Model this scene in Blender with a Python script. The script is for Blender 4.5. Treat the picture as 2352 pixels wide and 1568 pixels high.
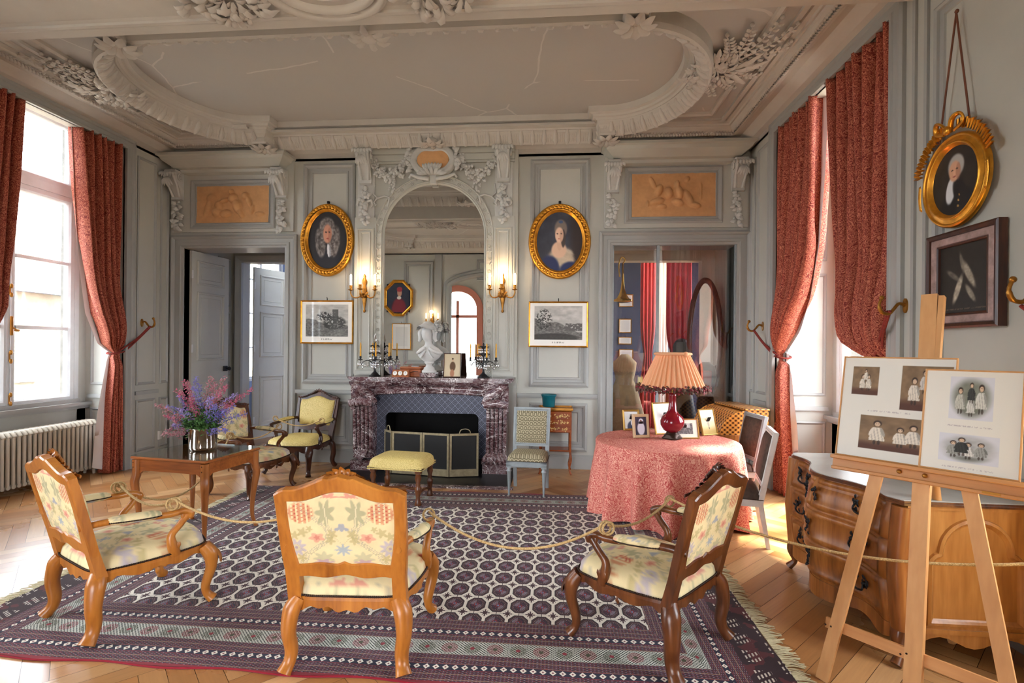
import bpy, math, random
import numpy as np
from mathutils import Vector, Matrix
random.seed(7); np.random.seed(7)
PI = math.pi; sin = math.sin; cos = math.cos
SC = bpy.context.scene
for o in list(bpy.data.objects): bpy.data.objects.remove(o)

# ------------------------------------------------------------------ camera
FPX = 1176.0; EYE = 1.65; YAW = math.atan(96/1176.0); ROLL = .009
_F = Vector((-sin(YAW), cos(YAW), 0)); _R0 = Vector((cos(YAW), sin(YAW), 0)); _U0 = Vector((0, 0, 1))
_R = _R0*cos(ROLL)+_U0*sin(ROLL); _U = -_R0*sin(ROLL)+_U0*cos(ROLL)
cam_d = bpy.data.cameras.new('camera'); cam = bpy.data.objects.new('camera', cam_d)
SC.collection.objects.link(cam)
cam_d.sensor_width = 36; cam_d.lens = 36*FPX/2352.0; cam_d.shift_y = 15/2352.0
cam_d.clip_start = .05; cam_d.clip_end = 300
M = Matrix((( _R.x, _U.x, -_F.x, 0), (_R.y, _U.y, -_F.y, 0), (_R.z, _U.z, -_F.z, EYE), (0, 0, 0, 1)))
cam.matrix_world = M
SC.camera = cam
def ray(px, py):
    return _F + _R*((px-1176)/FPX) + _U*((799-py)/FPX)
def at_y(px, py, Y):
    d = ray(px, py); t = Y/d.y; return (d.x*t, EYE+d.z*t)
def at_x(px, py, X):
    d = ray(px, py); t = X/d.x; return (d.y*t, EYE+d.z*t)
def at_z(px, py, Z=0):
    d = ray(px, py); t = (Z-EYE)/d.z; return (d.x*t, d.y*t)

# ------------------------------------------------------------------ room constants
XL = -5.62; XR = 2.60; YB = 7.08; YF = -0.45
N1 = (4.33, 6.27)            # window niches of the far bay (y range)
N1R = (4.19, 6.27)           # far bay niche of the right wall
N2 = (0.70, 2.60)            # window niches of the near bay
NT = 4.22                    # niche head height
WXL = -6.15; WXR = 3.25      # window planes

# ------------------------------------------------------------------ world, sun, exposure
w = bpy.data.worlds.new('World'); SC.world = w; w.use_nodes = True
nt = w.node_tree; bg = nt.nodes['Background']
tc = nt.nodes.new('ShaderNodeTexCoord'); sx = nt.nodes.new('ShaderNodeSeparateXYZ'); rp = nt.nodes.new('ShaderNodeValToRGB')
nt.links.new(tc.outputs['Generated'], sx.inputs[0]); nt.links.new(sx.outputs['Z'], rp.inputs[0])
rp.color_ramp.elements[0].position = 0.0; rp.color_ramp.elements[0].color = (.86, .89, .94, 1)
rp.color_ramp.elements[1].position = .6; rp.color_ramp.elements[1].color = (.92, .95, 1.0, 1)
nt.links.new(rp.outputs[0], bg.inputs[0]); bg.inputs[1].default_value = 13.0
sun_d = bpy.data.lights.new('sun', 'SUN'); sun = bpy.data.objects.new('sun', sun_d); SC.collection.objects.link(sun)
sun_d.energy = 30; sun_d.angle = math.radians(6); sun_d.color = (1, .9, .76)
sun.rotation_euler = Vector((-.50, -.18, -.92)).to_track_quat('-Z', 'Y').to_euler()
SC.view_settings.view_transform = 'Standard'; SC.view_settings.look = 'None'
SC.view_settings.gamma = 1; SC.view_settings.use_curve_mapping = False
SC.view_settings.exposure = 1.0
def portal(name, loc, sx_, sz_, nx):
    d = bpy.data.lights.new(name, 'AREA'); d.shape = 'RECTANGLE'; d.size = sx_; d.size_y = sz_
    d.cycles.is_portal = True
    o = bpy.data.objects.new(name, d); SC.collection.objects.link(o); o.location = loc
    o.rotation_euler = Vector((nx, 0, 0)).to_track_quat('-Z', 'Y').to_euler()
for nm, n in (('a', N1), ('b', N2)):
    cy = (n[0]+n[1])/2
    portal('portal_left_'+nm, (WXL-.12, cy, 2.75), 1.7, 3.6, 1)
    portal('portal_right_'+nm, (WXR+.12, cy, 2.75), 1.7, 3.6, -1)

# ------------------------------------------------------------------ mesh helpers
def srgb(*c):
    if len(c) == 1: c = c[0]
    return tuple(((x/255.0)/12.92 if x/255.0 <= .04045 else ((x/255.0+.055)/1.055)**2.4) for x in c[:3])
def lin_np(a):
    a = np.clip(a, 0, 255)/255.0
    return np.where(a <= .04045, a/12.92, ((a+.055)/1.055)**2.4)

class MB:
    def __init__(s): s.v = []; s.f = []; s.sm = []; s.mi = []; s.T = Matrix.Identity(4); s.m = 0
    def at(s, loc=(0, 0, 0), rz=0, rx=0, ry=0, sc=1):
        s.T = Matrix.Translation(loc) @ Matrix.Rotation(rz, 4, 'Z') @ Matrix.Rotation(rx, 4, 'X') @ Matrix.Rotation(ry, 4, 'Y') @ Matrix.Scale(sc, 4)
        return s
    def frame(s, o, ux, uy, un):   # local x,y,z axes -> world axes
        ux, uy, un = Vector(ux), Vector(uy), Vector(un)
        s.T = Matrix(((ux.x, uy.x, un.x, o[0]), (ux.y, uy.y, un.y, o[1]), (ux.z, uy.z, un.z, o[2]), (0, 0, 0, 1)))
        return s
    def add(s, vs, fs, smooth=False):
        b = len(s.v); T = s.T
        s.v += [tuple(T @ Vector(p)) for p in vs]
        s.f += [tuple(b+i for i in f) for f in fs]; s.sm += [smooth]*len(fs); s.mi += [s.m]*len(fs)
        return s
    def box(s, x0, x1, y0, y1, z0, z1, bev=0):
        if bev:
            b = min(bev, abs(x1-x0)*.49, abs(y1-y0)*.49, abs(z1-z0)*.49)
            vs = []
            for z, bb in ((z0, b), (z0+b, 0), (z1-b, 0), (z1, b)):
                for (x, y) in ((x0+b, y0+bb), (x1-b, y0+bb), (x1-bb, y0+b), (x1-bb, y1-b), (x1-b, y1-bb), (x0+b, y1-bb), (x0+bb, y1-b), (x0+bb, y0+b)):
                    vs.append((x, y, z))
            fs = [tuple(reversed(range(8))), tuple(24+i for i in range(8))]
            for k in range(3):
                for i in range(8): j = (i+1) % 8; fs.append((k*8+i, k*8+j, k*8+8+j, k*8+8+i))
            return s.add(vs, fs)
        vs = [(x0, y0, z0), (x1, y0, z0), (x1, y1, z0), (x0, y1, z0), (x0, y0, z1), (x1, y0, z1), (x1, y1, z1), (x0, y1, z1)]
        return s.add(vs, [(0, 3, 2, 1), (4, 5, 6, 7), (0, 1, 5, 4), (1, 2, 6, 5), (2, 3, 7, 6), (3, 0, 4, 7)])
    def cbox(s, cx, cy, cz, wx, wy, wz, bev=0):
        return s.box(cx-wx/2, cx+wx/2, cy-wy/2, cy+wy/2, cz-wz/2, cz+wz/2, bev)
    def tube(s, pts, r, seg=8, closed=False, flat=1.0, cap=True, smooth=True):
        pts = [Vector(p) for p in pts]; n = len(pts)
        if not hasattr(r, '__len__'): r = [r]*n
        up = None; vs = []
        for i, p in enumerate(pts):
            a = pts[i-1] if (i > 0 or closed) else p
            b = pts[(i+1) % n] if (i < n-1 or closed) else p
            t = (b-a)
            if t.length < 1e-9: t = Vector((0, 0, 1))
            t.normalize()
            if up is None:
                up = Vector((0, 0, 1)) if abs(t.z) < .9 else Vector((0, 1, 0))
            sd = up.cross(t)
            if sd.length < 1e-6: sd = Vector((1, 0, 0))
            sd.normalize(); up = t.cross(sd).normalized()
            for k in range(seg):
                an = 2*PI*k/seg
                vs.append(p + sd*(cos(an)*r[i]) + up*(sin(an)*r[i]*flat))
        fs = []
        for i in range(n if closed else n-1):
            j = (i+1) % n
            for k in range(seg):
                l = (k+1) % seg; fs.append((i*seg+k, i*seg+l, j*seg+l, j*seg+k))
        s.add(vs, fs, smooth)
        if cap and not closed:
            s.add(vs[:seg], [tuple(reversed(range(seg)))]); s.add(vs[-seg:], [tuple(range(seg))])
        return s
    def lathe(s, prof, seg=16, c=(0, 0, 0), a0=0, a1=2*PI, smooth=True, sq=None):
        full = abs(a1-a0-2*PI) < 1e-6; n = seg if full else seg+1; vs = []
        for r, z in prof:
            for k in range(n):
                an = a0+(a1-a0)*k/seg
                rr = r if sq is None else r*sq(an, z)
                vs.append((c[0]+rr*cos(an), c[1]+rr*sin(an), c[2]+z))
        fs = []
        for i in range(len(prof)-1):
            for k in range(seg):
                l = (k+1) % n if full else k+1
                fs.append((i*n+k, i*n+l, (i+1)*n+l, (i+1)*n+k))
        if full:
            if prof[0][0] > 1e-5: fs.append(tuple(reversed(range(n))))
            if prof[-1][0] > 1e-5: fs.append(tuple((len(prof)-1)*n+k for k in range(n)))
        return s.add(vs, fs, smooth)
    def prism(s, poly, z0, z1, smooth=False):       # polygon in local xy, extruded along local z
        n = len(poly)
        vs = [(x, y, z0) for x, y in poly]+[(x, y, z1) for x, y in poly]
        fs = [tuple(reversed(range(n))), tuple(range(n, 2*n))]
        s.add(vs, fs); s.add(vs, [(i, (i+1) % n, n+(i+1) % n, n+i) for i in range(n)], smooth)
        return s
    def band(s, outer, inner, z0, z1, closed=True, rnd=0, smooth=False):  # plate between two contours with same count
        n = len(outer); vs = []
        for (o, i) in zip(outer, inner):
            ox, oy = o; ix, iy = i
            if rnd:
                dx, dy = ix-ox, iy-oy; L = math.hypot(dx, dy) or 1; k = min(rnd/L, .45)
                vs += [(ox, oy, z0), (ox, oy, z1-rnd), (ox+dx*k, oy+dy*k, z1), (ix-dx*k, iy-dy*k, z1), (ix, iy, z1-rnd), (ix, iy, z0)]
            else:
                vs += [(ox, oy, z0), (ox, oy, z1), (ix, iy, z1), (ix, iy, z0)]
        m = 6 if rnd else 4; fs = []
        for a in range(n if closed else n-1):
            b = (a+1) % n
            for k in range(m): l = (k+1) % m; fs.append((a*m+k, b*m+k, b*m+l, a*m+l))
        if not closed: fs += [tuple(range(m)), tuple(reversed([(n-1)*m+k for k in range(m)]))]
        return s.add(vs, fs, smooth)
    def ring(s, path, prof, closed=True, smooth=False):
        """sweep profile (offset to the left of travel, height) along a 2-D path in the local xy plane with mitres"""
        n = len(path); m = len(prof); vs = []
        for i in range(n):
            p = Vector(path[i])
            a = Vector(path[i-1]) if (i > 0 or closed) else None
            b = Vector(path[(i+1) % n]) if (i < n-1 or closed) else None
            d1 = (p-a).normalized() if a is not None else (b-p).normalized()
            d2 = (b-p).normalized() if b is not None else d1
            n1 = Vector((-d1.y, d1.x)); n2 = Vector((-d2.y, d2.x)); nn = n1+n2
            if nn.length < 1e-6: nn = n1
            nn.normalize(); k = 1/max(.35, nn.dot(n1))
            for (o, h) in prof: q = p+nn*(o*k); vs.append((q.x, q.y, h))
        fs = []
        for i in range(n if closed else n-1):
            j = (i+1) % n
            for k in range(m-1): fs.append((i*m+k, j*m+k, j*m+k+1, i*m+k+1))
        return s.add(vs, fs, smooth)
    def rect(s, x0, x1, y0, y1, prof):
        return s.ring([(x0, y0), (x1, y0), (x1, y1), (x0, y1)], prof)
    def grid(s, f, nu, nv, cu=False, cv=False, smooth=True):
        vs = [f(i/(nu if cu else nu-1.0), j/(nv if cv else nv-1.0)) for j in range(nv) for i in range(nu)]
        fs = []
        for j in range(nv if cv else nv-1):
            for i in range(nu if cu else nu-1):
                a = (i+1) % nu; b = (j+1) % nv; fs.append((j*nu+i, j*nu+a, b*nu+a, b*nu+i))
        return s.add(vs, fs, smooth)
    def ell(s, c, r, seg=10, rings=7):
        prof = [(sin(PI*i/rings), -cos(PI*i/rings)) for i in range(rings+1)]
        vs = []; 
        for (a, z) in prof:
            for k in range(seg): vs.append((c[0]+r[0]*a*cos(2*PI*k/seg), c[1]+r[1]*a*sin(2*PI*k/seg), c[2]+r[2]*z))
        fs = [(i*seg+k, i*seg+(k+1) % seg, (i+1)*seg+(k+1) % seg, (i+1)*seg+k) for i in range(rings) for k in range(seg)]
        return s.add(vs, fs, True)
    def leaf(s, p, d, L, W, up=(0, 0, 1), lift=.15):
        """a small pointed, cupped leaf/petal"""
        p = Vector(p); d = Vector(d).normalized(); up = Vector(up); sd = d.cross(up)
        if sd.length < 1e-6: sd = Vector((1, 0, 0))
        sd.normalize(); up = sd.cross(d).normalized()
        vs = [p]
        for t, wd in ((.3, .8), (.62, 1), (.85, .55)):
            q = p+d*(L*t)+up*(L*lift*sin(t*PI))
            vs += [q-sd*W*wd*.5-up*W*.15, q+up*W*.12, q+sd*W*wd*.5-up*W*.15]
        vs.append(p+d*L)
        fs = [(0, 2, 1), (0, 3, 2), (1, 2, 5, 4), (2, 3, 6, 5), (4, 5, 8, 7), (5, 6, 9, 8), (7, 8, 10), (8, 9, 10)]
        return s.add(vs, fs, True)
    def build(s, name, mat, parent=None, mirror=False):
        me = bpy.data.meshes.new(name); me.from_pydata(s.v, [], s.f)
        me.polygons.foreach_set('use_smooth', s.sm)
        for m_ in (mat if isinstance(mat, (list, tuple)) else [mat]): me.materials.append(m_)
        if isinstance(mat, (list, tuple)): me.polygons.foreach_set('material_index', s.mi)
        me.update()
        o = bpy.data.objects.new(name, me); SC.collection.objects.link(o)
        if parent: o.parent = parent
        return o

def fix_normals(o):
    import bmesh
    bm = bmesh.new(); bm.from_mesh(o.data); bmesh.ops.recalc_face_normals(bm, faces=bm.faces); bm.to_mesh(o.data); bm.free(); return o
def tag(o, label=None, cat=None, group=None, kind=None):
    if label: o['label'] = label
    if cat: o['category'] = cat
    if group: o['group'] = group
    if kind: o['kind'] = kind
    return o
def struct(o, label=None): o['kind'] = 'structure'; return tag(o, label)
def thing(name, label, cat, loc=(0, 0, 0), rz=0, group=None):
    o = bpy.data.objects.new(name, None); o.empty_display_size = .1; SC.collection.objects.link(o)
    o.location = loc; o.rotation_euler = (0, 0, rz); return tag(o, label, cat, group)
def dup(root, loc, rz, label=None, group=None):
    r = root.copy(); SC.collection.objects.link(r); r.location = loc; r.rotation_euler = (0, 0, rz)
    if label: r['label'] = label
    if group: r['group'] = group
    for ch in list(root.children):
        c = ch.copy(); SC.collection.objects.link(c); c.parent = r
        for g in ch.children:
            d = g.copy(); SC.collection.objects.link(d); d.parent = c
    return r
def paint(o, fn):
    """store a colour per vertex from fn(x, y, z arrays in mesh space) -> (n,3) sRGB 0..255"""
    me = o.data; n = len(me.vertices); co = np.empty(n*3); me.vertices.foreach_get('co', co); co = co.reshape(-1, 3)
    c = fn(co[:, 0], co[:, 1], co[:, 2]); rgba = np.ones((n, 4)); rgba[:, :3] = lin_np(c)
    a = me.color_attributes.new('Col', 'FLOAT_COLOR', 'POINT'); a.data.foreach_set('color', rgba.ravel()); return o
def smooth_pts(pts, k=6):
    """Catmull-Rom through points"""
    P = [np.array(p, float) for p in pts]; P = [2*P[0]-P[1]]+P+[2*P[-1]-P[-2]]; out = []
    for i in range(1, len(P)-2):
        for t in np.linspace(0, 1, k, endpoint=False):
            a, b, c, d = P[i-1], P[i], P[i+1], P[i+2]
            out.append(tuple(.5*((2*b)+(c-a)*t+(2*a-5*b+4*c-d)*t*t+(-a+3*b-3*c+d)*t**3)))
    out.append(tuple(P[-2])); return out
def ellipse(cx, cy, rx, ry, n=48): return [(cx+rx*cos(2*PI*i/n), cy+ry*sin(2*PI*i/n)) for i in range(n)]
# ------------------------------------------------------------------ shader helpers
class Sx:
    """tiny wrapper to write shader maths as expressions"""
    def __init__(s, nt, sock): s.nt = nt; s.k = sock
    def _m(s, op, *a, clamp=False):
        n = s.nt.nodes.new('ShaderNodeMath'); n.operation = op; n.use_clamp = clamp
        for i, x in enumerate((s,)+a):
            if isinstance(x, Sx): s.nt.links.new(x.k, n.inputs[i])
            else: n.inputs[i].default_value = x
        return Sx(s.nt, n.outputs[0])
    def __add__(s, o): return s._m('ADD', o)
    __radd__ = __add__
    def __sub__(s, o): return s._m('SUBTRACT', o)
    def __mul__(s, o): return s._m('MULTIPLY', o)
    __rmul__ = __mul__
    def __truediv__(s, o): return s._m('DIVIDE', o)
    def __neg__(s): return s._m('MULTIPLY', -1.0)
    def fract(s): return s._m('FRACT')
    def floor(s): return s._m('FLOOR')
    def abs(s): return s._m('ABSOLUTE')
    def lt(s, o): return s._m('LESS_THAN', o)
    def gt(s, o): return s._m('GREATER_THAN', o)
    def mn(s, o): return s._m('MINIMUM', o)
    def mx(s, o): return s._m('MAXIMUM', o)
    def sin(s): return s._m('SINE')
    def pw(s, o): return s._m('POWER', o)
    def sqrt(s): return s._m('SQRT')
    def mod(s, o): return s._m('FLOORED_MODULO', o)
    def rng(s, a, b): return s.gt(a)*s.lt(b)
class Sh:
    def __init__(s, name, rough=.5, metal=0.0, spec=.5):
        s.mat = bpy.data.materials.new(name); s.mat.use_nodes = True; s.nt = s.mat.node_tree
        s.b = s.nt.nodes['Principled BSDF']; s.b.inputs['Roughness'].default_value = rough
        s.b.inputs['Metallic'].default_value = metal; s.b.inputs['Specular IOR Level'].default_value = spec
        s._tc = None
    def coord(s, kind='Object'):
        if s._tc is None: s._tc = s.nt.nodes.new('ShaderNodeTexCoord')
        return s._tc.outputs[kind]
    def xyz(s, kind='Object'):
        n = s.nt.nodes.new('ShaderNodeSeparateXYZ'); s.nt.links.new(s.coord(kind), n.inputs[0])
        return [Sx(s.nt, n.outputs[i]) for i in range(3)]
    def vec(s, x, y, z=0.0):
        n = s.nt.nodes.new('ShaderNodeCombineXYZ')
        for i, v in enumerate((x, y, z)):
            if isinstance(v, Sx): s.nt.links.new(v.k, n.inputs[i])
            else: n.inputs[i].default_value = v
        return n.outputs[0]
    def noise(s, scale, detail=2, rough=.5, v=None, dist=0.0, kind='Object', stretch=None):
        n = s.nt.nodes.new('ShaderNodeTexNoise'); n.inputs['Scale'].default_value = scale
        n.inputs['Detail'].default_value = detail; n.inputs['Roughness'].default_value = rough; n.inputs['Distortion'].default_value = dist
        src = v if v is not None else s.coord(kind)
        if stretch:
            m = s.nt.nodes.new('ShaderNodeMapping'); m.inputs['Scale'].default_value = stretch
            s.nt.links.new(src, m.inputs[0]); src = m.outputs[0]
        s.nt.links.new(src, n.inputs['Vector']); return Sx(s.nt, n.outputs['Fac'])
    def voro(s, scale, v=None, feat='F1', rand=1.0, kind='Object'):
        n = s.nt.nodes.new('ShaderNodeTexVoronoi'); n.feature = feat; n.inputs['Scale'].default_value = scale
        n.inputs['Randomness'].default_value = rand
        s.nt.links.new(v if v is not None else s.coord(kind), n.inputs['Vector']); return Sx(s.nt, n.outputs['Distance'])
    def ramp(s, fac, stops, interp='LINEAR'):
        n = s.nt.nodes.new('ShaderNodeValToRGB'); cr = n.color_ramp; cr.interpolation = interp
        while len(cr.elements) < len(stops): cr.elements.new(.5)
        for e, (p, c) in zip(cr.elements, stops): e.position = p; e.color = (*c, 1)
        s.nt.links.new(fac.k if isinstance(fac, Sx) else fac, n.inputs[0]); return n.outputs[0]
    def mix(s, fac, a, b, mode='MIX'):
        n = s.nt.nodes.new('ShaderNodeMix'); n.data_type = 'RGBA'; n.blend_type = mode
        for i, x in ((0, fac), (6, a), (7, b)):
            if isinstance(x, Sx): s.nt.links.new(x.k, n.inputs[i])
            elif hasattr(x, 'links') or isinstance(x, bpy.types.NodeSocket): s.nt.links.new(x, n.inputs[i])
            elif i == 0: n.inputs[0].default_value = x
            else: n.inputs[i].default_value = (*x[:3], 1)
        return n.outputs[2]
    def attr(s, name='Col'):
        n = s.nt.nodes.new('ShaderNodeAttribute'); n.attribute_name = name; return n.outputs['Color']
    def col(s, c):
        if isinstance(c, tuple): s.b.inputs['Base Color'].default_value = (*c, 1)
        else: s.nt.links.new(c, s.b.inputs['Base Color'])
        return s
    def rough(s, r):
        s.nt.links.new(r.k, s.b.inputs['Roughness']); return s
    def bump(s, h, strength=.3, dist=.01):
        n = s.nt.nodes.new('ShaderNodeBump'); n.inputs['Strength'].default_value = strength; n.inputs['Distance'].default_value = dist
        s.nt.links.new(h.k, n.inputs['Height']); s.nt.links.new(n.outputs[0], s.b.inputs['Normal']); return s
def plain(name, c, rough=.5, metal=0.0, var=.0, scale=6, bump=0, bscale=60, spec=.5):
    m = Sh(name, rough, metal, spec)
    if var:
        f = m.noise(scale, 4, .6); lo = tuple(x*(1-var) for x in c); hi = tuple(min(1, x*(1+var)) for x in c)
        m.col(m.ramp(f, [(.3, lo), (.7, hi)]))
    else: m.col(c)
    if bump: m.bump(m.noise(bscale, 3), bump, .004)
    return m.mat
def wood(name, dark, mid, light, axis='z', rough=.35, sc=9, bump=.08):
    m = Sh(name, rough); st = {'x': (.12, 1, 1), 'y': (1, .12, 1), 'z': (1, 1, .12)}[axis]
    a = m.noise(sc, 3, .6, stretch=st, dist=.6); b = m.noise(sc*9, 2, .5, stretch=st)
    g = a*.7+b*.3
    m.col(m.ramp(g, [(.3, dark), (.5, mid), (.68, light)])); m.bump(b, bump, .002); return m.mat

MT = {}
MT['wall'] = plain('paint_wall', srgb(180, 180, 172), .55, var=.05, scale=1.3, bump=.03, bscale=25)
MT['wallb'] = plain('paint_moulding', srgb(156, 157, 154), .5, var=.05, scale=2)
MT['orn'] = plain('paint_carving', srgb(190, 190, 186), .6, var=.06, scale=9)
MT['ceil'] = None
m = Sh('ceiling_plaster', .8)
f = m.noise(.5, 3, .6); base = m.ramp(f, [(.35, srgb(178, 172, 165)), (.65, srgb(172, 170, 168))])
wv = m.nt.nodes.new('ShaderNodeTexNoise'); wv.inputs['Scale'].default_value = 1.1; wv.inputs['Detail'].default_value = 4
m.nt.links.new(m.coord(), wv.inputs['Vector'])
vadd = m.nt.nodes.new('ShaderNodeMix'); vadd.data_type = 'VECTOR'; vadd.inputs[0].default_value = .22
m.nt.links.new(m.coord(), vadd.inputs[4]); m.nt.links.new(wv.outputs['Color'], vadd.inputs[5])
cr = m.voro(.62, v=vadd.outputs[1], feat='DISTANCE_TO_EDGE')
fade = m.noise(.9, 1).gt(.44)
m.col(m.mix(cr.lt(.0045)*fade*.6, base, srgb(206, 202, 196)))
MT['ceil'] = m.mat
MT['ceilmould'] = plain('ceiling_moulding', srgb(186, 182, 176), .7, var=.05, scale=3)
# marble of the mantelpiece
m = Sh('violet_marble', .18)
n1 = m.noise(2.2, 7, .68, dist=2.0); n2 = m.noise(7, 6, .75, dist=1.2, stretch=(1, 1, 2.2)); n3 = m.noise(1.4, 5, .6, dist=3.0)
base = m.ramp(n1, [(.30, srgb(36, 20, 24)), (.48, srgb(78, 46, 50)), (.56, srgb(102, 70, 72)), (.66, srgb(90, 72, 84))])
v1 = (n2-.5).abs().lt(.022); v2 = (n3-.5).abs().lt(.008); spk = m.noise(30, 3, .7).gt(.62)
c = m.mix(v1*.45, base, srgb(196, 184, 186)); c = m.mix(v2*.8, c, srgb(225, 215, 215)); c = m.mix(spk*.28, c, srgb(170, 150, 150)); m.col(c)
MT['marble'] = m.mat
# cast iron with lozenge relief
m = Sh('lozenge_cast_iron', .42, .35)
x, y, z = m.xyz(); p = (x+z)*11.0; q = (x-z)*11.0
a = (p.fract()-.5).abs(); b = (q.fract()-.5).abs(); d = a.mx(b); h = d.gt(.42)+d.rng(.20, .28)*.8+d.lt(.08)*.7
m.col(m.mix(h._m('MINIMUM', 1.0), srgb(44, 46, 58), srgb(98, 102, 120))); m.bump(h, .9, .012); MT['iron'] = m.mat
MT['soot'] = plain('soot_brick', srgb(14, 13, 13), .9, var=.3, scale=8)
MT['black'] = plain('black_iron', srgb(22, 22, 26), .45, .4)
MT['gold'] = plain('gilt', srgb(214, 150, 52), .30, .85, var=.25, scale=14, bump=.1, bscale=50)
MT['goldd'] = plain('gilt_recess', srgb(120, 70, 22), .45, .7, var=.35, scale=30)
MT['brass'] = plain('aged_brass', srgb(168, 118, 52), .35, .85, var=.3, scale=20)
MT['brasspale'] = plain('pale_brass', srgb(170, 158, 128), .4, .7, var=.2, scale=20)
MT['pine'] = wood('honey_wood', srgb(124, 68, 20), srgb(168, 102, 36), srgb(188, 122, 50), 'z', .32, 6)
MT['walnut'] = wood('walnut_wood', srgb(46, 22, 12), srgb(92, 50, 24), srgb(124, 74, 38), 'z', .28, 7)
MT['darkwood'] = wood('dark_carved_wood', srgb(34, 16, 12), srgb(62, 32, 22), srgb(86, 48, 32), 'z', .3, 8)
MT['cherry'] = wood('cherry_wood', srgb(96, 46, 16), srgb(142, 76, 30), srgb(168, 98, 44), 'x', .28, 6)
MT['cherryz'] = wood('cherry_wood_upright', srgb(96, 48, 18), srgb(146, 84, 36), srgb(172, 106, 52), 'z', .28, 6)
MT['oak'] = wood('oak_panel', srgb(116, 66, 24), srgb(160, 104, 48), srgb(186, 130, 68), 'z', .3, 5)
MT['commode'] = wood('commode_walnut', srgb(74, 38, 14), srgb(144, 86, 38), srgb(180, 118, 60), 'z', .32, 5)
MT['beech'] = wood('easel_beech', srgb(176, 122, 70), srgb(196, 144, 90), srgb(210, 160, 106), 'z', .4, 4)
MT['beechx'] = wood('easel_beech_rail', srgb(170, 112, 60), srgb(190, 132, 76), srgb(204, 148, 92), 'x', .4, 4)
MT['greypaint'] = plain('grey_painted_wood', srgb(150, 160, 164), .5, var=.12, scale=12)
MT['whitepaint'] = plain('white_painted_wood', srgb(206, 202, 196), .5, var=.12, scale=12)
MT['radiator'] = plain('radiator_enamel', srgb(196, 188, 172), .35, var=.06, scale=5)
MT['silver'] = plain('polished_silver', srgb(222, 212, 204), .08, 1.0)
MT['nail'] = plain('bronze_nails', srgb(52, 34, 24), .4, .6)
MT['rope'] = None
m = Sh('jute_rope', .9); x, y, z = m.xyz(); m.col(m.ramp(m.noise(160, 2), [(.3, srgb(150, 118, 72)), (.7, srgb(206, 176, 124))])); m.bump(m.noise(120, 1), .6, .004); MT['rope'] = m.mat
MT['terra'] = plain('terracotta_relief', srgb(200, 152, 104), .85, var=.10, scale=10)
MT['plaster'] = plain('plaster_white', srgb(198, 198, 196), .55, var=.04, scale=12)
MT['wax'] = plain('yellow_wax', srgb(226, 164, 30), .45)
MT['liner'] = plain('white_lining', srgb(232, 230, 232), .9)
MT['white'] = plain('matt_white', srgb(232, 230, 226), .7)
MT['bulb'] = None
def emis(name, c, e):
    m = bpy.data.materials.new(name); m.use_nodes = True; b = m.node_tree.nodes['Principled BSDF']
    b.inputs['Base Color'].default_value = (*c, 1); b.inputs['Emission Color'].default_value = (*c, 1); b.inputs['Emission Strength'].default_value = e; return m
MT['candle_lit'] = emis('lit_candle_tube', srgb(255, 236, 205), 5.0)
MT['bulb'] = emis('lit_bulb', srgb(255, 214, 150), 30)
def glassm(name, c=(1, 1, 1), rough=0.0, fac=.9, ior=1.45):
    """thin pane: mostly transparent with a mirror-like share"""
    mt = bpy.data.materials.new(name); mt.use_nodes = True; n = mt.node_tree; n.nodes.clear()
    o = n.nodes.new('ShaderNodeOutputMaterial'); t = n.nodes.new('ShaderNodeBsdfTransparent'); g = n.nodes.new('ShaderNodeBsdfGlossy')
    t.inputs[0].default_value = (*c, 1); g.inputs['Roughness'].default_value = rough; mx = n.nodes.new('ShaderNodeMixShader')
    fr = n.nodes.new('ShaderNodeFresnel'); ge = n.nodes.new('ShaderNodeNewGeometry'); mr = n.nodes.new('ShaderNodeMapRange')
    mr.inputs['To Min'].default_value = ior; mr.inputs['To Max'].default_value = 1/ior
    n.links.new(ge.outputs['Backfacing'], mr.inputs['Value']); n.links.new(mr.outputs[0], fr.inputs[0])
    a = n.nodes.new('ShaderNodeMath'); a.operation = 'ADD'; a.inputs[1].default_value = 1-fac; a.use_clamp = True
    n.links.new(fr.outputs[0], a.inputs[0]); n.links.new(a.outputs[0], mx.inputs[0]); n.links.new(t.outputs[0], mx.inputs[1]); n.links.new(g.outputs[0], mx.inputs[2]); n.links.new(mx.outputs[0], o.inputs[0])
    return mt
MT['glass'] = glassm('window_glass', (.97, .99, 1), 0, .98)
MT['glassref'] = glassm('display_glass', (.93, .95, .96), 0, .90)
MT['crystal'] = glassm('cut_crystal', (.92, .92, .92), .05, .70)
m = Sh('mirror_glass', .0, 1.0); m.col((.80, .82, .82)); MT['mirror'] = m.mat
def painted(name, rough=.5, spec=.5, bump=0, bscale=300, coat=0):
    m = Sh(name, rough, 0, spec); m.col(m.attr()); 
    if bump: m.bump(m.noise(bscale, 2), bump, .002)
    if coat: m.b.inputs['Coat Weight'].default_value = coat; m.b.inputs['Coat Roughness'].default_value = .03
    return m.mat
MT['canvas'] = painted('oil_painting', .45, .4)
MT['print'] = painted('print_under_glass', .6, .3, coat=.9)
MT['photo'] = painted('photograph', .5, .3, coat=.15)
MT['floral'] = painted('floral_silk', .75, .2, .25, 260)
# yellow damask
m = Sh('yellow_damask', .6); v = m.voro(16); f = (v*26.0).sin()
m.col(m.ramp(f*.5+.5, [(.35, srgb(206, 182, 106)), (.65, srgb(222, 200, 128))])); m.bump(m.noise(250, 1), .2, .002); MT['yellow'] = m.mat
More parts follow.
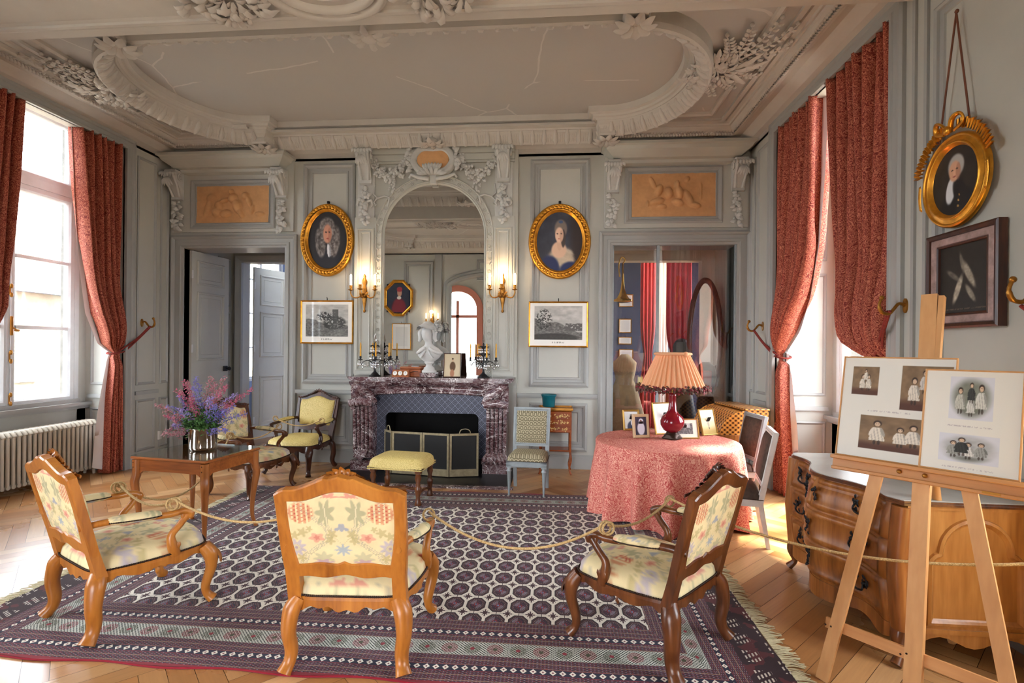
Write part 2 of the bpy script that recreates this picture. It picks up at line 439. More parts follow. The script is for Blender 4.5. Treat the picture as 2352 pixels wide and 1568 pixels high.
# patterned grey-green chair fabric: offset scallops
m = Sh('scallop_weave', .8); x, y, z = m.xyz(); v_ = z+y
def scal():
    r = (v_*24.0).floor(); u = (x*22.0+(r*.5)).fract()-.5; w_ = (v_*24.0).fract()-.15
    d = (u*u+w_*w_).sqrt(); return (d*15.0).sin()
s_ = scal(); m.col(m.ramp(s_*.5+.5, [(.3, srgb(112, 104, 78)), (.7, srgb(184, 174, 144))])); MT['scallop'] = m.mat
# red paisley cloths
def paisley(name, lo, mid, hi, sc, rough=.7, trans=0, amt=1.0):
    m = Sh(name, rough, 0, .3)
    d = m.noise(sc*.5, 3, .5); 
    n = m.nt.nodes.new('ShaderNodeTexNoise'); n.inputs['Scale'].default_value = sc*.35; n.inputs['Detail'].default_value = 1
    m.nt.links.new(m.coord(), n.inputs['Vector'])
    mx = m.nt.nodes.new('ShaderNodeMix'); mx.data_type = 'VECTOR'; mx.inputs[0].default_value = .12
    m.nt.links.new(m.coord(), mx.inputs[4]); m.nt.links.new(n.outputs['Color'], mx.inputs[5])
    v = m.voro(sc, v=mx.outputs[1]); rings = (v*30.0).sin()*.5+.5
    fine = m.noise(sc*9, 3, .7); sw = ((m.noise(sc*.9, 3, .55, dist=1.5)*85.0).sin())*.5+.5
    g = rings*.08+sw*.36+fine*.56
    c = m.ramp(g, [(.34, lo), (.50, mid), (.66, hi)])
    blob = m.voro(sc*.8, v=mx.outputs[1]).lt(.16)
    c = m.mix(blob*.35, c, lo); m.col(c); m.bump(fine, .15, .002)
    if trans: m.b.inputs['Transmission Weight'].default_value = 0
    return m.mat
MT['curtain'] = paisley('red_paisley_curtain', srgb(112, 36, 28), srgb(152, 62, 48), srgb(198, 122, 94), 12)
MT['cloth'] = paisley('rose_paisley_cloth', srgb(178, 70, 66), srgb(204, 112, 100), srgb(226, 168, 148), 10)
# ------------------------------------------------------------------ the room shell
def FB(mb, y=YB): return mb.frame((0, y, 0), (1, 0, 0), (0, 0, 1), (0, -1, 0))
def FLW(mb, x=XL): return mb.frame((x, 0, 0), (0, 1, 0), (0, 0, 1), (1, 0, 0))
def FRW(mb, x=XR): return mb.frame((x, 0, 0), (0, -1, 0), (0, 0, 1), (-1, 0, 0))
PAN = [(0, 0), (0, .02), (.018, .032), (.034, .022), (.04, .006), (.066, .004), (.07, .012), (.084, .012), (.09, 0)]
PANS = [(0, 0), (0, .014), (.014, .022), (.028, .012), (.036, .0)]
PANX = [(0, 0), (0, .03), (.03, .045), (.055, .03), (.065, .008), (.10, .006), (.105, .016), (.125, .014), (.135, 0)]

# floor: 45 degree herringbone, every plank its own quad with its own tone, grain along the plank
m = Sh('parquet_varnish', .22)
uv = m.nt.nodes.new('ShaderNodeUVMap'); uv.uv_map = 'UVMap'
g1 = m.noise(3.0, 4, .6, v=uv.outputs[0], stretch=(1.2, 22, 1), dist=.5); 
tone = m.attr(); c = m.mix(g1*.75, tone, m.mix(.5, tone, srgb(84, 46, 20))); m.col(c)
wear = m.noise(1.1, 4, .6); m.rough(wear*.22+.18); m.bump(g1, .06, .002)
MT['floor'] = m.mat
MT['gap'] = plain('floor_gap', srgb(48, 28, 16), .8)
def make_floor():
    w_, n = .112, 6; L = w_*n; vs = []; fs = []; cols = []; uvs = []
    R45 = math.radians(45); cr_, sr = cos(R45), sin(R45); g = .0012
    cx, cy = -1.5, 3.9
    tones = [srgb(192, 142, 92), srgb(200, 150, 98), srgb(182, 128, 78), srgb(208, 162, 112), srgb(172, 118, 68)]
    rg = random.Random(3)
    for a in range(-110, 111):
        for b in range(-14, 15):
            for k in (0, 1):
                px = a*w_+b*L; py = a*w_-b*L
                r = (px+g, px+L-g, py+g, py+w_-g) if k == 0 else (px+g, px+w_-g, py+w_+g, py+w_+L-g)
                mx_, my_ = (r[0]+r[1])/2, (r[2]+r[3])/2
                X = cx+mx_*cr_-my_*sr; Y = cy+mx_*sr+my_*cr_
                if not (-6.7 < X < 3.8 and -1.2 < Y < 12.5): continue
                if Y > 8.0 and not (X < -3 or X > .2): continue
                i = len(vs)
                for (p, q) in ((r[0], r[2]), (r[1], r[2]), (r[1], r[3]), (r[0], r[3])):
                    vs.append((cx+p*cr_-q*sr, cy+p*sr+q*cr_, 0.0))
                fs.append((i, i+1, i+2, i+3)); t = tones[rg.randrange(5)]; j = rg.uniform(.86, 1.12)
                cols += [tuple(c*j for c in t)]*4; o_ = rg.random()*9
                if k == 0: uvs += [(o_, 0+o_), (o_+L, o_), (o_+L, o_+w_), (o_, o_+w_)]
                else: uvs += [(o_, o_), (o_, o_+w_), (o_+L, o_+w_), (o_+L, o_)]
    i = len(vs); vs += [(-6.9, -1.4, -.004), (4.2, -1.4, -.004), (4.2, 13, -.004), (-6.9, 13, -.004)]; fs.append((i, i+1, i+2, i+3))
    cols += [srgb(60, 34, 20)]*4; uvs += [(0, 0)]*4
    me = bpy.data.meshes.new('floor'); me.from_pydata(vs, [], fs); ul = me.uv_layers.new(name='UVMap')
    # uv order for k==1 quads: corners are (x0,y0),(x1,y0),(x1,y1),(x0,y1)
    ul.data.foreach_set('uv', [c for u in uvs for c in u])
    ca = me.color_attributes.new('Col', 'FLOAT_COLOR', 'POINT'); ca.data.foreach_set('color', [x for c in cols for x in (*c, 1.0)])
    me.materials.append(MT['floor']); o = bpy.data.objects.new('floor', me); SC.collection.objects.link(o)
    struct(o, 'honey-coloured herringbone parquet floor')
make_floor()

# ---- back wall with two doorways and the hole of the hearth
DL = (-5.40, -3.86, 3.10); DR = (.79, 2.43, 3.10)
mb = MB(); T0, T1 = YB, YB+.38
for (a, b, z0, z1) in ((XL-.6, DL[0], 0, 4.8), (DL[0], DL[1], DL[2], 4.8), (DL[1], -2.42, 0, 4.8), (-2.42, -.86, .78, 4.8), (-.86, DR[0], 0, 4.8), (DR[0], DR[1], DR[2], 4.8), (DR[1], XR+.8, 0, 4.8)):
    mb.box(a, b, T0, T1, z0, z1)
struct(mb.build('wall_back', MT['wall']), 'grey painted panelled wall at the fireplace end')
tn = [0]
def trim(mb, mat=None, label=None):
    tn[0] += 1; o = mb.build('trim_%d' % tn[0], mat or MT['wallb']); struct(o, label); return o
# panels on the back wall
mb = FB(MB())
for (a, b) in ((-3.59, -2.83), (-.34, .475)):
    mb.rect(a, b, 1.12, 4.25, PANX)
    mb.rect(a+.01, b-.01, .24, .90, PANX)
trim(mb, None, 'raised panel mouldings between the doors and the chimney breast')
mb = FB(MB())
for (a, b) in ((-3.70, -2.79), (-.50, .60)):
    mb.box(a, b, .985, 1.03, 0, .05); mb.box(a, b, .965, .99, 0, .03); mb.box(a, b, 0, .17, 0, .028); mb.box(a, b, .17, .19, 0, .016)
trim(mb, None, 'dado rail and skirting of the back wall')
# door casings
CAS = [(0, 0), (0, .05), (.03, .065), (.05, .05), (.06, .032), (.11, .032), (.115, .046), (.15, .046), (.155, .026), (.185, .022), (.185, -.38)]
def casing(mb, a, b, top, w=.185):
    # open path: travel so that left is towards the opening
    mb.ring([(a-w, 0), (a-w, top+w*.8), (b+w, top+w*.8), (b+w, 0)], [(-o, h) for o, h in CAS], closed=False)
for i, d in enumerate((DL, DR)):
    mb = FB(MB()); casing(mb, d[0], d[1], d[2]); o = trim(mb, None, ('moulded grey casing around the open doorway', 'moulded grey casing around the glazed doorway')[i])
# chimney breast
mb = MB(); BX0, BX1, BY = -2.78, -.505, 6.98
mb.box(BX0, BX1, BY, YB+.01, 1.2, 4.53); mb.box(BX0, -2.5, BY, YB+.01, 0, 1.2); mb.box(-.78, BX1, BY, YB+.01, 0, 1.2)
struct(mb.build('wall_chimney_breast', MT['wall']), 'pale grey chimney breast above the mantelpiece')

# ---- side walls with deep window niches
MT['stone'] = plain('exterior_stone', srgb(78, 75, 70), .9, var=.35, scale=7, bump=.5, bscale=12)
def side_wall(name, X, WX, side):
    N1 = globals()['N1'] if side < 0 else N1R
    d = abs(WX-X); f = (FLW if side < 0 else FRW)
    def seg(a, b): return (a, b) if side < 0 else (-b, -a)
    mb = f(MB(), X)
    for (a, b) in ((YF-.3, N2[0]), (N2[1], N1[0]), (N1[1], YB+.4)):
        a, b = seg(a, b); mb.box(a, b, 0, 4.8, -d, 0)
    for n in (N1, N2):
        a, b = seg(*n)
        mb.box(a, b, NT, 4.8, -.14, 0); mb.box(a, b, 4.55, 4.8, -d, -.14)
        mb.box(a, b, 0, .86, -d-.12, -d); mb.box(a, b, 4.5, 4.8, -d-.12, -d)
        mb.box(a-.2, a+.12, 0, 4.8, -d-.12, -d); mb.box(b-.12, b+.2, 0, 4.8, -d-.12, -d)
        mb.m = 1
        mb.box(a-.3, a+.06, -.4, 5, -d-.30, -d-.12); mb.box(b-.06, b+.3, -.4, 5, -d-.30, -d-.12); mb.box(a-.3, b+.3, 4.62, 5.2, -d-.30, -d-.12); mb.box(a-.3, b+.3, -.4, .84, -d-.30, -d-.12)
        mb.m = 0
    a, b = seg(YF-.8, YB+.8); mb.m = 1
    o = mb.build(name, [MT['wall'], MT['stone']]); struct(o, 'grey panelled %s wall with tall window niches' % ('left' if side < 0 else 'right'))
    # mouldings
    mb = f(MB(), X)
    for n in (N1, N2):
        a, b = seg(*n); w = .15
        mb.ring([(a-w, 0), (a-w, NT+w), (b+w, NT+w), (b+w, 0)], [(0, 0), (0, .03), (-.02, .045), (-.05, .04), (-.06, .028), (-.11, .028), (-.12, .04), (-.15, .036), (-.15, -.02)], closed=False)
    trim(mb, None, 'moulded casings of the %s window niches' % ('left' if side < 0 else 'right'))
    mb = f(MB(), X)
    for (y0, y1, z0, z1) in ((6.47, 6.80, 1.10, 4.2), (6.47, 6.80, .2, .9), (6.88, 7.04, 1.10, 4.16), (6.88, 7.04, .2, .9)):
        a, b = seg(y0, y1); mb.rect(a, b, z0, z1, PANS)
    a, b = seg(6.44, 6.84); mb.box(a, b, .97, 1.02, 0, .035)
    if side > 0:
        a, b = seg(2.94, 3.74); mb.rect(a, b, 1.15, 4.0, PAN); mb.rect(a, b, .2, .95, PAN)
        for yy in (3.80, 3.92, 2.83): a, b = seg(yy, yy+.03); mb.box(a, b, 0, 4.2, 0, .02)
    else:
        a, b = seg(2.94, 3.95); mb.rect(a, b, 1.15, 4.0, PAN)
    a, b = seg(YF, .5); mb.rect(a+.08, b-.08, 1.15, 4.0, PAN)
    for (y0, y1) in ((6.42, 7.08), (2.75, 4.18), (YF, .55)): a, b = seg(y0, y1); mb.box(a, b, 0, .16, 0, .03)
    trim(mb, None, 'panel mouldings of the %s wall' % ('left' if side < 0 else 'right'))
    # reveal panels and sill of niches
    mb = MB()
    for n in (N1, N2):
        for yy, sgn in ((n[1], 1), (n[0], -1)):
            x0, x1 = (WX+.05, X-.06) if side < 0 else (X+.06, WX-.05)
            if sgn > 0: mb.frame((0, yy, 0), (1, 0, 0), (0, 0, 1), (0, -1, 0)); aa, bb = x0, x1
            else: mb.frame((0, yy, 0), (-1, 0, 0), (0, 0, 1), (0, 1, 0)); aa, bb = -x1, -x0
            mb.rect(aa+.03, bb-.03, 1.12, 2.55, PANS); mb.rect(aa+.03, bb-.03, 2.7, 4.3, PANS); mb.rect(aa+.03, bb-.03, .25, .82, PANS)
            mb.box(aa, bb, .95, 1.0, 0, .035); mb.box(aa, bb, 0, .14, 0, .02)
        f(mb, X); a, b = seg(*n)
        mb.box(a, b, .86, .90, -d, -d+.10); mb.box(a, b, .82, .86, -d, -d+.06); mb.box(a+.12, b-.12, .9, .95, -d, -d+.05)
    trim(mb, None, 'shutter panels and sills inside the %s niches' % ('left' if side < 0 else 'right'))
side_wall('wall_left', XL, WXL, -1); side_wall('wall_right', XR, WXR, 1)

MT['winpaint'] = plain('window_paint', srgb(206, 210, 212), .5, var=.06, scale=6)
def window(idx, n, X, side, label):
    """tall two-leaf casement with a fixed light above"""
    f = (FLW if side < 0 else FRW)
    a, b = (n[0]+.12, n[1]-.12) if side < 0 else (-(n[1]-.12), -(n[0]+.12)); c = (a+b)/2
    fr = f(MB(), X)
    fr.box(a, a+.06, .86, 4.5, -.10, .02); fr.box(b-.06, b, .86, 4.5, -.10, .02); fr.box(a, b, 4.44, 4.5, -.1, .02); fr.box(a, b, .86, .93, -.1, .03); fr.box(a, b, 3.50, 3.60, -.1, .03)
    root = struct(fr.build('window_%d' % idx, MT['winpaint']), label)
    for (s0, s1) in ((a+.06, c), (c, b-.06)):
        cs = f(MB(), X)
        for (z0, z1, bars) in ((.93, 3.50, (1.84, 2.66)), (3.60, 4.44, ())):
            cs.ring([(s0, z0), (s1, z0), (s1, z1), (s0, z1)], [(0, -.05), (0, .015), (.055, .02), (.075, .0), (.085, -.02), (.085, -.05)])
            for zb in bars: cs.box(s0+.08, s1-.08, zb-.020, zb+.020, -.045, .01)
        o = cs.build('casement', MT['winpaint'], root)
        g = f(MB(), X)
        for (z0, z1) in ((1.01, 3.42), (3.68, 4.36)): g.box(s0+.08, s1-.08, z0, z1, -.03, -.024)
        g.build('pane', MT['glass'], o)
    bo = f(MB(), X)
    rd = f(MB(), X); rd.tube([(c, .96, .040), (c, 3.46, .040)], .008, 8); rd.box(c-.03, c+.03, .94, 3.49, .0, .03); rd.build('meeting_stile', MT['winpaint'], root)
    for z in (1.02, 1.5, 2.25, 3.05, 3.4):
        bo.cbox(c, z, .035, .03, .11, .02, .006); bo.ell((c, z+.05, .045), (.018, .03, .014)); bo.ell((c, z-.05, .045), (.018, .03, .014))
    bo.cbox(c, 1.85, .05, .034, .22, .02, .008); bo.ell((c+.05, 1.8, .06), (.03, .016, .014)); bo.tube([(c, 1.84, .05), (c+.06, 1.79, .07)], .008)
    bo.build('espagnolette_bolt', MT['brass'], root)
    return root
window(1, N1, WXL, -1, 'tall casement window in the left wall beside the fireplace end')
window(2, N2, WXL, -1, 'tall casement window nearer the camera in the left wall')
window(3, N1R, WXR, 1, 'tall casement window in the right wall behind the red curtains')
window(4, N2, WXR, 1, 'tall casement window nearer the camera in the right wall')

# ---- ceiling
ZC = 4.53; CXm, CYm = -1.65, 5.5
def oval_path(cy=CYm, off=0):
    P = []; xl, xr = -3.95, .65
    def seg(p, q, n=12): P.extend([(p[0]+(q[0]-p[0])*i/n, p[1]+(q[1]-p[1])*i/n) for i in range(n)])
    seg((xl, cy-1.20), (xr, cy-1.20), 30); seg((xr, cy-1.20), (xr, cy-1.10), 1)
    P.extend([(xr+.90*cos(t), cy+1.10*sin(t)) for t in np.linspace(-PI/2, PI/2, 40)])
    seg((xr, cy+1.30), (xl, cy+1.30), 30); P.append((xl, cy+1.30))
    P.extend([(xl-.84*cos(t), cy+1.10*sin(t)) for t in np.linspace(PI/2, -PI/2, 40)])
    # remove near-duplicates
    Q = [P[0]]
    for p in P[1:]:
        if math.hypot(p[0]-Q[-1][0], p[1]-Q[-1][1]) > 1e-3: Q.append(p)
    if math.hypot(Q[0][0]-Q[-1][0], Q[0][1]-Q[-1][1]) < 1e-3: Q.pop()
    return Q
def bay(y0, y1, cy, idx):
    path = oval_path(cy); mb = MB(); outer = []
    hx0, hx1, hy0, hy1 = XL-.05-CXm, XR+.05-CXm, y0-cy, y1-cy
    for (x, y) in path:
        dx, dy = x-CXm, y-cy; k = 1e9
        if dx > 0: k = min(k, hx1/dx)
        if dx < 0: k = min(k, hx0/dx)
        if dy > 0: k = min(k, hy1/dy)
        if dy < 0: k = min(k, hy0/dy)
        outer.append((CXm+dx*k, cy+dy*k))
    n = len(path); vs = [(x, y, ZC) for x, y in path]+[(x, y, ZC) for x, y in outer]
    mb.add(vs, [(i, n+i, n+(i+1) % n, (i+1) % n) for i in range(n)])
    mb.box(XL-.6, XR+.8, y0, y1, ZC+.11, ZC+.3)
    o = mb.build('ceiling' if idx == 0 else 'ceiling_near_bay', MT['ceil']); struct(o, 'plaster ceiling of the %s bay with its sunken oval field' % ('fireplace' if idx == 0 else 'near'))
    mb = MB()
    mb.ring(path, [(-.03, ZC), (-.03, ZC-.12), (-.015, ZC-.165), (.01, ZC-.18), (.03, ZC-.165), (.08, ZC-.125), (.12, ZC-.07), (.135, ZC-.02), (.15, ZC-.025), (.165, ZC+.0), (.19, ZC+.005), (.20, ZC+.03), (.24, ZC+.04), (.25, ZC+.11)])
    # gadroons along the band
    L = 0; step = .15; m_ = len(path)
    for i in range(m_):
        a = Vector(path[i]); b = Vector(path[(i+1) % m_]); d = b-a; l = d.length; 
        if l < 1e-6: continue
        d.normalize(); nr = Vector((-d.y, d.x))
        while L <= l:
            for (dl, r0) in ((0, .036), (.062, .010), (.088, .010)):
                p = a+d*(L+dl); g_ = lambda o, z: (p.x+nr.x*o, p.y+nr.y*o, ZC+z)
                mb.tube([g_(.0, -.168), g_(.045, -.150), g_(.095, -.10), g_(.125, -.04)], [r0*.7, r0, r0*.95, r0*.55], 6)
            L += step
        L -= l
    # acanthus blocks at the shoulders and centres
    for (bx, by) in ((-3.95, cy-1.18), (-3.95, cy+1.18), (.65, cy-1.18), (.65, cy+1.18)):
        mb.box(bx-.11, bx+.11, by-.17, by+.17, ZC-.185, ZC-.03, .02)
        for k in range(9):
            an = k*PI/4.5; mb.leaf((bx+.02*cos(an), by+.02*sin(an), ZC-.17), (cos(an), sin(an), -.15), .17, .09, (0, 0, -1), .3)
    for by in (cy-1.10, cy+1.22):
        mb.ell((CXm, by, ZC-.14), (.1, .09, .05)); 
        for k in range(8): an = k*PI/4; mb.leaf((CXm+.04*cos(an), by+.03*sin(an), ZC-.15), (cos(an), sin(an)*.6, 0), .16, .07, (0, 0, -1), .3)
    trim(mb, MT['ceilmould'], 'gadrooned plaster ring of the %s ceiling bay' % ('far', 'near')[idx])
    # thin rectangular fillets outside of the ring
    mb = MB(); e = .68; lo, hi = y0+.35, y1-e
    mb.ring([(XR-.5, lo), (XR-.5, hi+.15), (XL+.5, hi+.15), (XL+.5, lo)], [(0, ZC), (0, ZC-.03), (.05, ZC-.03), (.05, ZC)], closed=False)
    mb.ring([(XR-.68, lo), (XR-.68, hi-.02), (XR-1.6, hi-.02)], [(0, ZC), (0, ZC-.025), (.03, ZC-.04), (.06, ZC-.025), (.07, ZC)], closed=False)
    mb.ring([(XL+1.6, hi-.02), (XL+.68, hi-.02), (XL+.68, lo)], [(0, ZC), (0, ZC-.025), (.03, ZC-.04), (.06, ZC-.025), (.07, ZC)], closed=False)
    trim(mb, MT['ceilmould'], 'flat fillets framing the %s ceiling bay' % ('far', 'near')[idx])
bay(3.90, YB+.05, CYm, 0); bay(YF-.3, 3.15, 1.42, 1)
# cornice around the far bay with running leaf band
CORN = [(0, 4.30), (.0, 4.335), (.035, 4.35), (.10, 4.365), (.17, 4.40), (.21, 4.425), (.28, 4.425), (.29, 4.405), (.33, 4.41), (.385, 4.46), (.40, 4.485), (.42, 4.485), (.43, 4.505), (.47, 4.51), (.48, ZC)]
mb = MB(); cpath = [(XR, 3.9), (XR, YB), (XL, YB), (XL, 3.9)]
mb.ring(cpath, CORN, closed=False)
for (p, q) in zip(cpath[:-1], cpath[1:]):
    p, q = Vector(p), Vector(q); d = (q-p); l = d.length; d.normalize(); nr = Vector((-d.y, d.x)); k = .0
    t = .33
    while t < l-.33:
        b = p+d*t+nr*.315
        s_ = 1 if int(t/.036) % 2 else -1
        mb.leaf((b.x, b.y, 4.405), (d.x*.8+nr.x*.6, d.y*.8+nr.y*.6, .35), .065, .04, (nr.x*-.2, nr.y*-.2, -1), .35)
        c = b+nr*.05; mb.leaf((c.x, c.y, 4.445), (d.x*.8-nr.x*.5, d.y*.8-nr.y*.5, -.3), .05, .034, (0, 0, -1), .35)
        t += .036
trim(mb, MT['ceilmould'], 'cornice with a running leaf band around the far bay')
mb = MB(); npath = [(XL, 3.15), (XL, YF), (XR, YF), (XR, 3.15)]; mb.ring(npath, CORN, closed=False)
trim(mb, MT['ceilmould'], 'cornice around the near bay')
# beam
mb = MB(); mb.box(XL-.05, XR+.05, 3.10, 3.95, 4.2, 4.75)
mb.frame((0, 0, 4.2), (1, 0, 0), (0, -1, 0), (0, 0, -1))
mb.rect(XL+.1, XR-.1, -3.84, -3.21, [(0, 0), (0, .012), (.04, .03), (.07, .03), (.075, .012), (.1, 0)])
struct(mb.build('ceiling_beam', MT['ceilmould']), 'broad moulded ceiling beam crossing the room')
def foliage(mb, c, n, R, up=(0, 0, -1), a0=0, a1=2*PI, seed=1, z=0, tilt=.15):
    rg = random.Random(seed)
    for i in range(n):
        an = rg.uniform(a0, a1); r = R*rg.random()**.6; L = rg.uniform(.07, .16)
        p = (c[0]+cos(an)*r*.75, c[1]+sin(an)*r*.75, c[2]-rg.uniform(0, .03))
        mb.leaf(p, (cos(an)+rg.uniform(-.6, .6), sin(an)+rg.uniform(-.6, .6), rg.uniform(-tilt, tilt)), L, L*rg.uniform(.3, .55), up, .35)
def spray(mb, p, q, n=7, L=.09, up=(0, 0, -1), z=None):
    p, q = Vector(p), Vector(q); d = (q-p); nr = Vector((-d.y, d.x, 0)).normalized(); pts = []
    for i in range(9): t = i/8.0; pts.append(p+d*t+nr*(.06*sin(t*PI))*1.0+Vector((0, 0, -.02)))
    mb.tube(pts, [.012*(1-.6*i/8) for i in range(9)], 5)
    for i in range(n):
        t = .25+.75*i/n; b = p+d*t+nr*(.06*sin(t*PI))
        for s_ in (1, -1): mb.leaf((b.x, b.y, b.z-.02), d.normalized()*.7+nr*s_, L*(1.1-.5*t), L*.45, up, .3)
    mb.ell(tuple(q), (.022, .022, .02), 6, 4)
def corner_orn(cx, cy, sgn, seed, label):
    mb = MB(); z = ZC-.03; rg = random.Random(seed)
    foliage(mb, (cx, cy, z-.02), 90, .36, seed=seed)
    for k in range(12):
        an = rg.uniform(0, 2*PI); r = rg.uniform(0, .22); mb.ell((cx+r*cos(an), cy+r*sin(an), z-.03), (.05, .05, .035), 8, 5)
    for (dx, dy) in ((.55, -.75), (.35, -.85), (.1, -.75), (.62, -.45), (.50, -.1), (.55, .15), (.35, .45), (.15, .62), (-.15, .72), (-.1, -.6)):
        spray(mb, (cx, cy, z), (cx+sgn*dx*.85, cy+dy*.9, z-.01), 8)
    for (dx, dy) in ((.45, -.55), (.55, -.25), (.3, .3)):
        mb.leaf((cx+sgn*.1, cy, z-.03), (sgn*dx, dy, -.02), .38, .07, (0, 0, -1), .12)
    trim(mb, MT['ceilmould'], label)
corner_orn(1.62, 5.30, 1, 5, 'plaster trophy of leaves and flowers in the right ceiling corner')
corner_orn(-4.95, 5.30, -1, 6, 'plaster trophy of leaves and flowers in the left ceiling corner')
mb = MB(); cc = (-1.66, 3.52, 4.2); mb.frame((cc[0], cc[1], 4.2), (1, 0, 0), (0, -1, 0), (0, 0, -1))
for (rx, ry, h) in ((.46, .34, .05), (.37, .26, .045)):
    mb.ring(ellipse(0, 0, rx, ry, 48), [(0, 0), (0, h*.6), (.03, h), (.06, h*.5), (.07, 0)], smooth=True)
mb.ell((0, 0, .01), (.10, .07, .03)); mb.ring(ellipse(0, 0, .16, .11, 30), [(0, 0), (.0, .03), (.03, .04), (.05, .01)])
for s_ in (1, -1): mb.tube([(s_*.44, .12, .02), (s_*.55, .2, .05), (s_*.52, .27, .04), (s_*.42, .26, .03)], .03, 6)
mb.T = Matrix.Identity(4)
for s_ in (1, -1): foliage(mb, (cc[0]+s_*.72, 3.56, 4.19), 80, .28, seed=8+s_); foliage(mb, (cc[0]+s_*.98, 3.56, 4.19), 30, .16, seed=12+s_)
trim(mb, MT['ceilmould'], 'oval plaster cartouche between foliage under the beam')

# ---- front wall behind the camera with a wide arched opening, seen in the overmantel mirror
AX0, AX1, AZ = -3.15, -.1, 3.40
mb = MB(); yy0, yy1 = YF-.55, YF
mb.box(XL-.6, AX0, yy0, yy1, 0, 4.8); mb.box(AX1, XR+.8, yy0, yy1, 0, 4.8)
arc = [(AX0, 4.8), (AX0, AZ)]+[((AX0+AX1)/2-(AX1-AX0)/2*cos(t), AZ+.5*sin(t)) for t in np.linspace(0, PI, 25)][1:-1]+[(AX1, AZ), (AX1, 4.8)]
mb.frame((0, YF, 0), (1, 0, 0), (0, 0, 1), (0, -1, 0)); mb.prism(arc, 0, .55)
struct(mb.build('wall_front', MT['wall']), 'grey wall behind the viewpoint with a wide arched opening')
mb = MB().frame((0, YF, 0), (-1, 0, 0), (0, 0, 1), (0, 1, 0))
apath = [(-AX0, 0)]+[(-((AX0+AX1)/2-(AX1-AX0)/2*cos(t)), AZ+.5*sin(t)) for t in np.linspace(0, PI, 25)]+[(-AX1, 0)]
mb.ring(apath, [(0, -.3), (0, .03), (.03, .03), (.04, .06), (.10, .05), (.12, .09), (.19, .08), (.21, .03), (.24, 0)][::1], closed=False)
mb.rect(3.45, 4.3, 1.15, 4.1, PANX); mb.rect(-1.9, -.3, 1.15, 4.1, PANX); mb.rect(1.0, 2.2, 3.55, 4.15, PAN); mb.box(3.2, 3.4, 0, 4.3, 0, .05); mb.box(-.25, -.05, 0, 4.3, 0, .05)
trim(mb, None, 'mouldings of the wall behind the viewpoint')
mb = MB().box(-6.3, 4, -4.2, YF-.5, 4.8, 5.0); mb.box(-6.3, -4.6, -4.2, -4.0, 0, 4.8); mb.box(-.0, 4, -4.2, -4.0, 0, 4.8); mb.box(-4.6, -4.3, -4.2, -4.0, 0, 4.8); mb.box(-2.5, -2.4, -4.2, -4.0, 0, 4.8); mb.box(-.6, 0, -4.2, -4.0, 0, 4.8); mb.box(-6.4, -6.3, -4.2, -1, 0, 4.8); mb.box(3.9, 4.0, -4.2, -1, 0, 4.8)
mb.frame((0, -4.0, 0), (1, 0, 0), (0, 0, 1), (0, -1, 0))
for c_ in (-3.4, -1.5): mb.prism([(c_-.9, 4.8), (c_-.9, 3.0)]+[(c_-.9*cos(t), 3.0+.85*sin(t)) for t in np.linspace(0, PI, 17)][1:-1]+[(c_+.9, 3.0), (c_+.9, 4.8)], 0, .2)
struct(mb.build('wall_passage', MT['wall']), 'passage behind the arched opening')
MT['pink'] = plain('pink_window_paint', srgb(206, 130, 110), .5)
mb = MB().frame((0, -4.0, 0), (-1, 0, 0), (0, 0, 1), (0, 1, 0))
for (c_, w_) in ((1.5, .9), (3.4, .9)):
    mb.ring([(c_-w_, 0)]+[(c_-w_*cos(t), 3.0+.85*sin(t)) for t in np.linspace(0, PI, 17)]+[(c_+w_, 0)], [(0, 0), (.0, .1), (-.22, .1), (-.22, -.15)], closed=False)
    mb.box(c_-.9, c_+.9, 2.7, 2.8, 0, .08); mb.box(c_-.05, c_+.05, 0, 3.3, 0, .08)
struct(mb.build('window_5', MT['pink']), 'pink framed arched windows beyond the opening')
mb = MB().box(-6.4, 4, -4.3, -.9, -.06, -.006); struct(mb.build('floor_passage', MT['gap']))

# ---- exterior seen through the windows
MT['facade'] = plain('stone_facade', srgb(88, 80, 68), .95, var=.5, scale=.8, bump=.3, bscale=2)
MT['slate'] = plain('slate_roof', srgb(70, 76, 88), .8, var=.35, scale=1.5)
MT['leafy'] = plain('garden_green', srgb(58, 82, 36), .9, var=.4, scale=5)
MT['gravel'] = plain('courtyard_gravel', srgb(140, 132, 118), .95, var=.15, scale=1)
g = MB().box(-60, -6.9, -30, 60, -1.2, -1.0); g.box(4.2, 60, -30, 60, -1.2, -1.0); g.box(-60, 60, -40, -5, -1.2, -1.0); struct(g.build('ground', MT['gravel']), 'pale courtyard outside')
t = thing('stone_building', 'pale stone building with a slate roof seen through the left window', 'building', (-20, 17, -1))
mb = MB(); mb.box(-1, 0, -9, 9, 0, 4.6)
mb.build('facade', MT['facade'], t)
mb = MB().prism([(0.4, 0), (-4, 3.2), (-8, 0)], -9, 9); 
mb = MB().frame((0, 0, 4.6), (1, 0, 0), (0, 0, 1), (0, -1, 0)).prism([(.4, 0), (-3.4, 2.6), (-7, 0)], -9, 9); mb.build('roof', MT['slate'], t)
for k, (y, z, w_, h) in enumerate(((-6.5, 1.2, 1.0, 1.8), (-4, 1.2, 1.0, 1.8), (-1.5, 1.2, 1, 1.8), (1.0, 1.2, 1, 1.8), (3.5, 1.2, 1, 1.8))):
    wv_ = MB().box(.0, .06, y-w_/2, y+w_/2, z, z+h).build('window', MT['white'], t)
    q = MB()
    for i in range(2):
        for j in range(4): q.box(.06, .08, y-.42+i*.44, y-.42+i*.44+.38, z+.08+j*.42, z+.42+j*.42)
    q.build('pane', MT['slate'], wv_)
mb = MB().box(-1.2, .0, -1.2, 1.4, 0, 2.2).build('dormer', MT['facade'], t); mb.location = (-.8, 1, 4.9)
rg = random.Random(4)
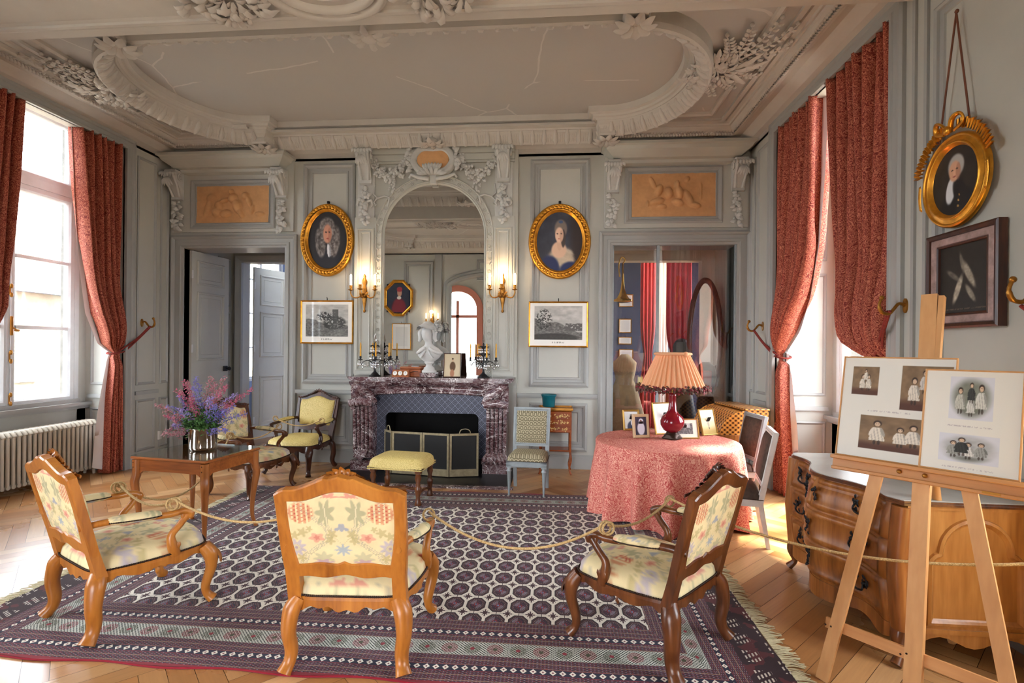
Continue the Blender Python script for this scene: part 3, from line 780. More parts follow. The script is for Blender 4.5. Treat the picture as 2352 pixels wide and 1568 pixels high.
for k, (y, sz) in enumerate(((9.5, 1.0), (13.6, .8), (18.5, 1.2))):
    q = MB()
    for i in range(500):
        an = rg.uniform(0, 2*PI); ph = rg.uniform(-.9, 1); r = sz*(.8+.2*rg.random())*math.sqrt(1-ph*ph)
        q.leaf((r*cos(an)*.8, r*sin(an)*.9, sz*.8*ph+sz*.6), (cos(an), sin(an), ph+rg.uniform(-.5, .5)), .16, .10)
    o = q.build('bush', MT['leafy']); o.location = (-17.6, y, -.9)
    tag(o, ('round green bush before the far facade, leftmost through the window', 'small green bush between two larger ones outside the window', 'large green bush at the right end of the far facade')[k], 'bush', 'bushes outside the left window')
# ------------------------------------------------------------------ painters (colours of pictures, reliefs and silks)
def mixc(base, mask, c): return base*(1-mask[:, None])+np.array(c, float)*mask[:, None]
def sst(e0, e1, x): t = np.clip((x-e0)/(e1-e0), 0, 1); return t*t*(3-2*t)
def el(x, y, cx, cy, rx, ry, rot=0, soft=.15):
    c, s = math.cos(rot), math.sin(rot); u = ((x-cx)*c+(y-cy)*s)/rx; v = (-(x-cx)*s+(y-cy)*c)/ry
    return 1-sst(1-soft, 1+soft, np.sqrt(u*u+v*v))
def vnoise(x, y, seed=0):
    def h(i, j): return np.modf(np.abs(np.sin(i*127.1+j*311.7+seed*74.7)*43758.5453))[0]
    xi, yi = np.floor(x), np.floor(y); fx, fy = x-xi, y-yi; fx = fx*fx*(3-2*fx); fy = fy*fy*(3-2*fy)
    return (h(xi, yi)*(1-fx)+h(xi+1, yi)*fx)*(1-fy)+(h(xi, yi+1)*(1-fx)+h(xi+1, yi+1)*fx)*fy
def fbm(x, y, o=4, seed=0):
    r = 0; a = .5
    for k in range(o): r = r+a*vnoise(x*2**k, y*2**k, seed+k); a *= .5
    return r/(1-.5**o)
def base_of(x, c): return np.tile(np.array(c, float), (len(x), 1))
def p_wig(u, v):   # u,v in -1..1 : man in a long grey wig, dark robe, white bands
    n = fbm(u*6+9, v*6+9); c = base_of(u, (24, 22, 24))+n[:, None]*14
    c = mixc(c, el(u, v, 0, -1.05, .9, .72), (30, 30, 38))
    curl = fbm(u*14, v*14, 4, 3)
    wig = np.maximum(np.maximum(el(u, v, -.02, .40, .42, .40), el(u, v, -.36, -.08, .26, .52, .15)), el(u, v, .36, -.05, .28, .55, -.15))
    wc = base_of(u, (92, 86, 84))+(curl[:, None]-.4)*150; c = c*(1-wig[:, None])+wc*wig[:, None]
    c = mixc(c, el(u, v, .0, .22, .22, .33), (196, 140, 116)); c = mixc(c, el(u, v, .10, .18, .10, .26)*.5, (150, 96, 78))
    c = mixc(c, el(u, v, -.07, .28, .05, .025)+el(u, v, .10, .28, .05, .025), (60, 44, 40)); c = mixc(c, el(u, v, .02, .19, .03, .09)*.7, (214, 150, 124))
    c = mixc(c, el(u, v, .02, .05, .07, .02), (150, 66, 60)); c = mixc(c, el(u, v, .06, -.36, .07, .24, .12), (206, 208, 214)); c = mixc(c, el(u, v, .14, -.38, .04, .22, .12), (150, 152, 160))
    return c
def p_lady(u, v):
    n = fbm(u*4+3, v*4+3); c = base_of(u, (36, 38, 50))+n[:, None]*30; c = mixc(c, sst(.3, .7, u)*.7, (48, 32, 24))
    c = mixc(c, el(u, v, .05, -.80, .62, .62), (176, 160, 138)); f = fbm(u*5+v*9, v*5, 4, 2); c = mixc(c, el(u, v, .30, -.62, .34, .42)*np.clip(f*1.6-.4, 0, 1), (208, 190, 166))
    c = mixc(c, el(u, v, -.42, -.92, .42, .45, .4), (26, 38, 84)); c = mixc(c, el(u, v, .5, -1.0, .5, .32), (28, 40, 86))
    c = mixc(c, el(u, v, -.02, -.28, .32, .28), (214, 178, 152)); c = mixc(c, el(u, v, .0, -.05, .11, .26), (206, 168, 142))
    c = mixc(c, el(u, v, .05, .42, .27, .32), (120, 108, 100)); c = mixc(c, el(u, v, .16, .1, .10, .3), (70, 58, 54))
    c = mixc(c, el(u, v, -.01, .22, .18, .26), (222, 186, 162)); c = mixc(c, el(u, v, .08, .18, .08, .2)*.4, (170, 124, 100))
    c = mixc(c, el(u, v, -.09, .26, .04, .02)+el(u, v, .07, .26, .04, .02), (56, 44, 44)); c = mixc(c, el(u, v, -.01, .09, .05, .018), (170, 78, 70)); c = mixc(c, el(u, v, .05, .66, .09, .05), (60, 84, 120))
    return c
def p_gent(u, v):
    n = fbm(u*4, v*4); c = base_of(u, (34, 28, 24))+n[:, None]*16
    c = mixc(c, el(u, v, .12, -.86, .78, .62), (20, 20, 24)); c = mixc(c, el(u, v, -.18, -.25, .2, .40, -.25), (206, 210, 214)); c = mixc(c, el(u, v, .22, -.40, .26, .5, .4), (22, 22, 26))
    c = mixc(c, el(u, v, .04, .42, .34, .34), (168, 166, 162)); c = mixc(c, el(u, v, -.02, .28, .24, .30), (206, 158, 128)); c = mixc(c, el(u, v, .14, .24, .10, .26)*.5, (150, 104, 84))
    c = mixc(c, el(u, v, -.12, .32, .05, .024)+el(u, v, .08, .33, .05, .024), (66, 48, 42)); c = mixc(c, el(u, v, -.03, .12, .07, .02), (150, 76, 66)); c = mixc(c, el(u, v, -.04, .22, .03, .08)*.6, (224, 176, 146))
    for k in range(3): c = mixc(c, el(u, v, .18-.03*k, -.45-.16*k, .03, .03), (196, 150, 80))
    return c
def p_card(u, v):
    n = fbm(u*4, v*4); c = base_of(u, (30, 34, 52))+n[:, None]*14; c = mixc(c, el(u, v, -.05, -.75, .62, .75), (124, 22, 38)); c = mixc(c, el(u, v, -.1, .38, .2, .28), (190, 140, 116)); c = mixc(c, el(u, v, -.1, .62, .24, .18), (150, 26, 40)); c = mixc(c, el(u, v, -.06, .02, .18, .12), (214, 206, 196)); return c
def p_scape(k):
    def f(u, v):     # engraving on pale mount
        c = base_of(u, (236, 234, 228)); ins = (np.abs(u) < .84)*(v > -.72)*(v < .86)
        n = fbm(u*5+k, v*7, 5, k); sky = 150+60*n; hill = sst(0, .06, (-.18+.4*fbm(u*2.2+k*3, u*0+1, 3, 7)-.15*(u*k))-v)
        g = sky*(1-hill)+(60+90*fbm(u*16, v*22, 4, 9))*hill
        if k == 1: t = el(u, v, -.1, .28, .30, .22)*(fbm(u*18, v*18, 3, 4) > .45); g = g*(1-t)+50*t; t = (np.abs(u-.34) < .12)*(v > .1)*(v < .62)*(fbm(u*30, v*30, 2, 1) > .2); g = g*(1-t)+74*t; t = el(u, v, .3, -.05, .45, .35)*(fbm(u*14, v*18, 4, 5) > .42); g = g*(1-t*.9)+46*t*.9
        else: t = el(u, v, -.5, .2, .28, .5)*(fbm(u*22, v*26, 3, 4) > .52); g = g*(1-t)+56*t; t = (np.abs(u-.55) < .3)*(v > -.3)*(v < .05)*(fbm(u*20, v*20, 2, 1) > .3); g = g*(1-t)+90*t; t = el(u, v, -.2, -.62, .9, .2); g = g*(1-t*.8)+50*t*.8
        c = np.where(ins[:, None] > 0, np.stack([g, g*.99, g*.97], 1), c)
        txt = (np.abs(u) < .22)*(np.abs(v+.84) < .035)*(fbm(u*60, v*30, 2, 8) > .5); return mixc(c, txt*.7, (110, 108, 104))
    return f
def p_fish(u, v):
    c = base_of(u, (22, 17, 15))+fbm(u*8, v*8)[:, None]*12
    for (cx, cy, L, W, r, b) in ((-.22, -.30, .42, .11, 1.15, 214), (.22, .12, .46, .12, -1.0, 190), (.30, -.45, .30, .09, -.9, 170), (-.42, .12, .30, .08, -.55, 120), (-.05, .45, .30, .07, -1.3, 130)):
        m_ = el(u, v, cx, cy, L, W, r, .35); c = mixc(c, m_*(.55+.45*fbm(u*12, v*12, 2, 3)), (b, b*.96, b*.86))
    c = mixc(c, (np.abs(v+.88) < .02)*(fbm(u*40, v*20, 2) > .4)*.6, (130, 110, 90)); return c

def picture(name, w, h, fn, mat, parent, nx=70, ny=90, oval=False, off=0.0, cx=0, cz=0):
    """painted surface in the local x-z plane facing -y"""
    mb = MB()
    if oval:
        mb.grid(lambda a, r: (cx+w/2*r*cos(2*PI*a), off, cz+h/2*r*sin(2*PI*a)), nx, ny, cu=True)
    else: mb.grid(lambda a, b: (cx-w/2+w*a, off, cz-h/2+h*b), nx, ny)
    o = mb.build(name, mat, parent); paint(o, lambda x, y, z: fn((x-cx)/(w/2), (z-cz)/(h/2))); return o
FX = lambda mb: mb.frame((0, 0, 0), (1, 0, 0), (0, 0, 1), (0, -1, 0))
def oval_portrait(label, loc, W, H, fn, rz=0, group=None, ornate=True):
    t = thing('oval_portrait', label, 'painting', loc, rz, group)
    fw = .115 if ornate else .085; s = fw/.115
    mb = FX(MB()); mb.ring(ellipse(0, 0, W/2, H/2, 72), [(0, 0), (0, .025*s), (.012*s, .045*s), (.025*s, .05*s), (.035*s, .038*s)], smooth=True)
    mb.ring(ellipse(0, 0, W/2, H/2, 72), [(.070*s, .045*s), (.08*s, .058*s), (.09*s, .05*s), (.10*s, .03*s), (.108*s, .026*s), (.115*s, .012*s)], smooth=True)
    mb.build('frame', MT['gold'], t)
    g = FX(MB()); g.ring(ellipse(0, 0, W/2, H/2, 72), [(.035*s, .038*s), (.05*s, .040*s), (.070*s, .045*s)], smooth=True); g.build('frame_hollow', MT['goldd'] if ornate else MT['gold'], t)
    if ornate:
        c = MB(); n = 46
        for i in range(n):
            an = 2*PI*i/n; px, pz = (W/2-.052)*cos(an), (H/2-.052)*sin(an); tx, tz = -sin(an), cos(an)
            c.leaf((px, -.042, pz), (tx, -.05, tz), .06, .04, (0, -1, 0), .3); c.leaf((px, -.045, pz), (cos(an)*.7-tx*.4, -.1, sin(an)*.7-tz*.4), .035, .028, (0, -1, 0), .3)
            c.ell((px*1.0, -.046, pz*1.0), (.009, .009, .009), 6, 4)
        c.build('carved_leaves', MT['gold'], t)
    picture('canvas', W-fw*1.9, H-fw*1.9, fn, MT['canvas'], t, 90, 46, True, -.014)
    return t
oval_portrait('large oval portrait of a man in a long grey wig, between left doorway and mirror', (-3.22, YB-.03, 3.158), .79, 1.03, p_wig, group=None)
oval_portrait('large oval portrait of a woman in a low-cut pale dress, right of the mirror', (.065, YB-.03, 3.113), .85, 1.03, p_lady)
for (x, z) in ((-3.22, 3.69), (.065, 3.64)):
    pass
def framed_print(label, loc, W, H, fn, rz=0):
    t = thing('framed_print', label, 'picture', loc, rz)
    mb = FX(MB()); mb.rect(-W/2, W/2, -H/2, H/2, [(0, 0), (0, .02), (.008, .026), (.016, .02), (.022, .012), (.022, 0)]); mb.build('frame', MT['gold'], t)
    picture('print', W-.04, H-.04, fn, MT['print'], t, 150, 110, off=-.011)
    h = MB().tube([(0, .0, H/2-.01), (0, -.01, H/2+.035), (0, -.02, H/2+.04)], .006, 6); h.build('hanging_hook', MT['black'], t)
    return t
framed_print('engraving of a ruined hill castle in a thin gilt frame, under the wigged man', (-3.21, YB-.048, 1.995), .775, .615, p_scape(1))
framed_print('engraving of a river landscape with bare tree in a thin gilt frame, under the woman', (.058, YB-.048, 1.978), .81, .625, p_scape(2))

# ------------------------------------------------------------------ carved helpers
def corbel(mb, x, z0, z1, d=.16, w=.17, seed=1):
    """scrolled bracket hanging down the wall: local frame x right, y up, z out"""
    H = z1-z0; rg = random.Random(seed)
    mb.box(x-w/2, x+w/2, z0, z1, 0, .02)
    prof = [(d*.9, z1), (d, z1-.05), (d*.95, z1-.12), (d*.7, z1-.2*H), (d*.45, z1-.33*H), (d*.3, z1-.42*H), (d*.34, z1-.46*H), (0, z1-.48*H)]
    for (a, b) in zip(prof[:-1], prof[1:]):
        mb.add([(x-w*.36, a[1], 0), (x+w*.36, a[1], 0), (x+w*.36, a[1], a[0]), (x-w*.36, a[1], a[0]), (x-w*.36, b[1], 0), (x+w*.36, b[1], 0), (x+w*.36, b[1], b[0]), (x-w*.36, b[1], b[0])], [(3, 2, 6, 7), (0, 3, 7, 4), (2, 1, 5, 6)])
    for s in (-1, 1):
        sp = [(x+s*w*.42, z1-.12*H+.055*math.exp(-.22*t)*cos(t), d*.55+.055*math.exp(-.22*t)*sin(t)) for t in np.linspace(0, 9, 22)]; mb.tube(sp, .014, 6)
        mb.tube([(x+s*w*.3, z1-.1*H, d), (x+s*w*.28, z1-.25*H, d*.66), (x+s*w*.2, z1-.42*H, d*.36)], [.022, .016, .02], 6)
    for k in range(7): mb.leaf((x+(k-3)*w*.14, z1-.03, d*.95), ((k-3)*.18, -1, .35), .09, .045, (0, 0, 1), .35)
    for k in range(5): mb.leaf((x, z1-.12*H, d), ((k-2)*.3, -1, .1), .16, .045, (0, 0, 1), .3)
    for k in range(26):
        zz = z1-.5*H-k*.019*H; ww = w*.42*(1-.55*abs(k/26-.35)); mb.leaf((x+rg.uniform(-ww*.4, ww*.4), zz, .03+rg.uniform(0, .02)), (rg.uniform(-1, 1), rg.uniform(-1, .3), .3), .09, .055, (0, 0, 1), .5)
        if k % 4 == 0: mb.ell((x+rg.uniform(-ww*.5, ww*.5), zz, .045), (.024, .024, .02), 7, 5)
def relief_panel(W, H, figs, parent, cx, cz, yoff):
    NX, NY = 120, 62; U = np.linspace(-1, 1, NX); V = np.linspace(-1, 1, NY); u, v = np.meshgrid(U, V); u = u.ravel(); v = v.ravel()
    h = .006*fbm(u*9, v*5, 4, 5); h = h+.010*sst(-.5, -.85, v)
    for (a, b, rx, ry, r, hh) in figs: e = ((u-a)*math.cos(r)*1.0+(v-b)*math.sin(r)*.5)/rx; f_ = (-(u-a)*math.sin(r)*2+(v-b)*math.cos(r))/ry; d = np.clip(1-(e*e+f_*f_), 0, 1); h = np.maximum(h, 1.5*hh*np.sqrt(d)+.004*(d > 0))
    vs = [(cx+a*W/2, yoff-hh, cz+b*H/2) for a, b, hh in zip(u, v, h)]
    fs = [(j*NX+i, j*NX+i+1, (j+1)*NX+i+1, (j+1)*NX+i) for j in range(NY-1) for i in range(NX-1)]
    mb = MB().add(vs, fs, True); o = mb.build('relief', MT['terra'], parent); tag(o, 'brown terracotta relief of playing children'); return o
FIG1 = [(.02, .30, .11, .26, -.5, .05), (-.02, .62, .05, .16, 0, .05), (.14, -.15, .12, .40, .35, .045), (.24, -.5, .07, .3, .5, .04), (-.2, .2, .17, .1, .3, .035), (-.38, -.1, .10, .25, .2, .04), (-.42, -.45, .14, .25, 0, .045), (-.18, -.5, .16, .2, .1, .04), (.36, .42, .1, .2, -.3, .04), (.45, .15, .07, .3, .4, .03), (.55, -.3, .06, .25, -.2, .02), (-.7, -.2, .07, .5, -.3, .02), (-.6, .35, .12, .2, .5, .02), (.75, -.55, .14, .12, 0, .02)]
FIG2 = [(-.12, .08, .11, .26, .3, .05), (.08, .42, .06, .22, 0, .055), (.12, .1, .11, .34, .3, .05), (.34, -.15, .1, .42, .55, .045), (.5, -.48, .16, .12, -.2, .04), (-.35, .2, .09, .28, -.4, .04), (-.5, .55, .05, .3, .5, .025), (-.4, -.3, .18, .16, .2, .04), (-.28, -.55, .12, .12, 0, .03), (.1, -.35, .14, .16, -.3, .04), (.65, .15, .03, .4, 0, .012), (.32, .7, .06, .14, -.6, .02), (-.62, -.4, .03, .14, 0, .02)]
def overdoor(label, x0, x1, ztop, rel, c0, c1, figs, seed):
    t = thing('overdoor_panel', label, 'wall panel', ((x0+x1)/2, YB, 3.3)); ox = (x0+x1)/2; oz = 3.3
    def F(): return MB().frame((-ox+ox*0, 0, -oz), (1, 0, 0), (0, 0, 1), (0, -1, 0))
    mb = F(); mb.box(x0+.06, x1-.03, 3.29, ztop, 0, .035)
    mb.build('backboard', MT['wall'], t)
    mb = F(); pf = [(0, ztop), (.30, ztop), (.30, ztop-.035), (.27, ztop-.05), (.25, ztop-.09), (.17, ztop-.15), (.15, ztop-.17), (.09, ztop-.18), (.08, ztop-.22), (.0, ztop-.24)]
    a, b = x0, x1-.02
    vs = []
    for (o, z) in pf: vs += [(a+.30-o, z, 0), (a+.30-o, z, o+.03), (b-.30+o, z, o+.03), (b-.30+o, z, 0)]
    # keep the returns within the available wall
    vs = [(max(x, x0-.0), y, z) for x, y, z in vs]; fs = []
    for k in range(len(pf)-1):
        for q in range(3): fs.append((k*4+q, k*4+q+1, k*4+q+5, k*4+q+4))
    fs.append((0, 1, 2, 3)); mb.add(vs, fs); mb.build('cornice', MT['wall'], t)
    mb = F(); rx0, rx1, rz0, rz1 = rel
    mb.rect(rx0-.10, rx1+.10, rz0-.09, rz1+.09, [(0, .035), (0, .05), (.02, .06), (.05, .05), (.06, .036), (.08, .036), (.085, .048), (.1, .04)])
    mb.build('frame', MT['wallb'], t)
    relief_panel(rx1-rx0+.01, rz1-rz0+.01, figs, t, (rx0+rx1)/2-ox, (rz0+rz1)/2-oz, -.040)
    for k, c in enumerate((c0, c1)):
        mb = F(); corbel(mb, c, 3.30, ztop-.20, .24, .225, seed+k); mb.build('corbel', MT['orn'], t)
    return t
overdoor('panel with terracotta relief above the left doorway, between scrolled brackets', XL+.02, -3.70, 4.35, (-5.18, -4.10, 3.425, 3.955), -5.47, -3.90, FIG1, 3)
overdoor('panel with terracotta relief above the glazed doorway, between scrolled brackets', .62, XR-.01, 4.36, (1.04, 2.13, 3.44, 4.02), .78, 2.42, FIG2, 8)

# ------------------------------------------------------------------ overmantel: pilasters, arch frame, mirror, garlands
om = thing('overmantel_mirror', 'tall arched mirror with carved grey frame, garlands and cartouche above the mantelpiece', 'mirror', (-1.665, BY, 1.25))
OX, OZ = -1.665, 1.25
def FO(): return MB().frame((-OX, 0, -OZ), (1, 0, 0), (0, 0, 1), (0, -1, 0))
mr = .70; msp = 3.20
def arch(off=0, n=36):
    r = mr+off; return [(OX+r, OZ), (OX+r, msp)]+[(OX+r*cos(t), msp+r*sin(t)*1.0) for t in np.linspace(0, PI, n)][1:-1]+[(OX-r, msp), (OX-r, OZ)]
mb = FO(); mb.prism(arch(.01), .002, .006); mb.build('mirror_glass', MT['mirror'], om)
mb = FO(); mb.ring(arch(.135), [(0, 0), (0, .035), (.012, .045), (.022, .036), (.026, .026), (.085, .030), (.09, .042), (.10, .046), (.108, .03), (.114, .03), (.12, .038), (.13, .02), (.137, .004)], closed=False, smooth=False)
P = arch(.078); L = 0
pr = [P[0]]
for p in P[1:]:
    a = Vector(pr[-1]); b = Vector(p)
    while (b-a).length > .085: a = a+(b-a).normalized()*.085; pr.append(tuple(a))
for i, p in enumerate(pr):
    if i % 2: mb.ring(ellipse(p[0], p[1], .026, .026, 10), [(0, .028), (.004, .038), (.009, .030)]); mb.ell((p[0], p[1], .03), (.009, .009, .008), 6, 4)
    else:
        for k in (-1, 1): mb.leaf((p[0]+.01*k, p[1], .03), (k*.6, .8, .1), .045, .022, (0, 0, 1), .3)
mb.build('arch_frame', MT['wall'], om)
for sgn in (-1, 1):
    px = OX+sgn*.965; mb = FO(); w = .155
    mb.box(px-w, px+w, OZ+.02, 3.45, 0, .035)
    mb.rect(px-w+.03, px+w-.03, OZ+.07, 3.30, [(0, .035), (0, .05), (.02, .055), (.03, .036), (.05, .036), (.055, .05), (.07, .046), (.075, .036)])
    mb.build('pilaster', MT['wall'], om)
    mb = FO(); corbel(mb, px, 3.35, 4.40, .20, .24, 20+sgn)
    mb.box(px-.12, px+.12, 4.36, 4.42, 0, .19)
    # ram-like mask at the lower drop
    mb.ell((px, 3.62, .05), (.05, .07, .04)); 
    for s in (-1, 1): mb.tube([(px+s*.03, 3.66, .06), (px+s*.09, 3.68, .07), (px+s*.11, 3.62, .06), (px+s*.08, 3.58, .06)], [.02, .022, .016, .008], 6)
    mb.build('scrolled_bracket', MT['orn'], om)
mb = FO()
mb.box(OX-1.11, OX+1.11, 4.30, 4.42, 0, .10); mb.box(OX-1.11, OX+1.11, 4.22, 4.31, 0, .06); mb.box(OX-1.11, OX+1.11, 4.19, 4.225, 0, .035)
mb.build('frieze', MT['wall'], om)
# cartouche
mb = FO(); cz = 4.205
mb.ring([(OX+.30*cos(t)*(1+.08*cos(2*t)), cz+.225*sin(t)*(1-.10*cos(4*t))) for t in np.linspace(0, 2*PI, 40, endpoint=False)], [(0, .05), (0, .13), (.03, .16), (.05, .14), (.07, .15), (.095, .12), (.10, .09)], smooth=True)
rg = random.Random(3)
for k in range(9): an = PI*(.1+.8*k/8); mb.leaf((OX+.1*cos(an), cz-.22, .16), (cos(an)*1.1, -abs(sin(an))*.2+.7*sin(an), .25), .12, .05, (0, 0, 1), .3)
for k in range(7): mb.leaf((OX+.05*(k-3)*.5, cz-.16, .16), ((k-3)*.22, 1, .1), .11, .05, (0, 0, 1), .3); mb.leaf((OX+.04*(k-3), cz+.2, .15), ((k-3)*.25, .9, .1), .07, .04, (0, 0, 1), .3)
for s in (-1, 1):
    for k in range(16): mb.leaf((OX+s*(.27+.05*rg.random()), cz-.15+.36*k/16, .11), (s*rg.uniform(.3, 1), rg.uniform(-.6, 1), .3), .09, .05, (0, 0, 1), .4)
    mb.tube([(OX+s*.05, cz-.26, .12), (OX+s*.2, cz-.24, .13), (OX+s*.3, cz-.2, .12), (OX+s*.33, cz-.24, .1)], [.03, .026, .02, .016], 7)
mb.box(OX-.05, OX+.05, msp+mr-.02, msp+mr+.14, .03, .10, .01)
mb.build('cartouche', MT['orn'], om)
mb = FO(); mb.prism(ellipse(OX, cz, .22, .155, 36), .05, .125); o = mb.build('cartouche_panel', MT['terra'], om); o['label'] = 'plain peach oval in the cartouche'
for s in (-1, 1):
    mb = FO(); rg = random.Random(30+s)
    A = (OX+s*.34, 4.30); B = (OX+s*.86, 4.22)
    for i in range(34):
        t = i/33.0; x = A[0]+(B[0]-A[0])*t; z = A[1]+(B[1]-A[1])*t-.26*4*t*(1-t)*(1.0); w_ = .03+.05*sin(PI*t)
        for q in range(3): mb.leaf((x+rg.uniform(-w_, w_)*.6, z+rg.uniform(-w_, w_), .045+rg.uniform(0, .02)), (rg.uniform(-1, 1), rg.uniform(-1, 1), .3), .065, .04, (0, 0, 1), .4)
        if i % 2: mb.ell((x+rg.uniform(-w_, w_)*.6, z+rg.uniform(-w_, w_)*.7, .06), (.024, .024, .02), 7, 5)
    for q in range(14): mb.leaf((OX+s*(.60+rg.uniform(-.05, .05)), 3.98-.012*q, .04), (rg.uniform(-.6, .6), -1, .1), .06, .03, (0, 0, 1), .3)
    mb.build('garland', MT['orn'], om)
    mb = FO(); zz = 3.72
    mb.tube([(OX+s*.84, zz+.18, .02), (OX+s*.86, zz+.05, .03), (OX+s*.80, zz, .03), (OX+s*.70, zz+.03, .03), (OX+s*.63, zz-.0, .03), (OX+s*.65, zz-.12, .03)], [.008, .014, .016, .016, .018, .008], 6)
    mb.tube([(OX+s*.80, zz, .03), (OX+s*.86, zz-.06, .03), (OX+s*.82, zz-.1, .03)], [.014, .014, .018], 6)
    mb.build('spandrel_scroll', MT['orn'], om)

# ------------------------------------------------------------------ mantelpiece
fp = thing('fireplace', 'violet veined marble mantelpiece with lozenge cast-iron surround', 'fireplace', (-1.64, 6.98, 0))
FXc = -1.64
def FM(y=0): return MB().frame((0, -6.98+6.98+y, 0), (1, 0, 0), (0, 0, 1), (0, -1, 0))
# local: x offset from centre, y=z, z=out from y=6.98
sh = [(-1.12, 0), (-1.12, .30), (-1.02, .40), (-.8, .40), (-.6, .37), (.6, .37), (.8, .40), (1.02, .40), (1.12, .30), (1.12, 0)]
mb = MB()
sh2 = [(x, -y) for x, y in sh]
for (z0, z1, g) in ((1.222, 1.25, 0), (1.205, 1.222, -.012), (1.19, 1.205, -.03)):
    pl = [(x*(1+g/1.1), y*(1+g/.4)) for x, y in sh2]; mb.prism(list(reversed(pl)), z0, z1)
mb.build('shelf', MT['marble'], fp)
# lintel: serpentine arched underside, bulging section
def lintel():
    NX = 41; rows = []
    for i in range(NX):
        x = -1.06+2.12*i/(NX-1.0); ax = abs(x)
        if ax < .76: zb = 1.03-.03*(ax/.76)**2
        else: zb = 1.00-.20*sst(.72, .93, np.array([ax]))[0]
        ext = .30+.05*(ax > .9)
        f = [(1.19, .36), (1.16, .345), (1.13, .30), (zb+.11, .27), (zb+.05, .275), (zb+.035, .30), (zb+.01, .295), (zb, .26), (zb, .14)]
        rows.append([(x, -d-(.04*sst(.75, 1.0, np.array([ax]))[0]), z) for z, d in f])
    m_ = len(rows[0]); vs = [p for r in rows for p in r]
    return vs, [(i*m_+k, i*m_+k+1, (i+1)*m_+k+1, (i+1)*m_+k) for i in range(NX-1) for k in range(m_-1)]
mb = MB(); v_, f_ = lintel(); mb.add(v_, f_, True); mb.build('lintel', MT['marble'], fp)
for s in (-1, 1):
    mb = MB()
    # jamb: console with scroll head, fluted shaft, plinth
    def jx(a, b): return (min(s*a, s*b), max(s*a, s*b))
    a, b = jx(.76, 1.03); mb.box(a, b, -.30, .0, .16, .92); a, b = jx(.72, 1.05); mb.box(a, b, -.37, 0, 0, .14, .01)
    for k in range(5):
        xx = s*(.79+.055*k); mb.tube([(xx, -.31, .24), (xx, -.315, .62), (xx, -.33, .86)], [.022, .024, .026], 8)
    mb.tube([(s*.74, -.37, .90), (s*.90, -.375, .93), (s*1.06, -.37, .90)], [.05, .06, .05], 10)
    mb.tube([(s*.76, -.33, .90), (s*.80, -.34, 1.02), (s*.93, -.34, 1.10), (s*1.03, -.34, 1.16)], [.07, .06, .05, .04], 10)
    for k in range(7): mb.leaf((s*(.9+(k-3)*.03), -.34, .30), ((k-3)*.2, -.2, -1), .20, .06, (0, -1, 0), .3)
    mb.build('jamb', MT['marble'], fp)
# cast-iron surround, with rounded rectangular firebox mouth
mb = MB().frame((0, 0, 0), (1, 0, 0), (0, 0, 1), (0, -1, 0))
def rr(x0, x1, z0, z1, r, n=8, flatb=True):
    P = [(x1, z0), (x1, z1-r)]+[(x1-r+r*cos(t), z1-r+r*sin(t)) for t in np.linspace(0, PI/2, n)][1:]+[(x0+r+r*cos(t), z1-r+r*sin(t)) for t in np.linspace(PI/2, PI, n)]+[(x0, z0)]
    return P
outer = rr(-.84, .84, 0, 1.06, .2); inner = rr(-.64, .64, 0, .76, .07)
mb.band(outer, inner, .12, .16, closed=False)
o = mb.build('iron_surround', MT['iron'], fp)
for s in (-1, 1):
    mb = MB(); a, b = sorted((s*.78, s*.86)); mb.box(a, b, -.29, -.14, 0, 1.0); mb.build('iron_cheek', MT['black'], fp)
    mb = MB(); a, b = sorted((s*.64, s*.84)); mb.box(a, b, -.175, -.15, 0, .16); mb.build('iron_plinth', MT['black'], fp)
mb = MB()
mb.box(-.84, .84, .5, .56, 0, 1.2); mb.box(-.86, -.72, -.12, .5, 0, .95); mb.box(.72, .86, -.12, .5, 0, .95); mb.box(-.86, .86, -.14, .5, .80, .95); mb.box(-.85, .85, -.1, .5, 0, .03)
mb.build('firebox', MT['soot'], fp)
fp.location.x = FXc
hs = MB().box(-2.80, -.50, 6.02, 6.98, .0, .012); o = hs.build('hearth_slab', MT['black']); struct(o, 'dark stone hearth slab in the floor')
hs = MB().box(-2.84, -.46, 5.92, 6.02, .0, .014); o = hs.build('trim_hearth', MT['marble']); struct(o, 'violet marble edging of the hearth')

# ------------------------------------------------------------------ passages behind both doorways
MT['blue'] = plain('blue_room_paint', srgb(132, 150, 186), .6)
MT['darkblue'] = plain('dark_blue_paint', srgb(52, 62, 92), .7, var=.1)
MT['cream'] = plain('passage_cream', srgb(210, 196, 180), .7)
MT['redcur'] = plain('plain_red_curtain', srgb(168, 44, 54), .75, var=.12, scale=8)
mb = MB(); Y1, Y2 = YB+.38, 8.30
mb.box(-5.75, -5.45, Y1-.02, Y2, 0, 3.6); mb.box(-3.84, -3.6, Y1-.02, Y2, 0, 3.6); mb.box(-5.75, -3.6, Y1-.02, Y2, 3.30, 3.6)
mb.box(-5.9, -5.27, Y2, Y2+.2, 0, 3.6); mb.box(-5.27, -3.95, Y2, Y2+.2, 3.06, 3.6); mb.box(-3.95, -3.5, Y2, Y2+.2, 0, 3.6)
struct(mb.build('wall_vestibule', MT['wall']), 'panelled vestibule beyond the left doorway')
mb = MB().frame((0, Y2, 0), (1, 0, 0), (0, 0, 1), (0, -1, 0)); mb.ring([(-5.42, 0), (-5.42, 3.2), (-3.86, 3.2), (-3.86, 0)], [(0, 0), (0, .03), (-.03, .04), (-.10, .03), (-.14, .04), (-.15, 0)], closed=False)
mb.frame((-5.45, 0, 0), (0, 1, 0), (0, 0, 1), (1, 0, 0)); mb.rect(7.9, 8.22, 1.15, 2.2, PANS); mb.rect(7.9, 8.22, 2.3, 3.1, PANS); mb.rect(7.9, 8.22, .2, 1.05, PANS)
trim(mb, None, 'mouldings of the vestibule')
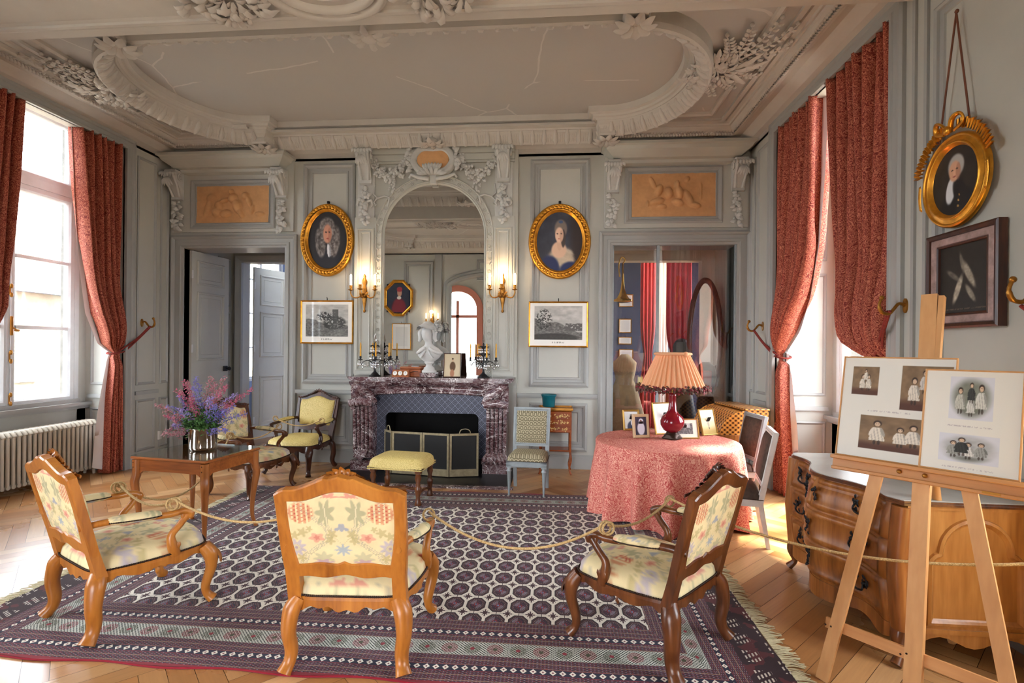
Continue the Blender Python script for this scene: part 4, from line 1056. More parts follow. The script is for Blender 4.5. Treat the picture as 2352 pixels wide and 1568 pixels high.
def door_leaf(idx, w, h, panels, label, loc, rz, knob=True, knobx=None):
    mb = MB(); mb.box(0, w, -.02, .02, 0.01, h)
    for s in (-1, 1):
        mb.frame((0, s*.02, 0), (-s, 0, 0), (0, 0, 1), (0, s, 0))
        for (x0, x1, z0, z1) in panels:
            a, b = sorted((-s*x0, -s*x1)); mb.rect(a, b, z0, z1, [(0, 0), (0, .010), (.012, .020), (.028, .016), (.036, -.004), (.075, -.004), (.08, .006), (.088, .002), (.09, 0)])
    mb.T = Matrix.Identity(4)
    o = mb.build('door_%d' % idx, MT['wall']); struct(o, label); o.location = loc; o.rotation_euler = (0, 0, rz)
    if knob:
        k = MB()
        for s in (-1, 1): k.cbox(knobx, s*.03, 1.28, .05, .02, .13, .006); k.lathe([(.008, 0), (.008, .03), (.026, .045), (.028, .06), (.016, .072), (.001, .074)], 12); 
        k = MB()
        for s in (-1, 1):
            k.cbox(knobx, s*.03, 1.28, .10, .024, .085, .01); k.tube([(knobx+.02, s*.03, 1.28), (knobx+.02, s*.06, 1.28)], .010, 8); k.ell((knobx+.02, s*.085, 1.28), (.032, .026, .032), 12, 8)
        k.build('door_knob', MT['black'], o)
    h = MB()
    for z in (.35, 1.6, 2.7): h.tube([(0, -.03, z-.06), (0, -.03, z+.06)], .012, 8)
    h.build('hinge', MT['winpaint'], o)
    return o
pn = [(.10, .66, 1.42, 2.45), (.10, .66, 2.56, 2.92), (.10, .66, .22, 1.10)]
door_leaf(1, .76, 3.05, pn, 'open panelled door leaf folded back in the left doorway', (-5.36, YB+.08, 0), math.radians(85), True, .69)
pn2 = [(.12, .66, 1.45, 2.25), (.12, .66, 2.36, 2.9), (.12, .66, .22, 1.12)]
door_leaf(2, .80, 3.02, pn2, 'second panelled door leaf standing ajar beyond the left doorway', (-5.22, Y2+.22, 0), math.radians(72), True, .72)
# blue room beyond
mb = MB(); mb.box(-7.0, -2.9, 12.4, 12.5, 0, 4); mb.box(-3.0, -2.9, 8.5, 12.5, 0, 4); mb.box(-7.0, -2.9, 8.5, 12.5, 4.0, 4.1)
mb.box(-6.3, -6.2, 8.5, 9.6, 0, 4); mb.box(-6.3, -6.2, 11.1, 12.5, 0, 4); mb.box(-6.3, -6.2, 9.6, 11.1, 0, .95); mb.box(-6.3, -6.2, 9.6, 11.1, 3.7, 4); mb.box(-7, -5.9, 8.49, 8.51, 0, 4)
struct(mb.build('wall_blue_room', MT['blue']), 'pale blue room beyond the vestibule')
mb = FLW(MB(), -6.2); mb.rect(11.16, 11.9, 1.2, 3.6, PAN); mb.box(9.6, 11.1, .93, .98, 0, .06); mb.ring([(9.6, .95), (11.1, .95), (11.1, 3.7), (9.6, 3.7)], [(0, -.05), (0, .03), (.07, .03), (.07, -.05)]); mb.box(10.32, 10.38, .95, 3.7, -.04, .02)
for z in (1.6, 2.3, 3.0): mb.box(9.6, 11.1, z, z+.03, -.03, 0)
struct(mb.build('window_6', MT['winpaint']), 'white window of the blue room')
def radiator(label, loc, rz, n, H, mat, pitch=.058, dp=.17):
    t = thing('radiator', label, 'radiator', loc, rz)
    for i in range(n):
        mb = MB(); x = (i-(n-1)/2.0)*pitch
        for y in (-dp/2+.022, 0, dp/2-.022): mb.tube([(x, y, .08), (x, y, H-.04)], .018, 8)
        mb.tube([(x, -dp/2, H-.05), (x, -dp/2+.03, H-.01), (x, dp/2-.03, H-.01), (x, dp/2, H-.05)], [.020, .024, .024, .020], 8)
        mb.tube([(x, -dp/2+.01, .09), (x, dp/2-.01, .09)], .024, 8)
        if i in (0, n-1): mb.tube([(x, -dp/2+.03, .08), (x, -dp/2+.02, 0)], .018, 8); mb.tube([(x, dp/2-.03, .08), (x, dp/2-.02, 0)], .018, 8)
        mb.build('section', mat, t)
    L = n*pitch/2
    for z in (.1, H-.06): MB().tube([(-L, 0, z), (L, 0, z)], .022, 8).build("pipe", mat, t)

    return t
ra = radiator('cream cast-iron column radiator under the left window', (-5.92, 5.29, 0), math.radians(90), 29, .68, MT['radiator'])
v = MB().tube([(.86, 0, .60), (.93, 0, .60)], .022, 8).ell((.95, 0, .60), (.03, .03, .04)); v.build('valve', MT['black'], ra)
radiator('dark blue lit radiator glimpsed in the blue room beyond the left doorway', (-6.02, 10.45, 0), math.radians(90), 16, .78, MT['blue'])
# display room beyond the glazed doorway
mb = MB()
mb.box(.40, .76, Y1-.02, Y2, 0, 3.6); mb.box(2.52, 2.8, Y1-.02, Y2+.2, 0, 3.6); mb.box(.4, 2.8, Y1-.02, Y2+.2, 3.35, 3.6)
struct(mb.build('wall_closet', MT['cream']), 'cream lined passage behind the display glass')
mb = MB(); mb.box(.0, .9, Y2, Y2+.2, 0, 3.6); mb.box(.9, 2.32, Y2, Y2+.2, 3.06, 3.6); mb.box(2.32, 3.0, Y2, Y2+.2, 0, 3.6); struct(mb.build('wall_closet_back', MT['cream']))
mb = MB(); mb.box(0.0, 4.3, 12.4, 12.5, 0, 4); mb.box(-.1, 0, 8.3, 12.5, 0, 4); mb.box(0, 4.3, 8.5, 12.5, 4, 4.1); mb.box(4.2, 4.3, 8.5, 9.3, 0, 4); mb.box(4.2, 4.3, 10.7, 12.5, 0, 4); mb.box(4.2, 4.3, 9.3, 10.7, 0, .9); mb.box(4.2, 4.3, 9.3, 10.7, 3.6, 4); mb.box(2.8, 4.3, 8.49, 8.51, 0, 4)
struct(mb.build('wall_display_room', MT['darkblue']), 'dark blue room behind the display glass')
# glass door of the display
fr = MB().frame((0, YB+.02, 0), (1, 0, 0), (0, 0, 1), (0, -1, 0))
fr.ring([(.79, 0), (2.43, 0), (2.43, 3.08), (.79, 3.08)], [(0, -.02), (0, .015), (.02, .015), (.02, -.02)]); fr.box(1.385, 1.42, .02, 3.07, -.02, .015)
o = struct(fr.build('door_3', MT['greypaint']), 'glazed display screen closing the right doorway')
g = MB().box(.81, 1.385, YB+.02, YB+.026, .02, 3.06); g.box(1.42, 2.41, YB+.02, YB+.026, .02, 3.06); g.build('pane', MT['glassref'], o)
# ------------------------------------------------------------------ floral silk
def star(x, y, cx, cy, R, n, amp=.25, ph=0, sx=1, sy=1, rot=0, soft=.12):
    c, s = math.cos(rot), math.sin(rot); u = ((x-cx)*c+(y-cy)*s)/sx; v = (-(x-cx)*s+(y-cy)*c)/sy
    r = np.hypot(u, v); th = np.arctan2(v, u); e = R*(1+amp*np.cos(n*th+ph)); return 1-sst(1-soft, 1+soft, r/np.maximum(e, 1e-6))
def floral(x, y, sh=0.0):
    x = np.abs((x+.27) % .54-.27); y = (y+sh) % .42
    c = base_of(x, (220, 203, 158))
    band = np.abs((x-.13)-(.07*np.cos((y-.05)*2*PI/.34)))-.022
    lace = (band < 0)*(np.sin(x*420+np.sin(y*190)*1.6)*np.sin(y*360) > .0); c = mixc(c, lace*.45, (120, 122, 122))
    lf = star(x, y, .075, .335, .045, 7, .32, .4, .85, 1.35, .15); c = mixc(c, lf*.8, (146, 146, 116)); c = mixc(c, lf*(np.abs(x-.075-(y-.335)*.1) < .0025), (215, 205, 170))
    p = el(x, y, .195, .335, .062, .058); st_ = (np.sin((x-.195)*260) > -.1)*.8; c = mixc(c, p*st_, (196, 112, 78)); c = mixc(c, p*(np.sin(y*300)*np.sin(x*190) > .6), (176, 62, 52))
    c = mixc(c, star(x, y, .125, .195, .027, 5, .2, 1, 1.3, .9)*.85, (212, 140, 122)); c = mixc(c, star(x, y, .125, .195, .013, 5, .3, 0)*.7, (190, 96, 88))
    for (a, b, r, q) in ((.05, .215, .022, 1), (.06, .18, .02, 2), (.195, .225, .022, 3), (.235, .205, .02, 4), (.16, .245, .014, 2), (.21, .075, .02, 2)): c = mixc(c, star(x, y, a, b, r, 5, .35, q)*.7, (168, 154, 104))
    c = mixc(c, star(x, y, .232, .135, .042, 9, .25)*.75, (158, 152, 186)); c = mixc(c, el(x, y, .232, .135, .02, .02)*.8, (196, 184, 140)); c = mixc(c, el(x, y, .232, .135, .008, .008)*.8, (140, 120, 150))
    c = mixc(c, star(x, y, 0, .125, .032, 8, .4, 0, 1, .8)*.8, (132, 150, 178)); c = mixc(c, star(x, y, .01, .25, .018, 3, .5, 1)*.8, (128, 138, 170))
    c = mixc(c, star(x, y, .10, .075, .036, 7, .3, 1, 1.2, .9)*.75, (168, 166, 134)); c = mixc(c, star(x, y, .10, .05, .028, 6, .3, 1, 1.5, .6)*.8, (170, 132, 158)); c = mixc(c, star(x, y, .05, .0, .03, 6, .3, 1, 1.4, .8)*.8, (206, 120, 112))
    v = np.abs(y-(.15+.05*np.sin(x*28))) < .0016; c = mixc(c, v*.6, (160, 152, 110))
    c = c*.80+np.array((220, 203, 158), float)*.20
    return c*(.96+.08*fbm(x*18+y*3, y*18, 3, 2))[:, None]
TL = math.radians(13)
def BF(mb): return mb.frame((0, -.275, .40), (1, 0, 0), (0, -sin(TL), cos(TL)), (0, -cos(TL), -sin(TL)))
def seat_outline(n=72, w1=.345, w0=.295, y0=-.30, y1=.315, serp=.03, off=0):
    P = []
    for i in range(n):
        t = 2*PI*i/n; c, s = cos(t), sin(t)
        k = 1/(abs(c)**7+abs(s)**7)**(1/7.0); u, v = c*k, s*k
        y = y0+(y1-y0)*(v+1)/2; hw = w0+(w1-w0)*(v+1)/2; hw += .012*cos(PI*v)
        if v > 0: y += serp*v**3*cos(PI*u*.9)
        nx, ny = c, s; P.append((u*(hw+off), y+off*s, u, v))
    return P
def crest(x, H=.066, W=.31):
    a = abs(x)/W; r = H*(1-float(sst(.12, .78, np.array([a]))[0]))
    r += .012*math.exp(-((abs(x)-.0)/.022)**2)+.006*math.exp(-((abs(x)-.075)/.02)**2)-.008*math.exp(-((abs(x)-.04)/.008)**2)
    return r
def armchair(name, label, wd, fab, pads=True, group=None, ornate=False, carve_mat=None):
    t = thing(name, label, 'armchair', (0, 0, 0), 0, group)
    flo = fab == MT['floral']
    # legs
    for s in (-1, 1):
        mb = MB(); pts = smooth_pts([(s*.300, .265, .39), (s*.322, .298, .33), (s*.326, .305, .24), (s*.306, .282, .12), (s*.308, .288, .055), (s*.326, .314, .014)], 5)
        mb.tube(pts, list(np.interp(np.linspace(0, 1, len(pts)), [0, .2, .4, .75, .88, 1], [.046, .050, .037, .026, .029, .036])), 10, flat=.9)
        mb.leaf((s*.318, .325, .37), (s*.25, .25, -1), .13, .06, (s*.5, 1, 0), .1)
        mb.build('leg', wd, t)
    for s in (-1, 1):
        mb = MB(); pts = smooth_pts([(s*.252, -.268, .39), (s*.282, -.292, .33), (s*.292, -.305, .22), (s*.280, -.296, .12), (s*.284, -.308, .06), (s*.300, -.338, .014)], 5)
        mb.tube(pts, list(np.interp(np.linspace(0, 1, len(pts)), [0, .2, .4, .75, .88, 1], [.044, .050, .042, .035, .037, .043])), 10, flat=.85); mb.build('leg', wd, t)
    # seat rails
    O = seat_outline(96); mb = MB(); vs = []
    for (x, y, u, v) in O:
        if abs(u) > .98 and abs(v) < .98: z = .345+.012*cos(3*PI*v)+.008*abs(v)
        elif v > 0: z = .335+.018*cos(4*PI*u)-.012*(1-abs(u))
        else: z = .338-.012*cos(2*PI*u)+.01*cos(6*PI*u)
        k = .93; L = math.hypot(x, y) or 1; ix, iy = x-x/L*.045, y-y/L*.045
        vs += [(x, y, .412), (x*1.006, y*1.006, .385), (x, y, z), (ix, iy, z+.004), (ix, iy, .41)]
    n = len(O); fs = [(i*5+k, i*5+(k+1) % 5, ((i+1) % n)*5+(k+1) % 5, ((i+1) % n)*5+k) for i in range(n) for k in range(5)]
    mb.add(vs, fs, False)
    for (cx, cy, dx, dy) in ((0, .352, 1, 0), (-.31, .0, 0, 1), (.31, .0, 0, 1)):
        for q in range(-3, 4): mb.leaf((cx+dx*q*.016, cy+dy*q*.016, .352), (dx*q*.4+.0, dy*q*.4, -.2+.1*abs(q)), .05, .026, (cx*3, cy*3, 0), .2)
    mb.build('seat_rail', wd, t)
    # cushion
    mb = MB()
    def cf(a, r):
        i = a*96; x, y, u, v = O[int(round(i)) % 96]; k = r**.8; b = 1.012 if .05 < r < 1 else 1.0
        z = .405+.095*(1-r**5)**.5+.008*(1-r*r); cy = .01
        return (x*k*b, cy+(y-cy)*k*b, z)
    mb.grid(cf, 96, 22, cu=True); o = mb.build('seat', fab, t)
    if flo: paint(o, lambda x, y, z: floral(x, y+.28+(z-.45)*.4*0, .0))
    mb = MB(); per = seat_outline(220, off=.006); 
    for i, (x, y, u, v) in enumerate(per): mb.ell((x, y, .412), (.0068, .0068, .007), 5, 3)
    mb.tube([(x*.998, y*.998, .411) for x, y, u, v in per], .004, 5, closed=True)
    mb.build('nail_trim', MT['nail'], t)
    # back frame
    ns = 26
    def hw_o(v): return .300+.012*math.sin(PI*v*1.1)+.022*v**3
    def hw_i(v): return .228+.012*math.sin(PI*v)+.030*v
    def outline(hw, sb, stp, rc):
        P = []; 
        for i in range(ns): u = -1+2*i/ns; P.append((u*hw(0), sb(u)))
        for i in range(ns): v = i/ns; P.append((hw(v), sb(1)+(stp(1)-sb(1))*v))
        for i in range(ns): u = 1-2*i/ns; P.append((u*hw(1), stp(u)))
        for i in range(ns): v = 1-i/ns; P.append((-hw(v), sb(-1)+(stp(-1)-sb(-1))*v))
        return P
    osb = lambda u: .135-.014*abs(u)+.012*cos(3*PI*u)*.6
    ost = lambda u: .640+crest(u*.31)-.035*max(0, abs(u)-.86)**1.2*8
    isb = lambda u: .212+.010*math.exp(-(u/.10)**2)*2.0-.006*cos(PI*u*2)
    ist = lambda u: .574+.056*(1-float(sst(.05, .80, np.array([abs(u)]))[0]))
    mb = BF(MB()); mb.band(outline(hw_o, osb, ost, 0), outline(hw_i, isb, ist, 0), -.024, .020, rnd=.007)
    mb.build('back_frame', wd, t)
    for s in (-1, 1):
        mb = BF(MB()); a = sorted((s*.232, s*.300)); mb.add([(a[0], -.03, -.03), (a[1], -.03, -.03), (a[1], -.03, .022), (a[0], -.03, .022), (a[0], .17, -.024), (a[1], .17, -.024), (a[1], .17, .02), (a[0], .17, .02)], [(0, 3, 2, 1), (4, 5, 6, 7), (0, 1, 5, 4), (1, 2, 6, 5), (2, 3, 7, 6), (3, 0, 4, 7)])
        mb.build('stile', wd, t)
    mb = BF(MB())
    for q in range(-5, 6): mb.leaf((q*.014, .688+crest(.0)-.07-.004*abs(q), -.028), (q*.25, .5-.1*abs(q), -.1), .055, .03, (0, 0, -1), .4)
    for s in (-1, 1):
        for q in range(6): mb.leaf((s*(.10+.035*q), .636+crest(.1+.035*q)-.02, -.026), (s, -.2, -.1), .05, .022, (0, 0, -1), .4)
        mb.tube([(s*.285, .60, -.02), (s*.268, .40, -.026), (s*.262, .24, -.026)], .010, 6)
    mb.build('carving', carve_mat or wd, t)
    def panel(n0, dome):
        def f(a, b):
            u = 2*a-1; v = b; hw = hw_i(v)+.006; sb, st_ = isb(u)-.006, ist(u)+.006
            return (u*hw, sb+(st_-sb)*v, n0-dome*((1-abs(u)**5)*(1-abs(2*v-1)**5))**.6)
        return f
    mb = BF(MB()); mb.grid(panel(-.020, .05), 110, 90); o = mb.build('backrest', fab, t)
    if flo: paint(o, lambda x, y, z: floral(x, z-.56))
    mb = BF(MB()); mb.grid(panel(.010, -.006), 110, 90); o = mb.build('back_panel', fab, t)
    if flo: paint(o, lambda x, y, z: floral(x, z-.56))
    # arms
    for s in (-1, 1):
        mb = MB(); P = smooth_pts([(s*.268, -.365, .695), (s*.30, -.26, .705), (s*.335, -.10, .690), (s*.345, .04, .672), (s*.340, .125, .672), (s*.338, .165, .650), (s*.338, .165, .618)], 5)
        mb.tube(P, list(np.interp(np.linspace(0, 1, len(P)), [0, .3, .7, .85, 1], [.022, .02, .021, .027, .02])), 9)
        mb.tube([(s*(.338+.018*cos(a)*0), .150+.024*cos(a), .640+.024*sin(a)) for a in np.linspace(0, 5, 12)], .013, 7)
        mb.build('arm', wd, t)
        mb = MB(); P = smooth_pts([(s*.338, .155, .645), (s*.334, .115, .59), (s*.332, .065, .53), (s*.334, .07, .46), (s*.325, .09, .40)], 5)
        mb.tube(P, list(np.interp(np.linspace(0, 1, len(P)), [0, .5, .8, 1], [.020, .022, .03, .032])), 9)
        for q in range(5): mb.leaf((s*.352, .066+.006*q, .43), (0, (q-2)*.14, 1), .055, .02, (s, 0, 0), .1)
        mb.build('arm_support', wd, t)
        if pads:
            mb = MB(); 
            def pf(a, b):
                yy = -.26+.27*b; x0 = float(np.interp(yy, [-.26, -.1, .04], [.30, .335, .345])); r = max(.0, 1-abs(2*b-1)**4)**.5; an = 2*PI*a
                return (s*x0+.036*r*cos(an), yy, .708-.018*b+.030*r*sin(an))
            mb.grid(pf, 20, 26, cu=True); o = mb.build('arm_pad', fab, t)
            if flo: paint(o, lambda x, y, z: floral((y+.1)*1.0+.02, (x-s*.33)+z-.45))
            mb = MB()
            for q in range(40):
                b = q/39.0; yy = -.26+.27*b; x0 = float(np.interp(yy, [-.26, -.1, .04], [.30, .335, .345])); r = max(.0, 1-abs(2*b-1)**4)**.5
                for k in (-1, 1): mb.ell((s*x0+k*.036*r, yy, .700-.018*b), (.005, .005, .005), 5, 3)
            mb.build('pad_nails', MT['nail'], t)
    for ch in t.children:      # low, wide proportions of these seats
        ch.data.transform(Matrix.Diagonal((1, 1, .93, 1)))
    return t
chL = armchair('armchair', 'honey-wood floral armchair at the left, angled away, nearest the radiator', MT['pine'], MT['floral'], group=None)
chL.location = (-2.61, 3.00, .012); chL.rotation_euler = (0, 0, math.radians(-27))
chC = dup(chL, (-1.045, 2.80, .012), math.radians(3.5), 'honey-wood floral armchair seen squarely from behind in the centre foreground')
chR = armchair('armchair', 'walnut floral armchair at the right foreground, turned towards the round table', MT['walnut'], MT['floral'], carve_mat=MT['darkwood'])
chR.location = (.555, 2.995, .012); chR.rotation_euler = (0, 0, math.radians(49))
chB = dup(chR, (-3.42, 5.58, .0), math.radians(-104), 'walnut floral armchair behind the side table and its flower pot')
chY = armchair('armchair', 'dark carved armchair with plain yellow damask, left of the fireplace', MT['darkwood'], MT['yellow'])
chY.location = (-3.34, 6.56, 0); chY.rotation_euler = (0, 0, math.radians(172))
# a sliver of another chair at the right edge of the picture
chY.scale = (1.1, 1.1, 1.1)
chE = dup(chY, (2.34, 1.60, .0), math.radians(-10), 'yellow damask armchair partly cut off at the right edge, beyond the easel')

# ------------------------------------------------------------------ painted side chairs
def fl_leg(mb, x, y, h, r=.024, tilt=(0, 0)):
    seg = 24; prof = [(.010, 0), (.013, .02), (.010, .035), (.012, .05), (r*.95, h-.08), (r*1.25, h-.07), (r*1.25, h-.06), (r*.8, h-.05), (r*1.3, h-.03)]
    mb.lathe(prof, seg, (x, y, 0), sq=lambda a, z: (1+.10*cos(8*a)) if .05 < z < h-.08 else 1); mb.cbox(x, y, h+.01, r*2.5, r*2.5, .075)
def side_chair(label, fab, wd, loc, rz, W=.45, Dp=.40, SH=.44, BH=.94):
    t = thing('side_chair', label, 'chair', loc, rz)
    for (x, y, h) in ((-W/2+.03, Dp/2-.03, SH-.09), (W/2-.03, Dp/2-.03, SH-.09)): mb = MB(); fl_leg(mb, x, y, h); mb.build('leg', wd, t)
    for s in (-1, 1):
        mb = MB(); mb.add([(s*.19-.018, -Dp/2-.06, 0), (s*.19+.018, -Dp/2-.06, 0), (s*.19+.018, -Dp/2-.03, 0), (s*.19-.018, -Dp/2-.03, 0), (s*.19-.024, -Dp/2, SH-.06), (s*.19+.024, -Dp/2, SH-.06), (s*.19+.024, -Dp/2+.04, SH-.06), (s*.19-.024, -Dp/2+.04, SH-.06)], [(0, 3, 2, 1), (4, 5, 6, 7), (0, 1, 5, 4), (1, 2, 6, 5), (2, 3, 7, 6), (3, 0, 4, 7)]); mb.build('leg', wd, t)
    mb = MB(); pts = [(-W/2, Dp/2), (-.215, -Dp/2), (.215, -Dp/2), (W/2, Dp/2)]; pts = pts[::1]
    i_ = [(-W/2+.04, Dp/2-.035), (-.18, -Dp/2+.03), (.18, -Dp/2+.03), (W/2-.04, Dp/2-.035)]
    mb.band(pts, i_, SH-.105, SH-.045); mb.band([(x*1.01, y*1.01) for x, y in pts], [(x*.97, y*.97) for x, y in pts], SH-.08, SH-.065); mb.build('seat_rail', wd, t)
    mb = MB()
    def cf(a, r):
        an = 2*PI*a; c, s = cos(an), sin(an); k = 1/(abs(c)**9+abs(s)**9)**(1/9.0); u, v = c*k, s*k; hw = .212+(W/2-.212)*(v+1)/2
        return (u*hw*r**.8, v*Dp/2*r**.8, SH-.045+.075*(1-r**6)**.5+.012*(1-r*r))
    mb.grid(cf, 64, 16, cu=True); mb.build('seat', fab, t)
    T = math.radians(11); mb = MB().frame((0, -Dp/2+.015, SH-.06), (1, 0, 0), (0, -sin(T), cos(T)), (0, -cos(T), -sin(T)))
    H = (BH-SH+.06)/cos(T); b = .215
    mb.band([(-b, 0), (b, 0), (b+.004, H), (-b-.004, H)], [(-b+.04, .155), (b-.04, .155), (b-.036, H-.045), (-b+.036, H-.045)], -.02, .02) if 0 else None
    mb.band([(-b, .115), (b, .115), (b+.004, H), (-b-.004, H)], [(-b+.04, .155), (b-.04, .155), (b-.036, H-.042), (-b+.036, H-.042)], -.02, .02, rnd=.006)
    for s in (-1, 1): a = sorted((s*b, s*(b-.045))); mb.box(a[0], a[1], -.02, .125, -.02, .02); mb.ell((s*(b-.022), .06, -.022), (.016, .016, .006), 8, 5)
    mb.ring([(-b+.02, .135), (b-.02, .135), (b-.016, H-.02), (-b+.016, H-.02)], [(0, -.02), (.004, -.026), (.008, -.02)]); mb.build('back_frame', wd, t)
    mb = MB().frame((0, -Dp/2+.015, SH-.06), (1, 0, 0), (0, -sin(T), cos(T)), (0, -cos(T), -sin(T)))
    mb.grid(lambda a, c: ((2*a-1)*(b-.035), .15+(H-.19)*c, -.018-.03*((1-abs(2*a-1)**6)*(1-abs(2*c-1)**6))**.6), 20, 20); mb.grid(lambda a, c: ((1-2*a)*(b-.035), .15+(H-.19)*c, .012), 6, 6); mb.build('backrest', fab, t)
    n = MB()
    for q in range(60):
        f_ = q/59.0; n.ell((-W/2+W*f_, Dp/2+.004, SH-.045), (.004, .004, .004), 5, 3)
        n.ell((-(.215+(W/2-.215)*f_)-.003, -Dp/2+Dp*f_, SH-.045), (.004, .004, .004), 5, 3); n.ell(((.215+(W/2-.215)*f_)+.003, -Dp/2+Dp*f_, SH-.045), (.004, .004, .004), 5, 3)
    n.build('nail_trim', MT['nail'], t)
    return t
side_chair('grey painted chair with scallop-patterned seat, facing the room beside the fireplace', MT['scallop'], MT['greypaint'], (-.275, 5.85, .0), math.radians(175))
MT['brownvel'] = plain('brown_figured_velvet', srgb(72, 56, 46), .8, var=.35, scale=30)
side_chair('grey painted chair with dark velvet back, right behind the round table', MT['brownvel'], MT['greypaint'], (1.86, 5.62, 0), math.radians(96), SH=.45, BH=.97)
side_chair('white painted chair with dark velvet back, closest to the commode and far curtain', MT['brownvel'], MT['whitepaint'], (1.60, 4.66, 0), math.radians(76), SH=.45, BH=.97)

# ------------------------------------------------------------------ stool
t = thing('footstool', 'yellow damask stool on turned walnut legs in front of the fire screen', 'stool', (-1.62, 5.42, 0), math.radians(-6))
def bal(mb, x, y, h):
    mb.lathe([(.030, 0), (.038, .02), (.028, .05), (.021, .09), (.033, .16), (.035, .19), (.021, .21), (.028, .225), (.021, .24), (.034, .29), (.025, h-.03), (.031, h-.02)], 12, (x, y, 0)); mb.cbox(x, y, h+.01, .055, .055, .06)
for x in (-.25, .25):
    for y in (-.18, .18): mb = MB(); bal(mb, x, y, .36); mb.build('leg', MT['walnut'], t)
mb = MB()
for x in (-.25, .25): mb.tube(smooth_pts([(x, -.18, .10), (x*.95, -.06, .12), (x*.95, .06, .12), (x, .18, .10)], 4), .014, 8)
mb.tube(smooth_pts([(-.245, 0, .12), (-.1, 0, .13), (0, 0, .15), (.1, 0, .13), (.245, 0, .12)], 4), .014, 8); mb.build('stretcher', MT['walnut'], t)
mb = MB(); mb.grid(lambda a, r: ((lambda c, s: (c*.31/(abs(c)**8+abs(s)**8)**.125*min(1, r*1.0), s*.235/(abs(c)**8+abs(s)**8)**.125*min(1, r), .385+.10*(1-r**10)**.5+.018*(1-r*r)))(cos(2*PI*a), sin(2*PI*a))), 64, 18, cu=True)
mb.box(-.30, .30, -.225, .225, .37, .40); mb.build('seat', MT['yellow'], t)
mb = MB()
for q in range(48):
    f_ = q/47.0
    for s in (-1, 1): mb.ell((-.305+.61*f_, s*.231, .388), (.005, .005, .005), 5, 3); mb.ell((s*.305, -.23+.46*f_, .388), (.005, .005, .005), 5, 3)
mb.build('nail_trim', MT['nail'], t)
